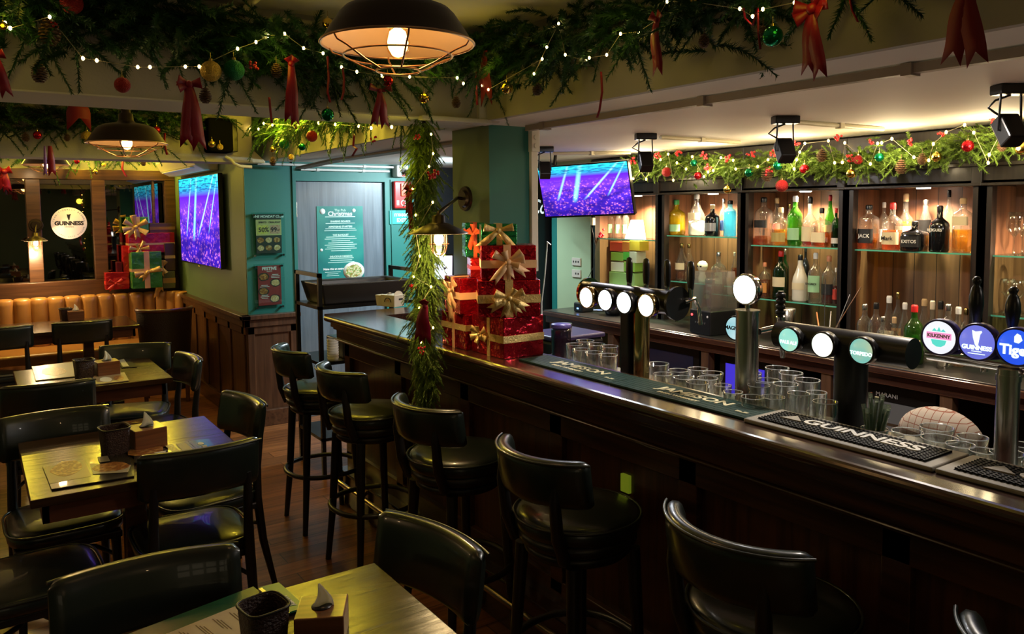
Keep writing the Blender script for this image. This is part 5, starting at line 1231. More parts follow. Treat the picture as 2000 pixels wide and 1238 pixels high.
LBL = {'white': mat('white_label', (.72, .70, .62), .5), 'cream': mat('cream_label', (.68, .58, .36), .5), 'black': mat('black_label', (.02, .02, .02), .4), 'red': mat('red_label', (.5, .05, .03), .5), 'gold': mat('gold_label', (.6, .45, .15), .35, .5), 'green': mat('green_label', (.3, .55, .3), .5), 'silver': mat('silver_label', (.5, .5, .5), .3, .6), 'orange': mat('orange_label', (.6, .25, .05), .5), 'blue': mat('blue_label', (.1, .2, .5), .5)}
CAP = {'black': M_BLACK, 'red': mat('red_cap', (.6, .02, .02), .3), 'gold': M_BRASS, 'white': M_WHITE, 'cork': mat('cork', (.45, .3, .15), .7), 'silver': M_STEEL, 'orange': mat('orange_cap', (.65, .25, .12), .4), 'cream': M_CREAM, 'green': mat('green_cap', (.05, .35, .08), .4)}
STY = {'std': [(0, 0), (.92, 0), (1, .02), (1, .56), (.93, .63), (.62, .71), (.36, .76), (.32, .80), (.32, .94)],
       'squat': [(0, 0), (.92, 0), (1, .03), (1, .55), (.9, .63), (.5, .70), (.30, .74), (.28, .92)],
       'sloped': [(0, 0), (.9, 0), (1, .03), (1, .42), (.9, .52), (.55, .66), (.34, .78), (.30, .94)],
       'jug': [(0, 0), (.85, 0), (.95, .05), (1, .30), (.98, .45), (.75, .56), (.38, .63), (.30, .68), (.28, .92)],
       'tall': [(0, 0), (.92, 0), (1, .02), (.96, .66), (.85, .72), (.45, .78), (.38, .82), (.38, .95)]}
def bottle(label, px, xp, z, hpx, wpx, style='std', glassm=GC, liq=None, lab=None, cap='black', text=None, group=None, fill=.5, p=2.0, laby=(.14, .42), txtm=None):
    q = at(px, 480 if z > 1.3 else 580, X=xp); pos = Vector((xp, q.y, z+.0006)); k = mpp(pos); h, r = hpx*k, wpx*k/2
    t = thing('bottle', label, 'bottle', pos, 0, group); n = 24; pr = STY[style]
    def rings(prof, sc=1.0):
        vs = []; 
        for a, zz in prof:
            pw = p if a > .6 else 2.0
            for i in range(n):
                g = 2*PI*i/n+PI/n; c, s = math.cos(g), math.sin(g)
                vs.append((math.copysign(abs(c)**(2/pw), c)*r*a*sc, math.copysign(abs(s)**(2/pw), s)*r*a*sc, zz*h))
        return vs, [(j*n+i, j*n+(i+1) % n, (j+1)*n+(i+1) % n, (j+1)*n+i) for j in range(len(prof)-1) for i in range(n)]
    b = MB(); b.add(*rings(pr), 0, True); b.build('glass_body', glassm, t)
    if liq and LIQ[liq]:
        pl2 = [(a, max(zz, .012)) for a, zz in pr if zz < fill]; 
        if len(pl2) > 1: 
            pl2.append((pl2[-1][0], fill)); pl2.append((0, fill)); b = MB(); b.add(*rings(pl2, .93), 0, True); b.build('liquor', LIQ[liq], t)
    if lab:
        vs, fs = [], []; m_ = 10; pw = p
        for zz in laby:
            for i in range(m_+1):
                g = PI-1.15+2.3*i/m_; c, s = math.cos(g), math.sin(g); vs.append((math.copysign(abs(c)**(2/pw), c)*(r*1.012+.0006), math.copysign(abs(s)**(2/pw), s)*(r*1.012+.0006), zz*h))
        b = MB(); b.add(vs, [(i, i+1, m_+2+i, m_+1+i) for i in range(m_)], 0, True); lo = b.build('label', LBL[lab], t)
    b = MB(); top = pr[-1]; b.lathe([(top[0]*r*1.06, (top[1]-.06)*h), (top[0]*r*1.12, h*.97), (top[0]*r*.9, h), (0, h)], 16); b.build('cap', CAP[cap], t)
    if text:
        zc = (laby[0]+laby[1])/2*h; lettering(text, r*.62 if len(text) < 6 else r*.42, frame(pos+Vector((-r*1.03-.0018, 0, zc)), '-X'), txtm or (M_WHITETXT if lab in ('black', None) else M_DARKTXT), t, bold=.0003)
    return t
S1, S2, S3, S4 = UPZ[1], UPZ[2], UPZ[3], UPZ[4]
G_ = 'liquor bottles behind the bar'
def BT(*a, **k): k.setdefault('group', G_); return bottle(*a, **k)
BT('yellow gin bottle with a green cap, leftmost on its lit shelf', 1321, 4.25, S1, 68, 34, 'squat', GYL, 'yellow', 'green', 'green', laby=(.10, .30), fill=.55)
BT('second yellow bottle half behind the yellow gin bottle', 1310, 4.33, S1, 62, 20, 'squat', GYL, 'yellow', None, 'gold')
BT('tall clear ornate gin bottle, brightest on the shelf with the yellow bottle', 1360, 4.25, S1, 80, 33, 'sloped', GC, 'white', 'cream', 'white', fill=.35, laby=(.38, .55))
BT('black apothecary gin bottle with a white diamond label', 1391, 4.22, S1, 61, 30, 'squat', GBK, None, 'silver', 'cork', laby=(.16, .42))
BT('clear gin bottle with a blue label left of the blue bottle', 1413, 4.30, S1, 72, 16, 'std', GC, None, 'blue', 'silver')
BT('sky blue gin bottle with a black cap', 1425, 4.24, S1, 70, 25, 'tall', GBL, 'blue', None, 'black', fill=.7)
BT('tequila bottle with amber liquor low in it, leftmost of its lower shelf', 1331, 4.22, LOWZ[1], 72, 25, 'sloped', GC, 'amber', 'cream', 'gold', fill=.25, laby=(.30, .48))
BT('tequila bottle just behind the leftmost lower shelf bottle', 1345, 4.30, LOWZ[1], 70, 22, 'sloped', GC, 'amber', None, 'gold', fill=.5)
BT('short clear rounded bottle above the blender, with a glass stopper', 1403, 4.28, LOWZ[1], 60, 30, 'jug', GC, None, None, 'silver')
BT('slim bottle at the right end of the shelf above the blender', 1434, 4.30, LOWZ[1], 62, 14, 'sloped', GC, 'amber', None, 'cream')
c = at(1372, 510, X=4.27); t = thing('skull_bottle', 'cream skull shaped bottle standing on the shelf above the blender', 'bottle', (4.27, c.y, LOWZ[1]))
b = MB(); b.lathe([(0, 0), (.026, 0), (.028, .03), (.02, .055), (.022, .07), (.038, .10), (.036, .125), (.022, .142), (0, .148)], 18); b.build('skull_body', M_CREAM, t); 
for s in (-1, 1): MB().sph((-.033, s*.014, .11), .008, 8).build('eye_socket', M_BLACK, t)
# unit 3
BT('clear whisky bottle with a slanted black label and amber at its foot', 1491, 4.22, S2, 92, 30, 'tall', GC, 'amber', 'black', 'black', fill=.18, laby=(.36, .52), p=4)
BT('whisky bottle with a red slanted label and a pale stopper, behind the yellow one', 1516, 4.32, S2, 90, 24, 'std', GC, 'amber', 'red', 'cork', fill=.3, laby=(.3, .45))
BT('round shouldered bottle of golden liquor, front of its shelf', 1524, 4.20, S2, 74, 34, 'squat', GC, 'gold', 'gold', 'cork', fill=.42, laby=(.10, .34))
BT('bright green whisky bottle, left green one on the upper shelf', 1552, 4.22, S2, 97, 28, 'std', GGN, 'green', 'green', 'white', fill=.3, laby=(.12, .36))
BT('short bottle with a gold cap behind the bright green bottle', 1541, 4.34, S2, 80, 14, 'std', GC, 'gold', None, 'gold')
BT('pot-bellied clear bottle with dark liquor and a cream label', 1581, 4.24, S2, 96, 30, 'jug', GC, 'red', 'cream', 'black', fill=.4, laby=(.10, .40))
BT('square bottle of amber liquor with a cream label and black cap', 1604, 4.20, S2, 76, 31, 'squat', GC, 'amber', 'cream', 'black', fill=.38, p=5, laby=(.12, .38))
BT('slender green bottle with a red neck, behind the square amber one', 1620, 4.30, S2, 100, 20, 'sloped', GGN, 'yellow', 'gold', 'red', fill=.4)
BT('wine bottle with a white label at the right end of the green bottle shelf', 1632, 4.22, S2, 76, 17, 'std', GDG, 'red', 'white', 'red', laby=(.10, .24))
BT('bottle with an orange collar at the left end of the lower shelf', 1493, 4.22, LOWZ[2], 68, 20, 'std', GC, 'amber', 'orange', 'orange', p=4)
BT('dark green vermouth bottle with a red cap, lower shelf', 1524, 4.22, LOWZ[2], 94, 30, 'std', GDG, 'green', 'cream', 'red', fill=.3, laby=(.26, .46))
BT('green bottle with a silver neck behind the vermouth bottle', 1532, 4.32, LOWZ[2], 94, 16, 'std', GDG, None, None, 'silver')
BT('white coconut liqueur bottle with a palm label', 1562, 4.22, LOWZ[2], 90, 29, 'sloped', mat('bottle_white', (.72, .68, .55), .25, coat=.4), None, 'cream', 'black', laby=(.25, .40))
BT('dark bottle behind the white coconut liqueur', 1572, 4.34, LOWZ[2], 104, 16, 'std', GBK, None, None, 'black')
BT('clear rum bottle lettered BACARDI with a white cap', 1592, 4.20, LOWZ[2], 98, 27, 'std', GC, None, 'green', 'white', text='BACARDI', laby=(.22, .55))
BT('dark rum bottle with a copper cap beside the clear rum', 1618, 4.22, LOWZ[2], 94, 27, 'std', GC, 'red', 'black', 'orange', fill=.3, laby=(.2, .42))
BT('last bottle at the right end of the lower shelf, reddish label', 1632, 4.22, LOWZ[2], 72, 13, 'std', GC, 'red', 'red', 'white')
# unit 4
BT('whiskey bottle with a black label and black cap, leftmost of the whiskey shelf', 1696, 4.20, S3, 86, 32, 'tall', GC, 'amber', 'black', 'black', text='JACK', fill=.35, p=5, laby=(.14, .46))
BT('clear bottle with a white cap behind the black labelled whiskey', 1725, 4.32, S3, 90, 20, 'std', GC, None, 'white', 'white')
BT("bourbon bottle with dripping red wax cap and label lettered Maker's Mark", 1742, 4.20, S3, 92, 37, 'squat', GC, 'amber', 'cream', 'red', fill=.42, text='Mark', laby=(.12, .38))
BT('tall bourbon bottle with a round glass stopper', 1767, 4.32, S3, 108, 34, 'jug', GC, 'gold', 'cream', 'cork', fill=.5)
BT('squat dark bottle with engraved front beside the red wax bourbon', 1786, 4.19, S3, 58, 42, 'squat', GBK, None, 'black', 'black', text='EXITOS', p=5, laby=(.14, .5))
BT('bottle with a black and white slanted label and striped neck', 1806, 4.32, S3, 98, 32, 'sloped', GC, None, 'black', 'silver', laby=(.25, .6))
BT('black bottle lettered ROGUES', 1834, 4.20, S3, 90, 36, 'squat', GBK, None, None, 'black', text='ROGUES', laby=(.38, .56))
BT('tall slim clear bottle behind the black lettered one', 1851, 4.34, S3, 118, 20, 'std', GC, 'gold', None, 'black', fill=.3)
BT('square whiskey bottle of golden liquor at the right end of the whiskey shelf', 1879, 4.22, S3, 106, 31, 'tall', GC, 'gold', 'cream', 'cork', fill=.42, p=5, laby=(.50, .66))
BT('small clear bottle between the black bottle and the square whiskey', 1862, 4.24, S3, 50, 12, 'std', GC, None, None, 'white')
# counter bottles
SP = 'open bottles crowded on the back counter'
k0 = 0
for px, xp, h, w, st, gm, lq, lb, cp, lab in (
 (1690, 4.02, 95, 24, 'std', GC, None, 'cream', 'silver', 'clear bottle at the left end of the crowded counter bottles'),
 (1712, 3.98, 104, 24, 'std', GC, 'amber', 'white', 'black', 'clear bottle with a black pourer and white label, second from the left on the counter'),
 (1737, 4.10, 112, 24, 'sloped', GC, 'amber', 'cream', 'white', 'sloped clear bottle with a pinkish neck on the counter'),
 (1754, 4.16, 118, 16, 'std', GC, 'amber', 'orange', 'gold', 'tall counter bottle with a gold cap'),
 (1768, 4.04, 108, 22, 'sloped', GC, 'gold', 'cream', 'white', 'sloped counter bottle with a white cap left of the green one'),
 (1726, 3.92, 84, 20, 'std', GC, None, 'silver', 'silver', 'short clear bottle at the front of the counter bottles'),
 (1748, 3.92, 86, 22, 'jug', GC, 'gold', 'cream', 'cork', 'short round bottle at the front of the counter bottles'),
 (1787, 3.96, 112, 29, 'std', GGN, 'green', 'cream', 'red', 'green whiskey bottle with a red cap lettered JAMESON on the counter'),
 (1806, 4.16, 112, 26, 'sloped', GC, None, None, 'cork', 'carafe shaped clear bottle right behind the green whiskey'),
 (1822, 4.06, 118, 24, 'jug', GC, 'clear', None, 'cream', 'clear jug bottle with a cream nozzle cap'),
 (1838, 4.12, 116, 26, 'jug', GC, None, 'white', 'black', 'clear jug bottle with a dark pourer'),
 (1853, 4.02, 120, 22, 'tall', GC, None, 'silver', 'silver', 'clear bottle behind a tall metal shaker tin'),
 (1873, 4.06, 114, 24, 'std', GC, 'gold', 'cream', 'white', 'counter bottle with a white crown cap and pink label'),
 (1888, 4.14, 108, 20, 'std', GC, 'red', 'red', 'gold', 'counter bottle with reddish drink at the right end')):
    BT(lab, px, xp, .9, h*1.02, w*1.25, st, gm, lq, lb, cp, group=SP, fill=.4, text='SON' if px == 1787 else None)
# soda can, shakers, jars
def at_z(px, py, z): return at(px, py, z=z)
p = at(1790, 697, z=.9); k = mpp(p); t = thing('soda_can', 'green soda can lettered Sprite on the counter by the black tower', 'can', p)
MB().lathe([(0, 0), (12*k, 0), (13.5*k, .006), (13.5*k, .112), (11*k, .120), (0, .119)], 28).build('can', mat('green_can', (.01, .35, .10), .25, .3), t)
MB().lathe([(11.2*k, .119), (11.2*k, .123), (0, .121)], 28).build('can_lid', M_STEEL, t); lettering('Sprite', .034, frame(p+Vector((-13.7*k-.001, 0, .066)), '-X'), M_WHITETXT, t, bold=.001, shear=.2)
p = at(1738, 690, z=.9); t = thing('juice_carton', 'small red labelled carton lettered Sun beside the soda can', 'carton', (3.93, p.y, .9)); MB().bx(-.02, .02, -.022, .022, 0, .13).build('carton', LBL['red'], t, bevel=.003); lettering('Sun', .022, frame((3.908, p.y, .99), '-X'), M_WHITETXT, t)
def shaker(px, py, h, r0, r1, label, X=3.95, m=M_STEEL):
    q = at(px, py, X=X); k = mpp(q); o = MB().lathe([(0, 0), (r0*k, 0), (r1*k, h*k), (r1*k*.96, h*k+.002), (0, h*k+.002)], 28).build('shaker_tin', m); o.location = (X, q.y, .9006); return tag(o, label, 'shaker')
shaker(1535, 640, 68, 15, 18, 'brushed steel shaker tin right of the white lamp column'); shaker(1662, 640, 44, 12, 15, 'small steel shaker tin left of the crowded bottles', 3.9)
shaker(1842, 640, 58, 10, 12, 'tall steel shaker tin among the crowded counter bottles', 3.95)
for i, (x0, y0, x1, y1, mm, nm) in enumerate(((1632, 640, 1682, 560, M_COPPER, 'long copper bar spoon leaning by the shelving post'), (1634, 640, 1660, 575, M_STEEL, 'steel bar spoon leaning beside the copper one'), (1610, 640, 1612, 545, M_BLACKW, 'thin dark stirrer standing in the cutlery pot'), (1600, 645, 1595, 610, mat('orange_handle', (.6, .2, .05), .4), 'orange handled tool in the cutlery pot'), (1620, 648, 1623, 608, M_STEEL, 'steel knife handle in the cutlery pot'))):
    o = MB().tube([at(x0, y0, X=3.86), at(x1, y1, X=3.92)], .004 if i > 2 else .0025, 6).build('bar_tool', mm); recentre(o); tag(o, nm, 'bar tool')
q = at(1608, 660, X=3.87); t = thing('cutlery_pot', 'clear pot holding bar tools in front of the shelving post', 'pot', (3.87, q.y, .9)); MB().lathe([(.045, 0), (.05, .10), (.047, .10), (.043, .004), (0, .004)], 24).build('pot', M_GLASSCLR, t)

# leftmost unit contents
t = thing('light_box', 'glaring white lit menu box on the leftmost glass shelf', 'light box', (4.2, at(1237, 450, X=4.2).y, UPZ[0])); y = t.location.y
MB().add([(-.01, -.085, 0), (-.01, .085, 0), (.03, .06, .145), (.03, -.06, .145), (.05, -.085, 0), (.05, .085, 0), (.045, .06, .145), (.045, -.06, .145)], [(0, 3, 2, 1), (4, 5, 6, 7), (0, 1, 5, 4), (3, 7, 6, 2), (1, 2, 6, 5), (0, 4, 7, 3)]).build('lit_panel', glow('lit_panel_glow', (1, .95, .85), 3.5), t)
for px, nm in ((1193, 'left'), (1208, 'second'), (1222, 'third')): BT('backlit bottle on the leftmost glass shelf, '+nm+' one by the berries', px, 4.3, UPZ[0], 62, 14, 'std', GC, None, 'green', 'black')
o = MB().bx(4.15, 4.36, 4.165, 4.185, UPZ[0]+.0006, 1.77).build('leaning_board', M_BLACK); recentre(o); tag(o, 'dark board standing at the right end of the leftmost shelf', 'board')
M_TB = {'red': mat('red_tea', (.6, .06, .03), .4), 'orange': mat('orange_tea', (.7, .2, .03), .4), 'yellow': mat('yellow_tea', (.75, .5, .04), .4), 'green': mat('green_tea', (.25, .45, .06), .4), 'green2': mat('bright_green_tea', (.1, .5, .05), .4), 'white': mat('pale_tea', (.65, .65, .5), .4)}
for x0, x1, y0, y1, c, nm in ((1191, 1215, 472, 491, 'red', 'red tea box, top left of the tea box stack'), (1215, 1229, 472, 491, 'orange', 'orange tea box in the top row of the stack'), (1229, 1249, 470, 490, 'yellow', 'yellow tea box, top right of the stack'),
    (1193, 1217, 492, 510, 'green', 'olive green tea box in the middle row of the stack'), (1217, 1229, 492, 508, 'green2', 'bright green tea box in the middle row'), (1229, 1243, 491, 514, 'white', 'pale tea box at the right of the middle row'), (1193, 1218, 511, 531, 'white', 'pale tea box with a green ring, bottom left of the stack'), (1218, 1240, 511, 531, 'green', 'green tea box at the bottom right of the stack')):
    a, c2 = at(x0, y0, X=4.26), at(x1, y1, X=4.26); o = MB().bx(4.26, 4.36, c2.y, a.y, c2.z, a.z).build('tea_box', M_TB[c], bevel=.002); recentre(o); tag(o, nm, 'box', 'tea boxes')
o = MB().bx(4.25, 4.38, at(1241, 530, X=4.26).y, at(1192, 530, X=4.26).y, LOWZ[0]+.0006, at(1200, 531, X=4.26).z).build('tea_crate', mat('green_crate', (.25, .4, .12), .5)); recentre(o); tag(o, 'pale green carton under the stacked tea boxes', 'box')
def onctr(px, py, X): q = at(px, py, X=X); return (X, q.y, .9)
t = thing('stirrer_bowl', 'dark bowl full of pale sachets and stirrers on the back counter', 'bowl', onctr(1197, 590, 4.0)); MB().lathe([(0, 0), (.05, 0), (.085, .07), (.08, .07), (.045, .008), (0, .008)], 24).build('bowl', M_BLACK, t)
b = MB(); r2 = random.Random(4)
for i in range(22): a = r2.uniform(0, 2*PI); q = r2.uniform(0, .05); b.tube([(q*math.cos(a), q*math.sin(a), .03), (1.5*q*math.cos(a), 1.5*q*math.sin(a), r2.uniform(.09, .125))], .004, 5)
o = b.build('sachets', M_PAPER, t); o['kind'] = 'stuff'
t = thing('coffee_grinder', 'small white coffee machine behind the tap handles', 'coffee machine', onctr(1240, 590, 4.1)); MB().bx(-.07, .07, -.06, .06, 0, .17).build('body', M_WHITE, t, bevel=.02, bseg=3); MB().lathe([(0, 0), (.05, 0), (.055, .03), (.03, .05), (0, .055)], 24, Matrix.Translation((0, 0, .17))).build('hopper', M_WHITE, t); MB().cyl((-.072, 0, .10), (-.066, 0, .10), .03, n=20).build('dial', M_BLACK, t)
o = MB().bx(-.06, .06, -.05, .05, 0, .19).build('radio', M_BLACK, bevel=.006); o.location = (4.22, at(1262, 560, X=4.2).y, .9006); tag(o, 'black speaker box beside the small white coffee machine', 'speaker')
o = MB().bx(-.06, .06, -.055, .055, 0, .075).build('receipt_printer', M_BLACK, bevel=.012, bseg=3); o.location = (3.95, at(1140, 590, X=3.95).y, .9006); tag(o, 'small black receipt printer with a blue light at the left end of the back counter', 'printer')
o2 = MB().bx(-.062, -.0605, -.01, .01, .025, .035).build('status_light', glow('blue_led', (.1, .3, 1), 4), o)
for i, px in enumerate((1160, 1178, 1197, 1214)):
    p = at(px, 606, z=.905); b = MB(); o = MB().bx(-.055, .055, -.035, .035, 0, .008).build('phone', M_BLACK, bevel=.003); o.location = (p.x, p.y, .9006); o.rotation_euler = (0, 0, R_(-25)); tag(o, ('first', 'second', 'third', 'fourth')[i]+' from the left of the phones lying on the back counter', 'phone', 'phones on the back counter')
    MB().bx(-.05, .05, -.031, .031, .008, .0086).build('screen', mat('phone_screen', (.25, .3, .45), .15, emit=(.4, .5, .9), es=.25), o)
# sockets on the sage pier
for i, (py, n_) in enumerate(((511, 3), (534, 2))):
    c = at(1127, py, X=4.12); o = MB().bx(4.108, 4.12, c.y-.055, c.y+.055, c.z-.032, c.z+.032).build('power_socket', mat('beige_plate', (.5, .45, .38), .4), bevel=.003); recentre(o); tag(o, ('upper' if i == 0 else 'lower')+' beige wall socket on the sage green pier', 'socket')
    for j in range(n_):
        yy = -.03+.03*j; MB().bx(-.0075, -.0062, yy-.006, yy+.006, .024, .040).build('socket_hole', M_BLACK, o)
o = MB().tube([at(1155, 440, X=4.09), at(1163, 480, X=4.09), at(1160, 520, X=4.09), at(1140, 560, X=4.05), at(1133, 585, X=4.03)], .003, 6).build('power_cord', M_BLACK); recentre(o); tag(o, 'black cord hanging down the dark post beside the sage pier', 'cord')
o = MB().bx(-.015, .015, -.015, .015, 0, .06).build('sensor_box', M_CREAM, bevel=.004); o.location = at(1158, 440, X=4.09); tag(o, 'small cream box on the post under the bar television', 'sensor')
# blender with clear cover
t = thing('bar_blender', 'black bar blender under a clear square sound cover on the back counter', 'blender', onctr(1393, 655, 3.93)); t.location.y = at(1395, 640, X=3.93).y; t.rotation_euler.z = R_(-8)
MB().bx(-.12, .12, -.10, .10, 0, .155).build('base', M_BLACK, t, bevel=.008, bseg=3)
b = MB(); b.add([(-.11, -.09, .155), (.11, -.09, .155), (.11, .09, .155), (-.11, .09, .155), (-.09, -.085, .40), (.09, -.085, .40), (.09, .085, .40), (-.09, .085, .40)], [(0, 1, 5, 4), (1, 2, 6, 5), (2, 3, 7, 6), (3, 0, 4, 7), (4, 5, 6, 7)])
b.build('sound_cover', glass('cover_plastic', (.88, .86, .84), .6, body=.10, bodycol=(.8, .75, .7), base=.05), t)
MB().lathe([(.045, .16), (.05, .2), (.062, .34), (.06, .35), (0, .352)], 20).build('jar', glass('jar_plastic', (.75, .7, .65), .6, body=.15), t)
b = MB(); [b.cyl((-.123, -.05+.022*i, .075), (-.119, -.05+.022*i, .075), .006, n=10) for i in range(5)]; b.build('buttons', M_STEEL, t); MB().cyl((-.123, .075, .12), (-.119, .075, .12), .008, n=12).build('power_light', glow('red_led', (1, .05, .05), 2.5), t); MB().cyl((-.123, -.075, .12), (-.119, -.075, .12), .007, n=12).build('knob', M_WHITE, t)
lettering('Blend', .018, frame(Vector(t.location)+Vector((-.1215, -.012, .125)), '-X'), M_WHITETXT, t)
# wine glasses and bowls in the rightmost unit
def wineglass(px, X, z, h, label, up=True):
    q = at(px, 480, X=X); o = MB().lathe([(.034, 0), (.034, .002), (.006, .006), (.004, .03), (.004, h*.42), (.012, h*.47), (.034, h*.62), (.036, h*.8), (.029, h), (.027, h)], 24).build('wine_glass', M_GLASSCLR); o.location = (X, q.y, z+.0006)
    return tag(o, label, 'wine glass', 'wine glasses')
wineglass(1980, 4.2, S4, .21, 'large wine glass on the upper shelf at the right edge'); wineglass(1996, 4.3, S4, .21, 'wine glass behind the first at the right edge, upper shelf')
wineglass(1972, 4.3, LOWZ[4], .17, 'wine glass on the lower shelf of the rightmost unit, left one'); wineglass(1990, 4.22, LOWZ[4], .17, 'wine glass on the lower shelf of the rightmost unit, right one')

# ================================================================== glasses on the bar ledge
def glass_mesh(r, h, r0=.85, th=.0022):
    return MB().lathe([(0, .004), (0, 0), (r*r0*.95, 0), (r*r0, .004), (r, h-.001), (r-th*.3, h), (r-th, h-.001), (r*r0-th, .010), (0, .010)], 28).tube([((r-th*.5)*math.cos(2*PI*i/28), (r-th*.5)*math.sin(2*PI*i/28), h-.0005) for i in range(28)], th*.62, 5, 1, closed=True).mesh('glass', [M_GLASSCLR, M_RIM_GLINT])
def place_glass(px, py, wpx, h, me_cache, label, group, z0=zl0, lst=None):
    z = z0+h; q = at(px, py, z=z); r = wpx*mpp(q)/2; x = min(max(q.x, 1.99), 2.38); key = (round(r, 3), h)
    if key not in me_cache: me_cache[key] = glass_mesh(r, h)
    o = bpy.data.objects.new('drinking_glass', me_cache[key]); COL.objects.link(o); o.location = (q.x, q.y, z0+.0006); return tag(o, label, 'glass', group)
mc = {}
ORD = ['leftmost', 'second', 'third', 'fourth', 'fifth', 'sixth', 'seventh', 'eighth', 'ninth', 'tenth', 'eleventh', 'twelfth', 'thirteenth']
def olab(lst, x, y, kind, where):
    k = sorted(lst).index((x, y, [g[2] for g in lst if g[0] == x and g[1] == y][0]))
    return 'clear %s, %s %s' % (kind, ORD[k]+(' from the left' if k else ''), where)
G1_ = [(1122, 672, 34), (1143, 665, 36), (1164, 672, 36), (1190, 676, 36), (1135, 682, 36), (1160, 688, 36), (1188, 693, 38)]
for x, y, w_ in G1_: place_glass(x, y, w_, .105, mc, olab(G1_, x, y, 'tumbler', 'between gift boxes and gold tap column'), 'tumblers left of the gold tap column')
G2_ = [(1285, 710, 44), (1252, 702, 34), (1325, 723, 40), (1363, 720, 40), (1392, 728, 42), (1335, 737, 42), (1382, 738, 42), (1363, 746, 44), (1295, 730, 38), (1412, 752, 34)]
for x, y, w_ in G2_: place_glass(x, y, w_, .09, mc, olab(G2_, x, y, 'tumbler', 'between gold column and steel column'), 'tumblers between the tap columns')
G3_ = [(1432, 765, 38), (1462, 728, 50), (1518, 718, 46), (1545, 728, 46), (1577, 742, 50), (1500, 742, 44), (1535, 750, 48), (1482, 752, 44), (1560, 768, 44), (1595, 766, 40), (1612, 784, 48), (1510, 775, 46), (1470, 775, 44)]
for x, y, w_ in G3_: place_glass(x, y, w_, .15, mc, olab(G3_, x, y, 'pint glass', 'around the steel column foot'), 'pint glasses by the steel column')
G4_ = [(1772, 842, 58), (1830, 834, 62), (1836, 856, 68), (1900, 853, 56), (1876, 868, 54), (1967, 884, 62), (1995, 868, 46), (1745, 848, 40), (1920, 880, 50)]
for x, y, w_ in G4_: place_glass(x, y, w_, .085, mc, olab(G4_, x, y, 'tumbler', 'in front of the plaid towel'), 'tumblers at the right end of the bar')
q = at(1708, 836, z=zl0+.11); t = thing('straw_glass', 'glass holding green straws in clear paper sleeves', 'straws', (q.x, q.y, zl0)); o = bpy.data.objects.new('glass', glass_mesh(.036, .11)); COL.objects.link(o); o.parent = t
r3 = random.Random(9); SL = glass('sleeve', (.85, .95, .88), .5, body=.2, bodycol=(.7, .8, .72), base=.08); GS = mat('green_straw', (.01, .12, .045), .35)
for i in range(11):
    a = r3.uniform(0, 2*PI); q0 = r3.uniform(0, .018); ln = r3.uniform(.15, .20); tp = (q0*1.6*math.cos(a)+r3.uniform(-.035, .035)*.8, q0*1.6*math.sin(a)+r3.uniform(-.035, .035), ln)
    so = MB().tube([(q0*math.cos(a), q0*math.sin(a), .006), tp], .0042, 7).build('straw', GS, t)
    MB().tube([(q0*math.cos(a), q0*math.sin(a), .012), (tp[0]*1.06, tp[1]*1.06, tp[2]+.014)], .0062, 6).build('paper_sleeve', SL, so)
# plaid towel over a round tub
q = at(1835, 835, X=2.62); t = thing('tea_towel', 'cream towel with rust plaid lines draped over a round tub behind the bar', 'towel', (q.x, q.y, 1.0))
b = MB(); vs = []; n = 30; nr = 8
for j in range(nr+1):
    th_ = (PI/2)*j/nr
    for i in range(n+1):
        a = 2*PI*i/n; f_ = 1+.05*math.sin(9*a)*(j/nr); vs.append((.09*math.sin(th_)*math.cos(a)*f_, .155*math.sin(th_)*math.sin(a)*f_, -.02+.115*math.cos(th_)+(.012*math.sin(5*a) if j == nr else 0)))
b.add(vs, [(j*(n+1)+i, j*(n+1)+i+1, (j+1)*(n+1)+i+1, (j+1)*(n+1)+i) for j in range(nr) for i in range(n)], 0, True)
t.scale = (.85, .85, .85); t.location.z -= .045; mt = mat('plaid_towel', (.6, .5, .4), .9); nt = mt.node_tree; tc = nt.nodes.new('ShaderNodeTexCoord'); br = nt.nodes.new('ShaderNodeTexBrick'); br.offset = 0; br.inputs['Scale'].default_value = 1; br.inputs['Brick Width'].default_value = .03; br.inputs['Row Height'].default_value = .03; br.inputs['Mortar Size'].default_value = .0014
br.inputs['Color1'].default_value = br.inputs['Color2'].default_value = (.36, .29, .22, 1); br.inputs['Mortar'].default_value = (.2, .06, .03, 1); sxx = nt.nodes.new('ShaderNodeSeparateXYZ'); cbx = nt.nodes.new('ShaderNodeCombineXYZ'); nt.links.new(tc.outputs['Object'], sxx.inputs[0]); nt.links.new(sxx.outputs['Y'], cbx.inputs['X']); nt.links.new(sxx.outputs['Z'], cbx.inputs['Y']); nt.links.new(cbx.outputs[0], br.inputs['Vector']); nt.links.new(br.outputs['Color'], nt.nodes['Principled BSDF'].inputs['Base Color'])
o = b.build('cloth', mt, t); s = o.modifiers.new('th', 'SOLIDIFY'); s.thickness = .002
MB().lathe([(0, -1.0), (.07, -1.0), (.082, -.03), (.078, .0), (0, .0)], 28, Matrix.Diagonal((1, 1.6, 1, 1))).build('tub', M_BLACK, t)
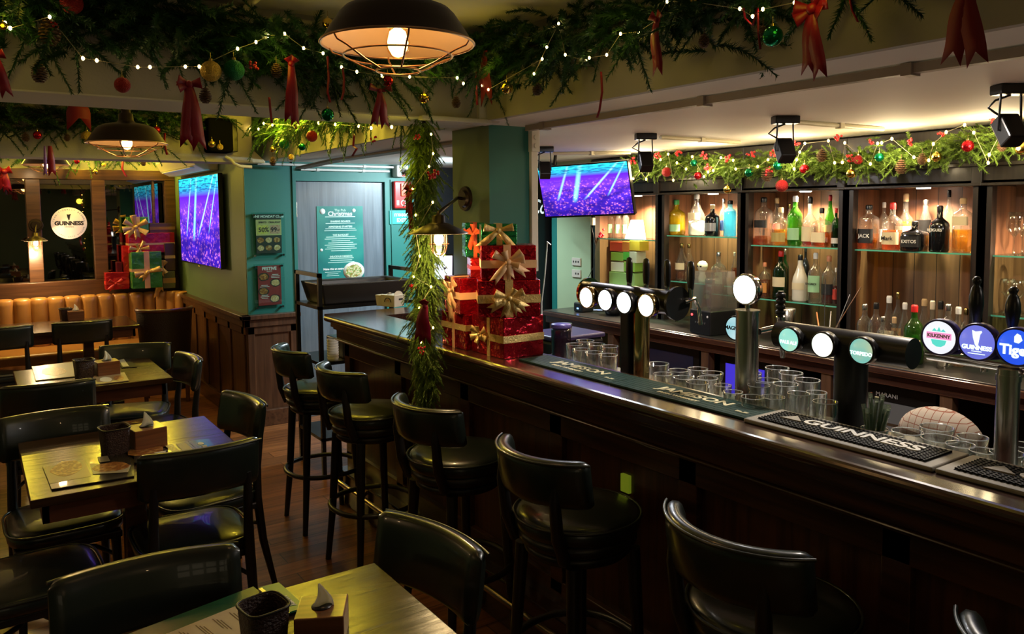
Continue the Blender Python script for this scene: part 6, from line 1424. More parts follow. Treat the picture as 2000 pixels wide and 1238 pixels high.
# dark bin and jar beside the gifts
t = thing('ice_bin', 'black plastic bin with a violet lit top behind the gift boxes', 'bin', (2.62, 3.32, 0)); MB().bx(-.16, .16, -.14, .14, 0, 1.02).build('body', M_BLACK, t, bevel=.02, bseg=3); MB().bx(-.165, .165, -.145, .145, 1.02, 1.045).build('lid', mat('violet_lit_plastic', (.05, .04, .12), .3), t, bevel=.008)  # violet light on the lid is put into its colour
q = at(1096, 690, z=zl0+.02); o = MB().lathe([(0, 0), (.045, 0), (.048, .01), (.048, .13), (.044, .145), (0, .147)], 28).build('storage_jar', [glass('dark_jar', (.2, .15, .2), .5, body=.4, bodycol=(.05, .03, .06))]); o.location = (q.x, q.y, zl0+.0006); tag(o, 'dark round jar with a violet lid right beside the gift boxes', 'jar')
MB().lathe([(0, .148), (.049, .147), (.05, .158), (.046, .164), (0, .165)], 28).build('lid', mat('violet_lid', (.12, .1, .4), .3), o)
MB().cyl((0, 0, 1.046), (0, 0, 1.09), .04, n=20).build('steel_pot', M_STEEL, t)
o = MB().tube([at(1076, 478, X=2.62), at(1069, 472, X=2.62), at(1068, 490, X=2.62), at(1064, 540, X=2.62), at(1058, 590, X=2.62), (2.62, at(1058, 590, X=2.62).y, 1.046)], .0035, 6).build('charging_cable', M_WHITE); recentre(o); tag(o, 'white charging cable hanging behind the gift boxes', 'cable')
# black drinks fridge with script in the passage
t = thing('drinks_fridge', 'tall black drinks fridge with white script, mostly hidden by the television', 'fridge', (4.05, 5.72, 0)); MB().bx(3.75, 4.35, 5.47, 5.98, 0, 1.95).build('cabinet', M_BLACK, t, True, bevel=.01)
lettering('Coca', .16, frame((3.742, at(1062, 400, X=3.745).y, at(1062, 405, X=3.745).z), '-X'), M_WHITETXT, t, shear=.3, bold=.002)
# trolley, tubs, takeaway boxes
t = thing('service_trolley', 'black steel service trolley standing behind the far end of the bar', 'trolley', (2.22, 5.0, 0))
x0, x1, ya, yb2 = 1.80, 2.52, 4.78, 5.22
for x in (x0, x1-.025):
    for y in (ya, yb2-.025): MB().bx(x, x+.025, y, y+.025, .0, 1.31).build('post', M_BLACKM, t, True)
    MB().bx(x, x+.025, ya, yb2, 1.285, 1.31).build('end_rail', M_BLACKM, t, True)
for z in (1.10, .74, .25): MB().bx(x0, x1, ya, yb2, z-.02, z).build('shelf', M_BLACKM, t, True)
o = MB(); o.add([(1.86, 4.84, 1.101), (2.44, 4.84, 1.101), (2.44, 5.16, 1.101), (1.86, 5.16, 1.101), (1.83, 4.80, 1.24), (2.48, 4.80, 1.24), (2.48, 5.2, 1.24), (1.83, 5.2, 1.24), (1.86, 4.83, 1.235), (2.45, 4.83, 1.235), (2.45, 5.17, 1.235), (1.86, 5.17, 1.235), (1.88, 4.86, 1.11), (2.42, 4.86, 1.11), (2.42, 5.14, 1.11), (1.88, 5.14, 1.11)],
  [(3, 2, 1, 0), (0, 1, 5, 4), (1, 2, 6, 5), (2, 3, 7, 6), (3, 0, 4, 7), (4, 5, 9, 8), (5, 6, 10, 9), (6, 7, 11, 10), (7, 4, 8, 11), (8, 9, 13, 12), (9, 10, 14, 13), (10, 11, 15, 14), (11, 8, 12, 15), (12, 13, 14, 15)])
o = o.build('bus_tub', mat('dark_tub', (.03, .028, .026), .35), bevel=.01); recentre(o); tag(o, 'dark plastic bus tub on top of the trolley', 'tub')
o = MB().bx(1.98, 2.45, 4.84, 5.14, .7405, .86).build('bus_tub', MATS['dark_tub'], bevel=.01); recentre(o); tag(o, 'dark plastic box on the lower shelf of the trolley', 'tub')
o = MB()
for k in range(8): o.lathe([(.032, k*.017), (.038, k*.017+.022), (.035, k*.017+.022)], 20)
o = o.build('paper_cups', M_PAPER); o.location = (1.905, 4.83, .7405); tag(o, 'stack of white paper cups on the trolley behind the bar end', 'cups')
def takeaway(px, py, w_, d_, h_, rz, label):
    p = at(px, py, z=1.10); t = thing('takeaway_box', label, 'takeaway box', (p.x, p.y, 1.1005), R_(rz), 'white takeaway boxes on the bar end'); s = .86
    MB().add([(-w_*s, -d_*s, 0), (w_*s, -d_*s, 0), (w_*s, d_*s, 0), (-w_*s, d_*s, 0), (-w_, -d_, h_), (w_, -d_, h_), (w_, d_, h_), (-w_, d_, h_)], [(3, 2, 1, 0), (0, 1, 5, 4), (1, 2, 6, 5), (2, 3, 7, 6), (3, 0, 4, 7), (4, 5, 6, 7)]).build('carton', mat('white_card', (.72, .66, .52), .6), t, bevel=.002)
    M = Matrix.Translation((0, -d_*.8, h_)) @ axes((0, -1, .2)); MB().prism([(w_*.75*math.cos(a), w_*.5*math.sin(a)) for a in [PI*i/12 for i in range(13)]], -.001, .001, M).build('lid_flap', MATS['white_card'], t)
    return t
t = takeaway(768, 598, .05, .06, .075, 20, 'white takeaway box with an arch logo, right of the pair on the bar end')
Ma = Matrix.Translation(t.location) @ Matrix.Rotation(R_(20), 4, 'Z') @ frame((-.0475, 0, .03), '-X'); MB().lathe([(.024, 0), (.030, 0), (.030, .001), (.024, .001)], 20, Ma, arc=(0, PI)).build('arch_logo', M_DARKTXT, t, True)
lettering('M', .028, Ma @ Matrix.Translation((0, .01, .001)), CAP['orange'], t); Mb2 = Matrix.Translation(t.location) @ Matrix.Rotation(R_(20), 4, 'Z') @ frame((.01, -.0565, .05), '-Y'); MB().bx(-.018, .018, -.008, .008, 0, .001, 0, Mb2).build('black_tab', M_DARKTXT, t, True)
t = takeaway(752, 597, .035, .05, .07, 25, 'left white takeaway box lettered BELLA on its open flap'); lettering('BELLA', .02, Matrix.Translation(t.location) @ Matrix.Rotation(R_(25), 4, 'Z') @ frame((0, -.046, .082), '-Y'), M_DARKTXT, t)
# small payment screens seen by the hanging garland
c = at(868, 520, Y=3.6); t = thing('order_screen', 'small glowing order screen between the hanging garland and the gifts', 'screen', (2.02, 3.85, 1.1)); q = at(866, 522, X=2.0)
M = Matrix.Translation(q) @ Matrix.Rotation(R_(-35), 4, 'Z') @ axes((0, -1, .25)); MB().bx(-.05, .05, -.07, .07, -.01, 0, 0, M).build('housing', M_BLACK, t, True); MB().bx(-.045, .045, -.06, .06, 0, .001, 0, M).build('display', lens_pic('order_display', [(.3, .9, .9), (.7, .6, .9), (.9, .95, 1)], 1.4), t, True); MB().cyl((q.x+.01, q.y, 1.1), (q.x+.01, q.y, q.z), .01, n=10).build('stand', M_BLACK, t, True)

# ================================================================== garlands
NR = np.random.default_rng(11)
def foliage(name, P0, Dr, L, nn, nl, phi, droop, m, parent=None, w=.0013, stem=True, curl=0.0):
    """fir or cypress branches: P0 (N,3) roots, Dr (N,3) unit directions, L (N,) lengths; nn needles each"""
    N = len(P0); t = (np.arange(nn)+.5)/nn; t = t[None, :]+NR.uniform(-.3/nn, .3/nn, (N, nn)); t = np.clip(t, .03, 1)
    g = droop[:, None]*L[:, None]*t**2; pos = P0[:, None, :]+Dr[:, None, :]*(L[:, None]*t)[:, :, None]; pos[:, :, 2] -= g
    tan = np.repeat(Dr[:, None, :], nn, 1).copy(); tan[:, :, 2] -= 2*droop[:, None]*t; tan /= np.linalg.norm(tan, axis=2, keepdims=True)
    ref = NR.normal(size=(N, nn, 3)); a = np.cross(tan, ref); a /= np.linalg.norm(a, axis=2, keepdims=True)
    ph = phi+NR.uniform(-.15, .15, (N, nn, 1)); nd = tan*np.cos(ph)+a*np.sin(ph); ln = nl*(1-.45*t[:, :, None]**2)*NR.uniform(.75, 1.2, (N, nn, 1))
    sd = np.cross(nd, tan); sd /= np.linalg.norm(sd, axis=2, keepdims=True)+1e-9; sd *= w
    V = np.stack([pos-sd, pos+sd, pos+nd*ln], 2).reshape(-1, 3); F = np.arange(len(V), dtype=np.int32)
    if stem:
        K = 5; ts = np.linspace(0, 1, K)[None, :]; sp = P0[:, None, :]+Dr[:, None, :]*(L[:, None]*ts)[:, :, None]; sp[:, :, 2] -= droop[:, None]*L[:, None]*ts**2
        r0 = NR.normal(size=(N, 3)); s1 = np.cross(Dr, r0); s1 /= np.linalg.norm(s1, axis=1, keepdims=True); s2 = np.cross(Dr, s1)
        base = len(V); vs = []
        for k in range(3):
            an = 2*PI*k/3; vs.append(sp+(s1[:, None, :]*math.cos(an)+s2[:, None, :]*math.sin(an))*(w*.7))
        VS = np.stack(vs, 2).reshape(-1, 3); idx = (np.arange(N)[:, None]*K+np.arange(K-1)[None, :]).reshape(-1)*3; tri = []
        for k in range(3):
            k2 = (k+1) % 3; tri += [np.stack([idx+k, idx+k2, idx+3+k2], 1), np.stack([idx+k, idx+3+k2, idx+3+k], 1)]
        F = np.concatenate([F, base+np.concatenate(tri).reshape(-1).astype(np.int32)]); V = np.concatenate([V, VS])
    me = bpy.data.meshes.new(name); nt = len(F)//3; me.vertices.add(len(V)); me.loops.add(len(F)); me.polygons.add(nt)
    c = V.mean(0) if parent is None else np.array(parent.location[:]); c2 = c.copy()
    me.vertices.foreach_set('co', (V-c2).astype(np.float32).ravel()); me.loops.foreach_set('vertex_index', F.astype(np.int32))
    me.polygons.foreach_set('loop_start', np.arange(0, nt*3, 3, dtype=np.int32)); me.polygons.foreach_set('loop_total', np.full(nt, 3, dtype=np.int32))
    me.materials.append(m); me.update(calc_edges=True); o = bpy.data.objects.new(name, me); COL.objects.link(o)
    if parent is not None: o.parent = parent
    else: o.location = c
    return o
def along(path, u):
    P = np.array([tuple(p) for p in path]); d = np.r_[0, np.cumsum(np.linalg.norm(np.diff(P, axis=0), axis=1))]; s = u*d[-1]
    return np.stack([np.interp(s, d, P[:, k]) for k in range(3)], 1)
def garland(label, path, N, L, nn, nl, phi, droop, m, out, spread, thick, w=.0013, curl=0, down=.45, group='green garlands', jl=.35):
    """out: direction away from the wall"""
    c = sum((Vector(p) for p in path), Vector())/len(path); t = thing('garland', label, 'garland', c, 0, group)
    u = NR.uniform(0, 1, N); P0 = along(path, u)+NR.normal(size=(N, 3))*thick
    P = np.array([tuple(p) for p in path]); ax = P[-1]-P[0]; ax /= np.linalg.norm(ax)
    D = ax[None, :]*NR.choice([-1, 1], (N, 1))*NR.uniform(.25, 1.0, (N, 1))+np.array(out)[None, :]*NR.uniform(-.1, .8, (N, 1))*spread+NR.normal(size=(N, 3))*.35*spread; D[:, 2] -= NR.uniform(-.35, .9, N)*down
    D /= np.linalg.norm(D, axis=1, keepdims=True); foliage('foliage', P0, D, L*NR.uniform(1-jl, 1+jl, N), nn, nl, phi, NR.uniform(.3, 1, N)*droop, m, t, w)
    b = MB(); b.tube([tuple(p) for p in path], .006, 5); b.build('core_wire', M_BLACKW, t, True)
    return t
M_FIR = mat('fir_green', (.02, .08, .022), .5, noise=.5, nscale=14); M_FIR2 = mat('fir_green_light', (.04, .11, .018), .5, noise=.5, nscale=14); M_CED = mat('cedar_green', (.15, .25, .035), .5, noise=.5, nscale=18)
YL = 2.90      # in front of the cross beam
garland('dark fir garland along the near cross beam, left of the big pendant lamp', [(-.45, YL, 2.40), (.2, YL, 2.37), (.7, YL+.02, 2.33), (1.15, YL+.02, 2.31), (1.5, YL+.03, 2.32)], 520, .17, 170, .030, .95, .45, M_FIR, (0, -1, .1), .8, np.array([.05, .045, .055]), .0027)
garland('fir garland on the beam under and right of the big pendant lamp', [(1.4, YL, 2.38), (1.7, YL, 2.35), (1.88, YL-.05, 2.36)], 120, .15, 140, .027, .9, .6, M_FIR, (0, -1, .1), .7, np.array([.04, .03, .04]), .0019)
XR = XS-.10
garland('dark fir garland along the soffit above the bar, with red bows', [(XR, 2.95, 2.36), (XR, 2.3, 2.33), (XR, 1.7, 2.33), (XR, 1.0, 2.36), (XR, .4, 2.40)], 430, .16, 170, .028, .95, .45, M_FIR, (-1, 0, .1), .8, np.array([.045, .05, .05]), .0027)
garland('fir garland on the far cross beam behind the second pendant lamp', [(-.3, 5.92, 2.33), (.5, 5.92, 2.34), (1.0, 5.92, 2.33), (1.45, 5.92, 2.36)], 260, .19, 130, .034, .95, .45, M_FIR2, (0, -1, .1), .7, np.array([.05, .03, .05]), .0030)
XG = XS-.10
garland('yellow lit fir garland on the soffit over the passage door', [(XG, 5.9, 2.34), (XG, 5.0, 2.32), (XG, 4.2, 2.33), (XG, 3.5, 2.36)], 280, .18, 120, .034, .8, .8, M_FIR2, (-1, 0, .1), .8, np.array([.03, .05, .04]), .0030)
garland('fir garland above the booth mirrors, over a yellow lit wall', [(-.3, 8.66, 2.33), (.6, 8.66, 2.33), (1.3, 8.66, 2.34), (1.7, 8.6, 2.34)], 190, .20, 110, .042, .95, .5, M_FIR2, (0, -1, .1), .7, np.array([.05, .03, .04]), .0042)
# bushy cedar garland over the shelving
cp = [at(px, py, X=4.0) for px, py in ((1228, 325), (1300, 318), (1370, 322), (1440, 328), (1520, 318), (1600, 322), (1700, 312), (1800, 296), (1900, 282), (2000, 268), (2060, 262))]
garland('bushy cedar garland with baubles draped along the top of the bar shelving', cp, 1500, .075, 58, .021, .75, .3, M_CED, (-1, 0, .2), 1.0, .034, .0022, down=.5, jl=.4)
vp = [at(828, 246, X=1.64), at(826, 330, X=1.62), at(830, 420, X=1.62), at(826, 480, X=1.62), at(832, 560, X=1.61), at(828, 640, X=1.61), at(832, 720, X=1.62), at(832, 778, X=1.62)]
vp[0].z = 2.09
def vgar():
    c = sum(vp, Vector())/len(vp); t = thing('garland', 'cedar garland hanging down from the beam in front of the bar like a column', 'garland', c, 0, 'green garlands'); N = 1750
    u = NR.uniform(0, 1, N); P0 = along(vp, u)+NR.normal(size=(N, 3))*np.array([.021, .021, .02]); a = NR.uniform(0, 2*PI, N); dn = np.where(u > .75, 1.9, 1.3)
    D = np.stack([np.cos(a), np.sin(a), -NR.uniform(.3, 1, N)*dn], 1); D /= np.linalg.norm(D, axis=1, keepdims=True)
    foliage('foliage', P0, D, .068*NR.uniform(.7, 1.35, N)*(1-.45*np.clip((u-.8)/.2, 0, 1)), 52, .019, .6, np.full(N, .25), M_CED, t, .0017); MB().tube(vp, .008, 6).build('core_wire', M_BLACKW, t, True)
vgar()
M_LEDN = glow('near_fairy_bulb', (1.0, .68, .22), 14)
# fairy light strings: wire plus bulbs
def string(label, pts, bulbs, r=.0055, m=None):
    """pts wire points; bulbs list of points"""
    c = sum(pts, Vector())/len(pts); t = thing('fairy_lights', label, 'string lights', c, 0, 'warm fairy light strings')
    MB().tube(pts, .0011, 4).build('wire', mat('clear_wire', (.5, .45, .3), .3), t, True)
    b0 = None; me = MB().sph((0, 0, 0), r, 8, sq=(1, 1, 1.35)).mesh('bulb', m or M_LED)
    for p in bulbs:
        o = bpy.data.objects.new('bulb', me); COL.objects.link(o); o.parent = t; o.location = p-c
def pxl(lst, **k): return [at(x, y, **k) for x, y in lst]
Ll = pxl([(10, 45), (20, 55), (97, 33), (162, 114), (189, 118), (269, 131), (293, 131), (362, 130), (389, 130), (464, 95), (500, 82), (524, 70), (556, 66), (593, 94), (631, 104)], Y=2.80)
string('fairy light string on the near cross beam left of the big lamp', Ll, Ll, .0048, M_LEDN)
Ll = pxl([(667, 131), (697, 140), (745, 148), (800, 150), (893, 152), (905, 163)], Y=2.80); string('fairy light string under the big pendant lamp', Ll, Ll, .0048, M_LEDN)
Lr = pxl([(942, 167), (954, 175), (1059, 115), (1043, 144), (1068, 92), (1091, 46), (1104, 107), (1144, 119), (1151, 113), (1185, 107), (1212, 66), (1247, 62), (1281, 40), (1303, 3), (1355, 4), (1445, 17), (1470, 32), (1490, 18), (1552, 5)], X=XR-.10)
string('fairy light string on the soffit garland above the bar', Lr, Lr, .0042, M_LEDN)
L2 = pxl([(458, 231), (472, 236), (488, 251), (505, 252), (532, 244), (515, 241), (583, 245), (622, 240), (655, 243), (700, 246), (725, 250), (765, 248)], X=XG-.10)
string('fairy light string on the passage garland', L2, L2, .007)
L3 = [at(x, y, Y=8.5) for x, y in ((92, 322), (150, 309), (204, 306), (230, 309), (243, 308), (305, 313), (315, 310), (320, 317), (378, 309), (412, 312))]
string('fairy light string on the booth garland', L3, L3, .010)
c1 = [(1237, 349), (1250, 333), (1262, 350), (1280, 304), (1290, 312), (1305, 301), (1315, 352), (1322, 318), (1340, 330), (1352, 306), (1375, 345), (1383, 336), (1393, 333), (1408, 308), (1432, 313), (1437, 330), (1480, 325), (1500, 312), (1528, 293), (1551, 330), (1556, 312), (1562, 297), (1572, 280), (1618, 275), (1630, 318), (1645, 317), (1650, 279), (1700, 320), (1714, 280), (1722, 279), (1742, 271), (1785, 307), (1814, 313), (1823, 281), (1848, 258), (1884, 244), (1902, 259), (1930, 318), (1932, 302), (1955, 258), (1980, 255), (1992, 262)]
Lc = [at(x, y, X=3.90) for x, y in c1]; string('fairy light string wound through the cedar garland over the shelving', Lc, Lc, .0065)
Lv = [at(x, y, X=1.56) for x, y in ((842, 262), (846, 300), (838, 325), (806, 368), (812, 420), (845, 395), (812, 452), (820, 500), (808, 540), (842, 560), (818, 600), (846, 640), (822, 668))]; string('fairy light string wound down the hanging cedar garland', Lv, Lv, .004)
for xx in (.1, .9, 1.5): lamp('POINT', 'fairy_and_fill_glow', (xx, 2.74, 2.24), .16, YEL, .05)
for yy in (2.6, 1.9, 1.2): lamp('POINT', 'fairy_and_fill_glow', (XR-.18, yy, 2.24), .13, YEL, .05)
for yy in (5.3, 4.8, 4.2): lamp('POINT', 'fairy_and_fill_glow', (XG-.14, yy, 2.28), 4.2, YEL, .05)
for xx in (.3, 1.0, 1.5): lamp('POINT', 'fairy_and_fill_glow', (xx, 8.52, 2.30), 9, YEL, .05)
for yy in (4.0, 3.4, 2.8, 2.2, 1.7): lamp('POINT', 'fairy_and_fill_glow', (3.80, yy, 1.96), 3.2, (1, .78, .45), .08)  # added fill along the shelf top that brightens the bar ceiling
lamp('POINT', 'fairy_and_fill_glow', (1.50, 3.0, 1.9), .35, YEL, .04)

# ================================================================== ornaments
_BM = {}
def bauble(label, p, rpx, m, hang=.0, group='baubles on the garlands'):
    p = Vector(p); r = rpx*mpp(p); key = (round(r, 4), m.name)
    t = thing('bauble', label, 'bauble', (p.x, p.y, p.z), 0, group)
    MB().sph((0, 0, 0), r, 24).build('ball', m, t); MB().cyl((0, 0, r*.95), (0, 0, r*1.2), r*.2, n=10).build('cap', M_BRASS, t)
    MB().tube([(0, 0, r*1.2), (0, 0, r*1.2+.02+hang)], .0008, 4).build('hook', M_BRASS, t)
M_CONE2 = M_CONE
def cone(label, p, rpx):
    p = Vector(p); r = rpx*mpp(p); b = MB()
    for j in range(8):
        zz = r*(1.1-2.2*j/7); rr_ = r*(.35+.65*math.sin(PI*(j+.8)/8.5)); n = 8
        for i in range(n):
            a = 2*PI*(i+.5*(j % 2))/n; c, s = math.cos(a), math.sin(a); tx = Vector((c, s, -.35)).normalized(); sd = Vector((-s, c, 0)); q = Vector((0, 0, zz)); w_ = rr_*.42; tip = q+tx*rr_
            b.add([q+sd*w_*.4+Vector((0, 0, .1*r)), q-sd*w_*.4+Vector((0, 0, .1*r)), tip-sd*w_*.8, tip+sd*w_*.8, tip+tx*r*.1+Vector((0, 0, .16*r)), q-Vector((0, 0, .12*r))], [(0, 1, 2, 4), (0, 4, 3), (1, 5, 2), (0, 3, 5), (2, 5, 3), (2, 3, 4), (0, 5, 1)])
    b.sph((0, 0, 0), r*.45, 8, 0, (1, 1, 2)); b.tube([(0, 0, r), (0, 0, r*1.4+.02)], .001, 4)
    o = b.build('pine_cone', M_CONE); o.location = p; return tag(o, label, 'pine cone', 'pine cones on the garlands')
def berries(label, p, rpx, n=9):
    p = Vector(p); k = mpp(p); b = MB(); r2 = random.Random(int(abs(p.x*1000+p.y*777+p.z*333)))
    for i in range(n):
        d = Vector((r2.gauss(0, 1), r2.gauss(0, 1), r2.gauss(0, 1))).normalized()*rpx*k*r2.uniform(.4, 1); b.sph(d, rpx*k*.27, 8); b.tube([(0, 0, 0), d], .0006, 3)
    o = b.build('berry_sprig', M_BERRY); o.location = p; return tag(o, label, 'berries', 'red berry sprigs')
def hangbow(label, px, py, plane, Lpx, wpx, tails, m, loops=(20, 160), nrm=(0, -1, 0), small=()):
    p = at(px, py, **plane); k = mpp(p); M = Matrix.Translation(p) @ axes(nrm); b = MB()
    t = thing('ribbon_bow', label, 'ribbon bow', p, 0, 'ribbon bows on the garlands')
    if Lpx:
        for a in loops: loop(b, M, R_(a), Lpx*k, wpx*k*.5)
        for a in small: loop(b, M, R_(a), Lpx*k*.7, wpx*k*.4, .5)
        b.sph(M @ Vector((0, 0, Lpx*k*.15)), wpx*k*.35, 10); b.build('bow_loops', m, t, True)
    for (dx, dy, w_) in tails: b = MB(); tail(b, M, (0, 0), (dx*k, -dy*k), w_*k/2, bulge=.008); b.build('ribbon_tail', m, t, True)
    return t
def curl(label, pts, plane):
    b = MB(); ps = [at(x, y, **plane) for x, y in pts]; P = []
    for i in range(len(ps)-1):
        for q in range(4): P.append(ps[i].lerp(ps[i+1], q/4))
    P.append(ps[-1]); k = mpp(ps[0]); b.strip(P, CR*(2.2*k), .001); o = b.build('curled_ribbon', M_REDR); recentre(o); tag(o, label, 'ribbon', 'thin hanging ribbons')
F1 = dict(Y=2.78); FR = dict(X=XR-.10); F2 = dict(Y=5.75); FG = dict(X=XG-.12); F3 = dict(Y=8.5); FC = dict(X=3.9)
for lab, x, y, r, m, pl in (
 ('large red glitter bauble at the top edge, upper left', 140, 6, 21, M_BRG, F1), ('red glitter bauble hanging alone below the near beam garland', 239, 166, 15, M_BRG, F1), ('gold glitter bauble left of the large green one on the near beam', 412, 139, 20, M_BYG, F1),
 ('large green glitter bauble on the near beam beside a gold one', 457, 137, 20, M_BGG, F1), ('shiny green bauble hanging below the beam edge beside the thin ribbons', 640, 224, 12.5, M_BG, F1), ('mirror gold bauble hanging under the big lamp', 828, 192, 10.5, M_BY, F1),
 ('red bauble just above the small bow under the big lamp', 757, 158, 11, M_BR, F1), ('gold bauble in the garland just left of the big lamp shade', 640, 46, 11, M_BY, F1), ('small gold bauble at the far top left corner', 6, 50, 8, M_BY, F1),
 ('mirror gold bauble on the soffit garland beside the dark red ribbon', 990, 172, 12, M_BY, FR), ('large shiny green bauble hanging from the soffit garland', 1509, 71, 20, M_BG, FR), ('gold bauble at the top edge above the bar soffit', 1356, 2, 11, M_BY, FR),
 ('small red bauble on the far beam garland, left of the second pendant lamp', 73, 264, 8, M_BR, F2), ('gold bauble touching the second pendant lamp shade', 170, 267, 11, M_BYG, F2), ('red bauble right of the second pendant lamp', 306, 254, 7.5, M_BR, F2), ('gold bauble hanging in front of the loudspeaker', 414, 281, 7, M_BY, F2),
 ('brown gold bauble in front of the loudspeaker, right one', 430, 287, 6, M_BYG, F2), ('green glitter bauble on the passage garland', 555, 281, 10, M_BGG, FG), ('red glitter bauble on the passage garland', 609, 266, 11, M_BRG, FG), ('small shiny green bauble on the passage garland', 590, 287, 7, M_BG, FG),
 ('gold bauble high in the passage garland', 582, 246, 8, M_BY, FG), ('small gold bell bauble hanging low from the passage garland', 533, 292, 6, M_BY, FG), ('brown bauble over the door conduits', 569, 307, 6, M_BYG, FG),
 ('red bauble on the booth garland', 150, 315, 5, M_BR, F3), ('gold bauble hanging on a long cord below the booth garland', 186, 336, 5.5, M_BY, F3), ('gold bauble on the booth garland at the bottom of the third lamp', 203, 322, 4, M_BYG, F3),
 ('green bauble at the left end of the shelving garland', 1259, 325, 7.5, M_BG, FC), ('red bauble at the left end of the shelving garland', 1302, 336, 9.5, M_BRG, FC), ('dark green bauble above the second shelving unit', 1355, 318, 7, M_BG, FC), ('shiny red bauble low over the second shelving unit', 1363, 343, 7.5, M_BR, FC),
 ('gold bauble hanging below the garland between second and third shelving units', 1421, 370, 8, M_BY, FC), ('green bauble above the gold hanging one', 1463, 337, 8.5, M_BG, FC), ('bright green bauble above the big matte red ball', 1519, 323, 9.5, M_BG, FC), ('big matte red ball hanging lowest from the shelving garland', 1527, 363, 12, M_BRG, FC),
 ('shiny red bauble right of the big matte red ball', 1571, 330, 9, M_BR, FC), ('gold bauble hanging over the post left of the whiskey shelf', 1662, 339, 9, M_BY, FC), ('red glitter bauble above the hanging gold one', 1676, 312, 9, M_BRG, FC), ('teal green bauble above the whiskey shelf', 1717, 307, 9, M_BG, FC),
 ('gold bauble above the middle of the whiskey shelf', 1829, 306, 9.5, M_BY, FC), ('shiny red bauble near the right end of the shelving garland', 1890, 285, 11.5, M_BR, FC), ('large gold bauble at the right edge of the shelving garland', 1996, 290, 12.5, M_BY, FC)):
    bauble(lab, at(x, y, **pl), r, m)
for lab, x, y, r, pl in (('pine cone hanging below the near beam garland at far left', 77, 142, 15, F1), ('reddish pine cone in the upper left garland', 97, 62, 20, F1), ('pine cone beside the large pink bow', 401, 186, 12, F1), ('pine cone low beside the beam corner', 891, 199, 9, F1), ('pine cone right of the green glitter bauble', 540, 137, 11, F1),
 ('pine cone below the soffit garland near the pillar', 1049, 173, 10, FR), ('small pine cone below the soffit garland, middle', 1375, 79, 11, FR), ('brown cone beside the big red bow above the bar', 1490, 60, 8, FR), ('pine cone at the left of the far beam garland', 50, 267, 7.5, F2), ('pine cone between red and gold baubles on the far beam', 131, 268, 6, F2),
 ('pine cone hanging over the teal corner', 533, 315, 7, FG), ('pine cone on the booth garland', 280, 316, 6, F3), ('pine cone above the third shelving unit', 1498, 340, 11, FC), ('reddish cone low over the whiskey shelf', 1760, 325, 11, FC), ('pine cone beside the gold bauble over the whiskey shelf', 1801, 310, 9, FC), ('pine cone near the right end of the shelving garland', 1957, 284, 9, FC), ('reddish pine cone left of the big bauble pair on the shelving garland', 1605, 303, 10, FC)):
    cone(lab, at(x, y, **pl), r)
BL = ['over the left end of the shelving garland', 'above the green bauble at its left end', 'above the second shelving unit', 'over the second unit, right of the last', 'low over the second unit', 'above the hanging gold bauble', 'beside the third unit bauble', 'over the middle spotlight side', 'high above the third unit', 'top of the garland at its middle', 'over the post of the whiskey shelf', 'left above the whiskey shelf', 'highest above the whiskey shelf', 'right above the whiskey shelf', 'at the far right top of the garland', 'low by the third unit post']
for nm, (x, y) in zip(BL, ((1236, 312), (1284, 303), (1323, 299), (1375, 302), (1385, 326), (1420, 310), (1466, 300), (1510, 299), (1556, 280), (1635, 268), (1661, 307), (1700, 277), (1780, 277), (1840, 262), (1940, 235), (1500, 335))): berries('red berry sprig '+nm, at(x, y, X=3.89), 9)
berries('red berry sprig near the top of the hanging garland', at(815, 268, X=1.54), 8); berries('large red berry sprig on the right side of the hanging garland', at(845, 340, X=1.56), 12, 14); berries('red berry sprig on the left side of the hanging garland above the bar', at(806, 562, X=1.55), 9); berries('bright red berries low on the hanging garland', at(824, 684, X=1.54), 9, 8)
berries('red berry sprig beside the pendant lamp in the passage garland', at(730, 272, **FG), 8); berries('red berries beside the green glitter bauble on the near beam', at(495, 128, **F1), 11); berries('red berries in the upper left garland', at(104, 48, **F1), 10); berries('red berry sprig on the leftmost bar shelf', at(1175, 456, X=4.14), 9, 12)
hangbow('large pink red bow hanging from the near beam left of the loudspeaker', 368, 165, F1, 22, 22, [(-6, 112, 26), (16, 116, 26)], M_REDR, (10, 165, 200))
hangbow('dark red bow with one long tail over the passage lights', 568, 125, F1, 14, 20, [(-4, 105, 22), (6, 112, 16)], M_REDR, (60, 120))
hangbow('small neat red bow hanging under the big pendant lamp', 740, 178, F1, 24, 14, [(-10, 62, 15), (12, 64, 17)], M_REDR, (15, 165))
hangbow('red ribbon tail cut by the left edge of the view', -10, 110, F1, 16, 20, [(16, 70, 20)], M_REDR)
hangbow('wide dark red velvet ribbon hanging at the beam corner', 948, 100, FR, 0, 0, [(0, 88, 40)], M_REDV, nrm=(-1, 0, 0))
hangbow('red ribbon bow on the soffit garland left of the thin curled ribbon', 1285, 40, FR, 18, 20, [(-2, 95, 26)], M_REDR, (40, 140), (-1, 0, 0))
hangbow('large red bow with forked tails hanging from the soffit over the bar', 1590, 18, FR, 38, 34, [(-12, 112, 30), (14, 124, 30)], M_REDR, (10, 170, 205), (-1, 0, 0), (60, 330))
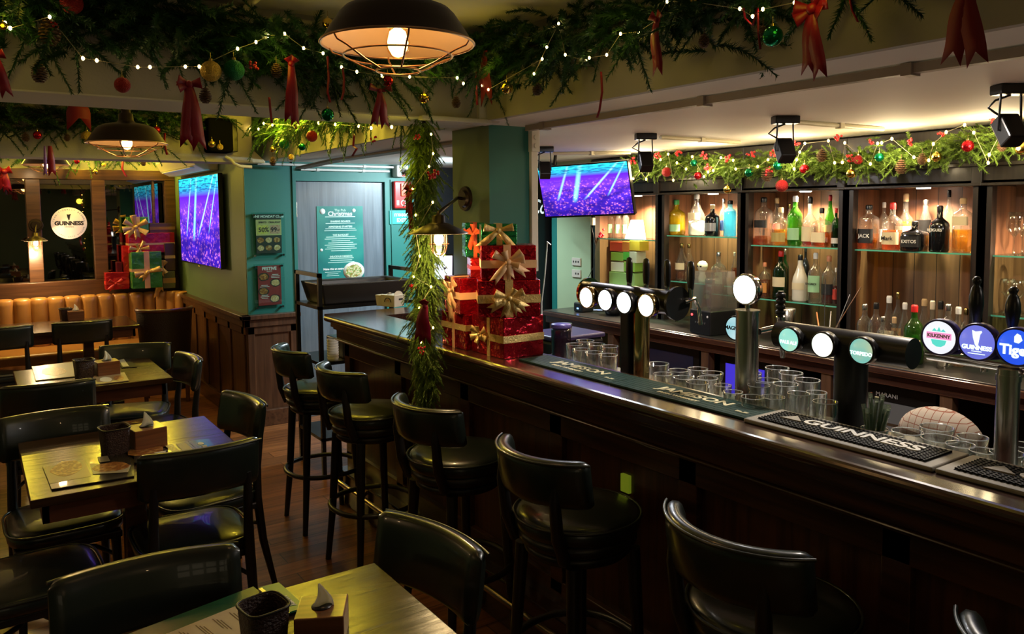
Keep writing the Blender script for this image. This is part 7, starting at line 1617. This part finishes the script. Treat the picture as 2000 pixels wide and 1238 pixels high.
hangbow('widest red ribbon bow at the upper right with two long tails', 1892, -25, FR, 40, 40, [(-28, 128, 40), (18, 136, 40)], M_REDV, (10, 170), (-1, 0, 0))
hangbow('small red ribbon on the far beam garland left of the second lamp', 152, 198, dict(Y=5.72), 0, 0, [(0, 38, 42)], M_REDV)
hangbow('red ribbon hanging in front of the farthest pendant lamp', 97, 285, F2, 0, 0, [(2, 53, 13)], M_REDR); hangbow('violet lit ribbon hanging in front of the farthest pendant lamp', 87, 285, F2, 0, 0, [(-1, 55, 6)], mat('violet_ribbon', (.25, .1, .45), .4))
hangbow('long red velvet bow hanging down the cedar garland over the bar edge', 831, 598, dict(X=1.52), 13, 16, [(-14, 62, 24), (-3, 66, 26)], M_REDR, (70, 110), (-1, -.6, 0)); hangbow('red net ribbon on the left of the hanging garland above the wall lamp', 803, 372, dict(X=1.56), 12, 14, [(-6, 40, 16), (-3, 75, 10)], M_REDV, (60, 140), (-1, -.6, 0))
hangbow('glittery red ribbon bow at the far left beside the booth mirror', 8, 335, dict(Y=8.71), 12, 16, [(-2, 32, 16), (4, 34, 14)], M_REDR)
for lab, pts, pl in (('thin red ribbon hanging left of the big lamp, left one', [(640, 110), (642, 150), (640, 180), (645, 200)], F1), ('thin red ribbon hanging left of the big lamp, right one', [(669, 132), (672, 155), (671, 180), (667, 195)], F1), ('thin red ribbon hanging below the passage lights', [(526, 190), (528, 215), (531, 240)], F1), ('long thin red ribbon curling off the soffit garland', [(1174, 140), (1176, 180), (1171, 215), (1166, 230)], FR),
   ('thin red ribbon loop beside the large green bauble', [(1452, 15), (1455, 35), (1470, 50), (1480, 15), (1481, 60), (1485, 96)], FR), ('thin red ribbon beside the big forked bow', [(1660, 0), (1664, 20), (1676, 43)], FR), ('thin red ribbon on the passage garland above the trunking', [(692, 262), (690, 285), (697, 290), (688, 305)], FG), ('short ribbon hanging right of the second pendant lamp', [(322, 260), (321, 280), (326, 302)], F2),
   ('thin red ribbon at the beam corner, left one', [(931, 140), (930, 170), (932, 205)], FR), ('brown cord loop hanging over the booth mirror', [(240, 312), (239, 330), (247, 345)], F3)): curl(lab, pts, pl)
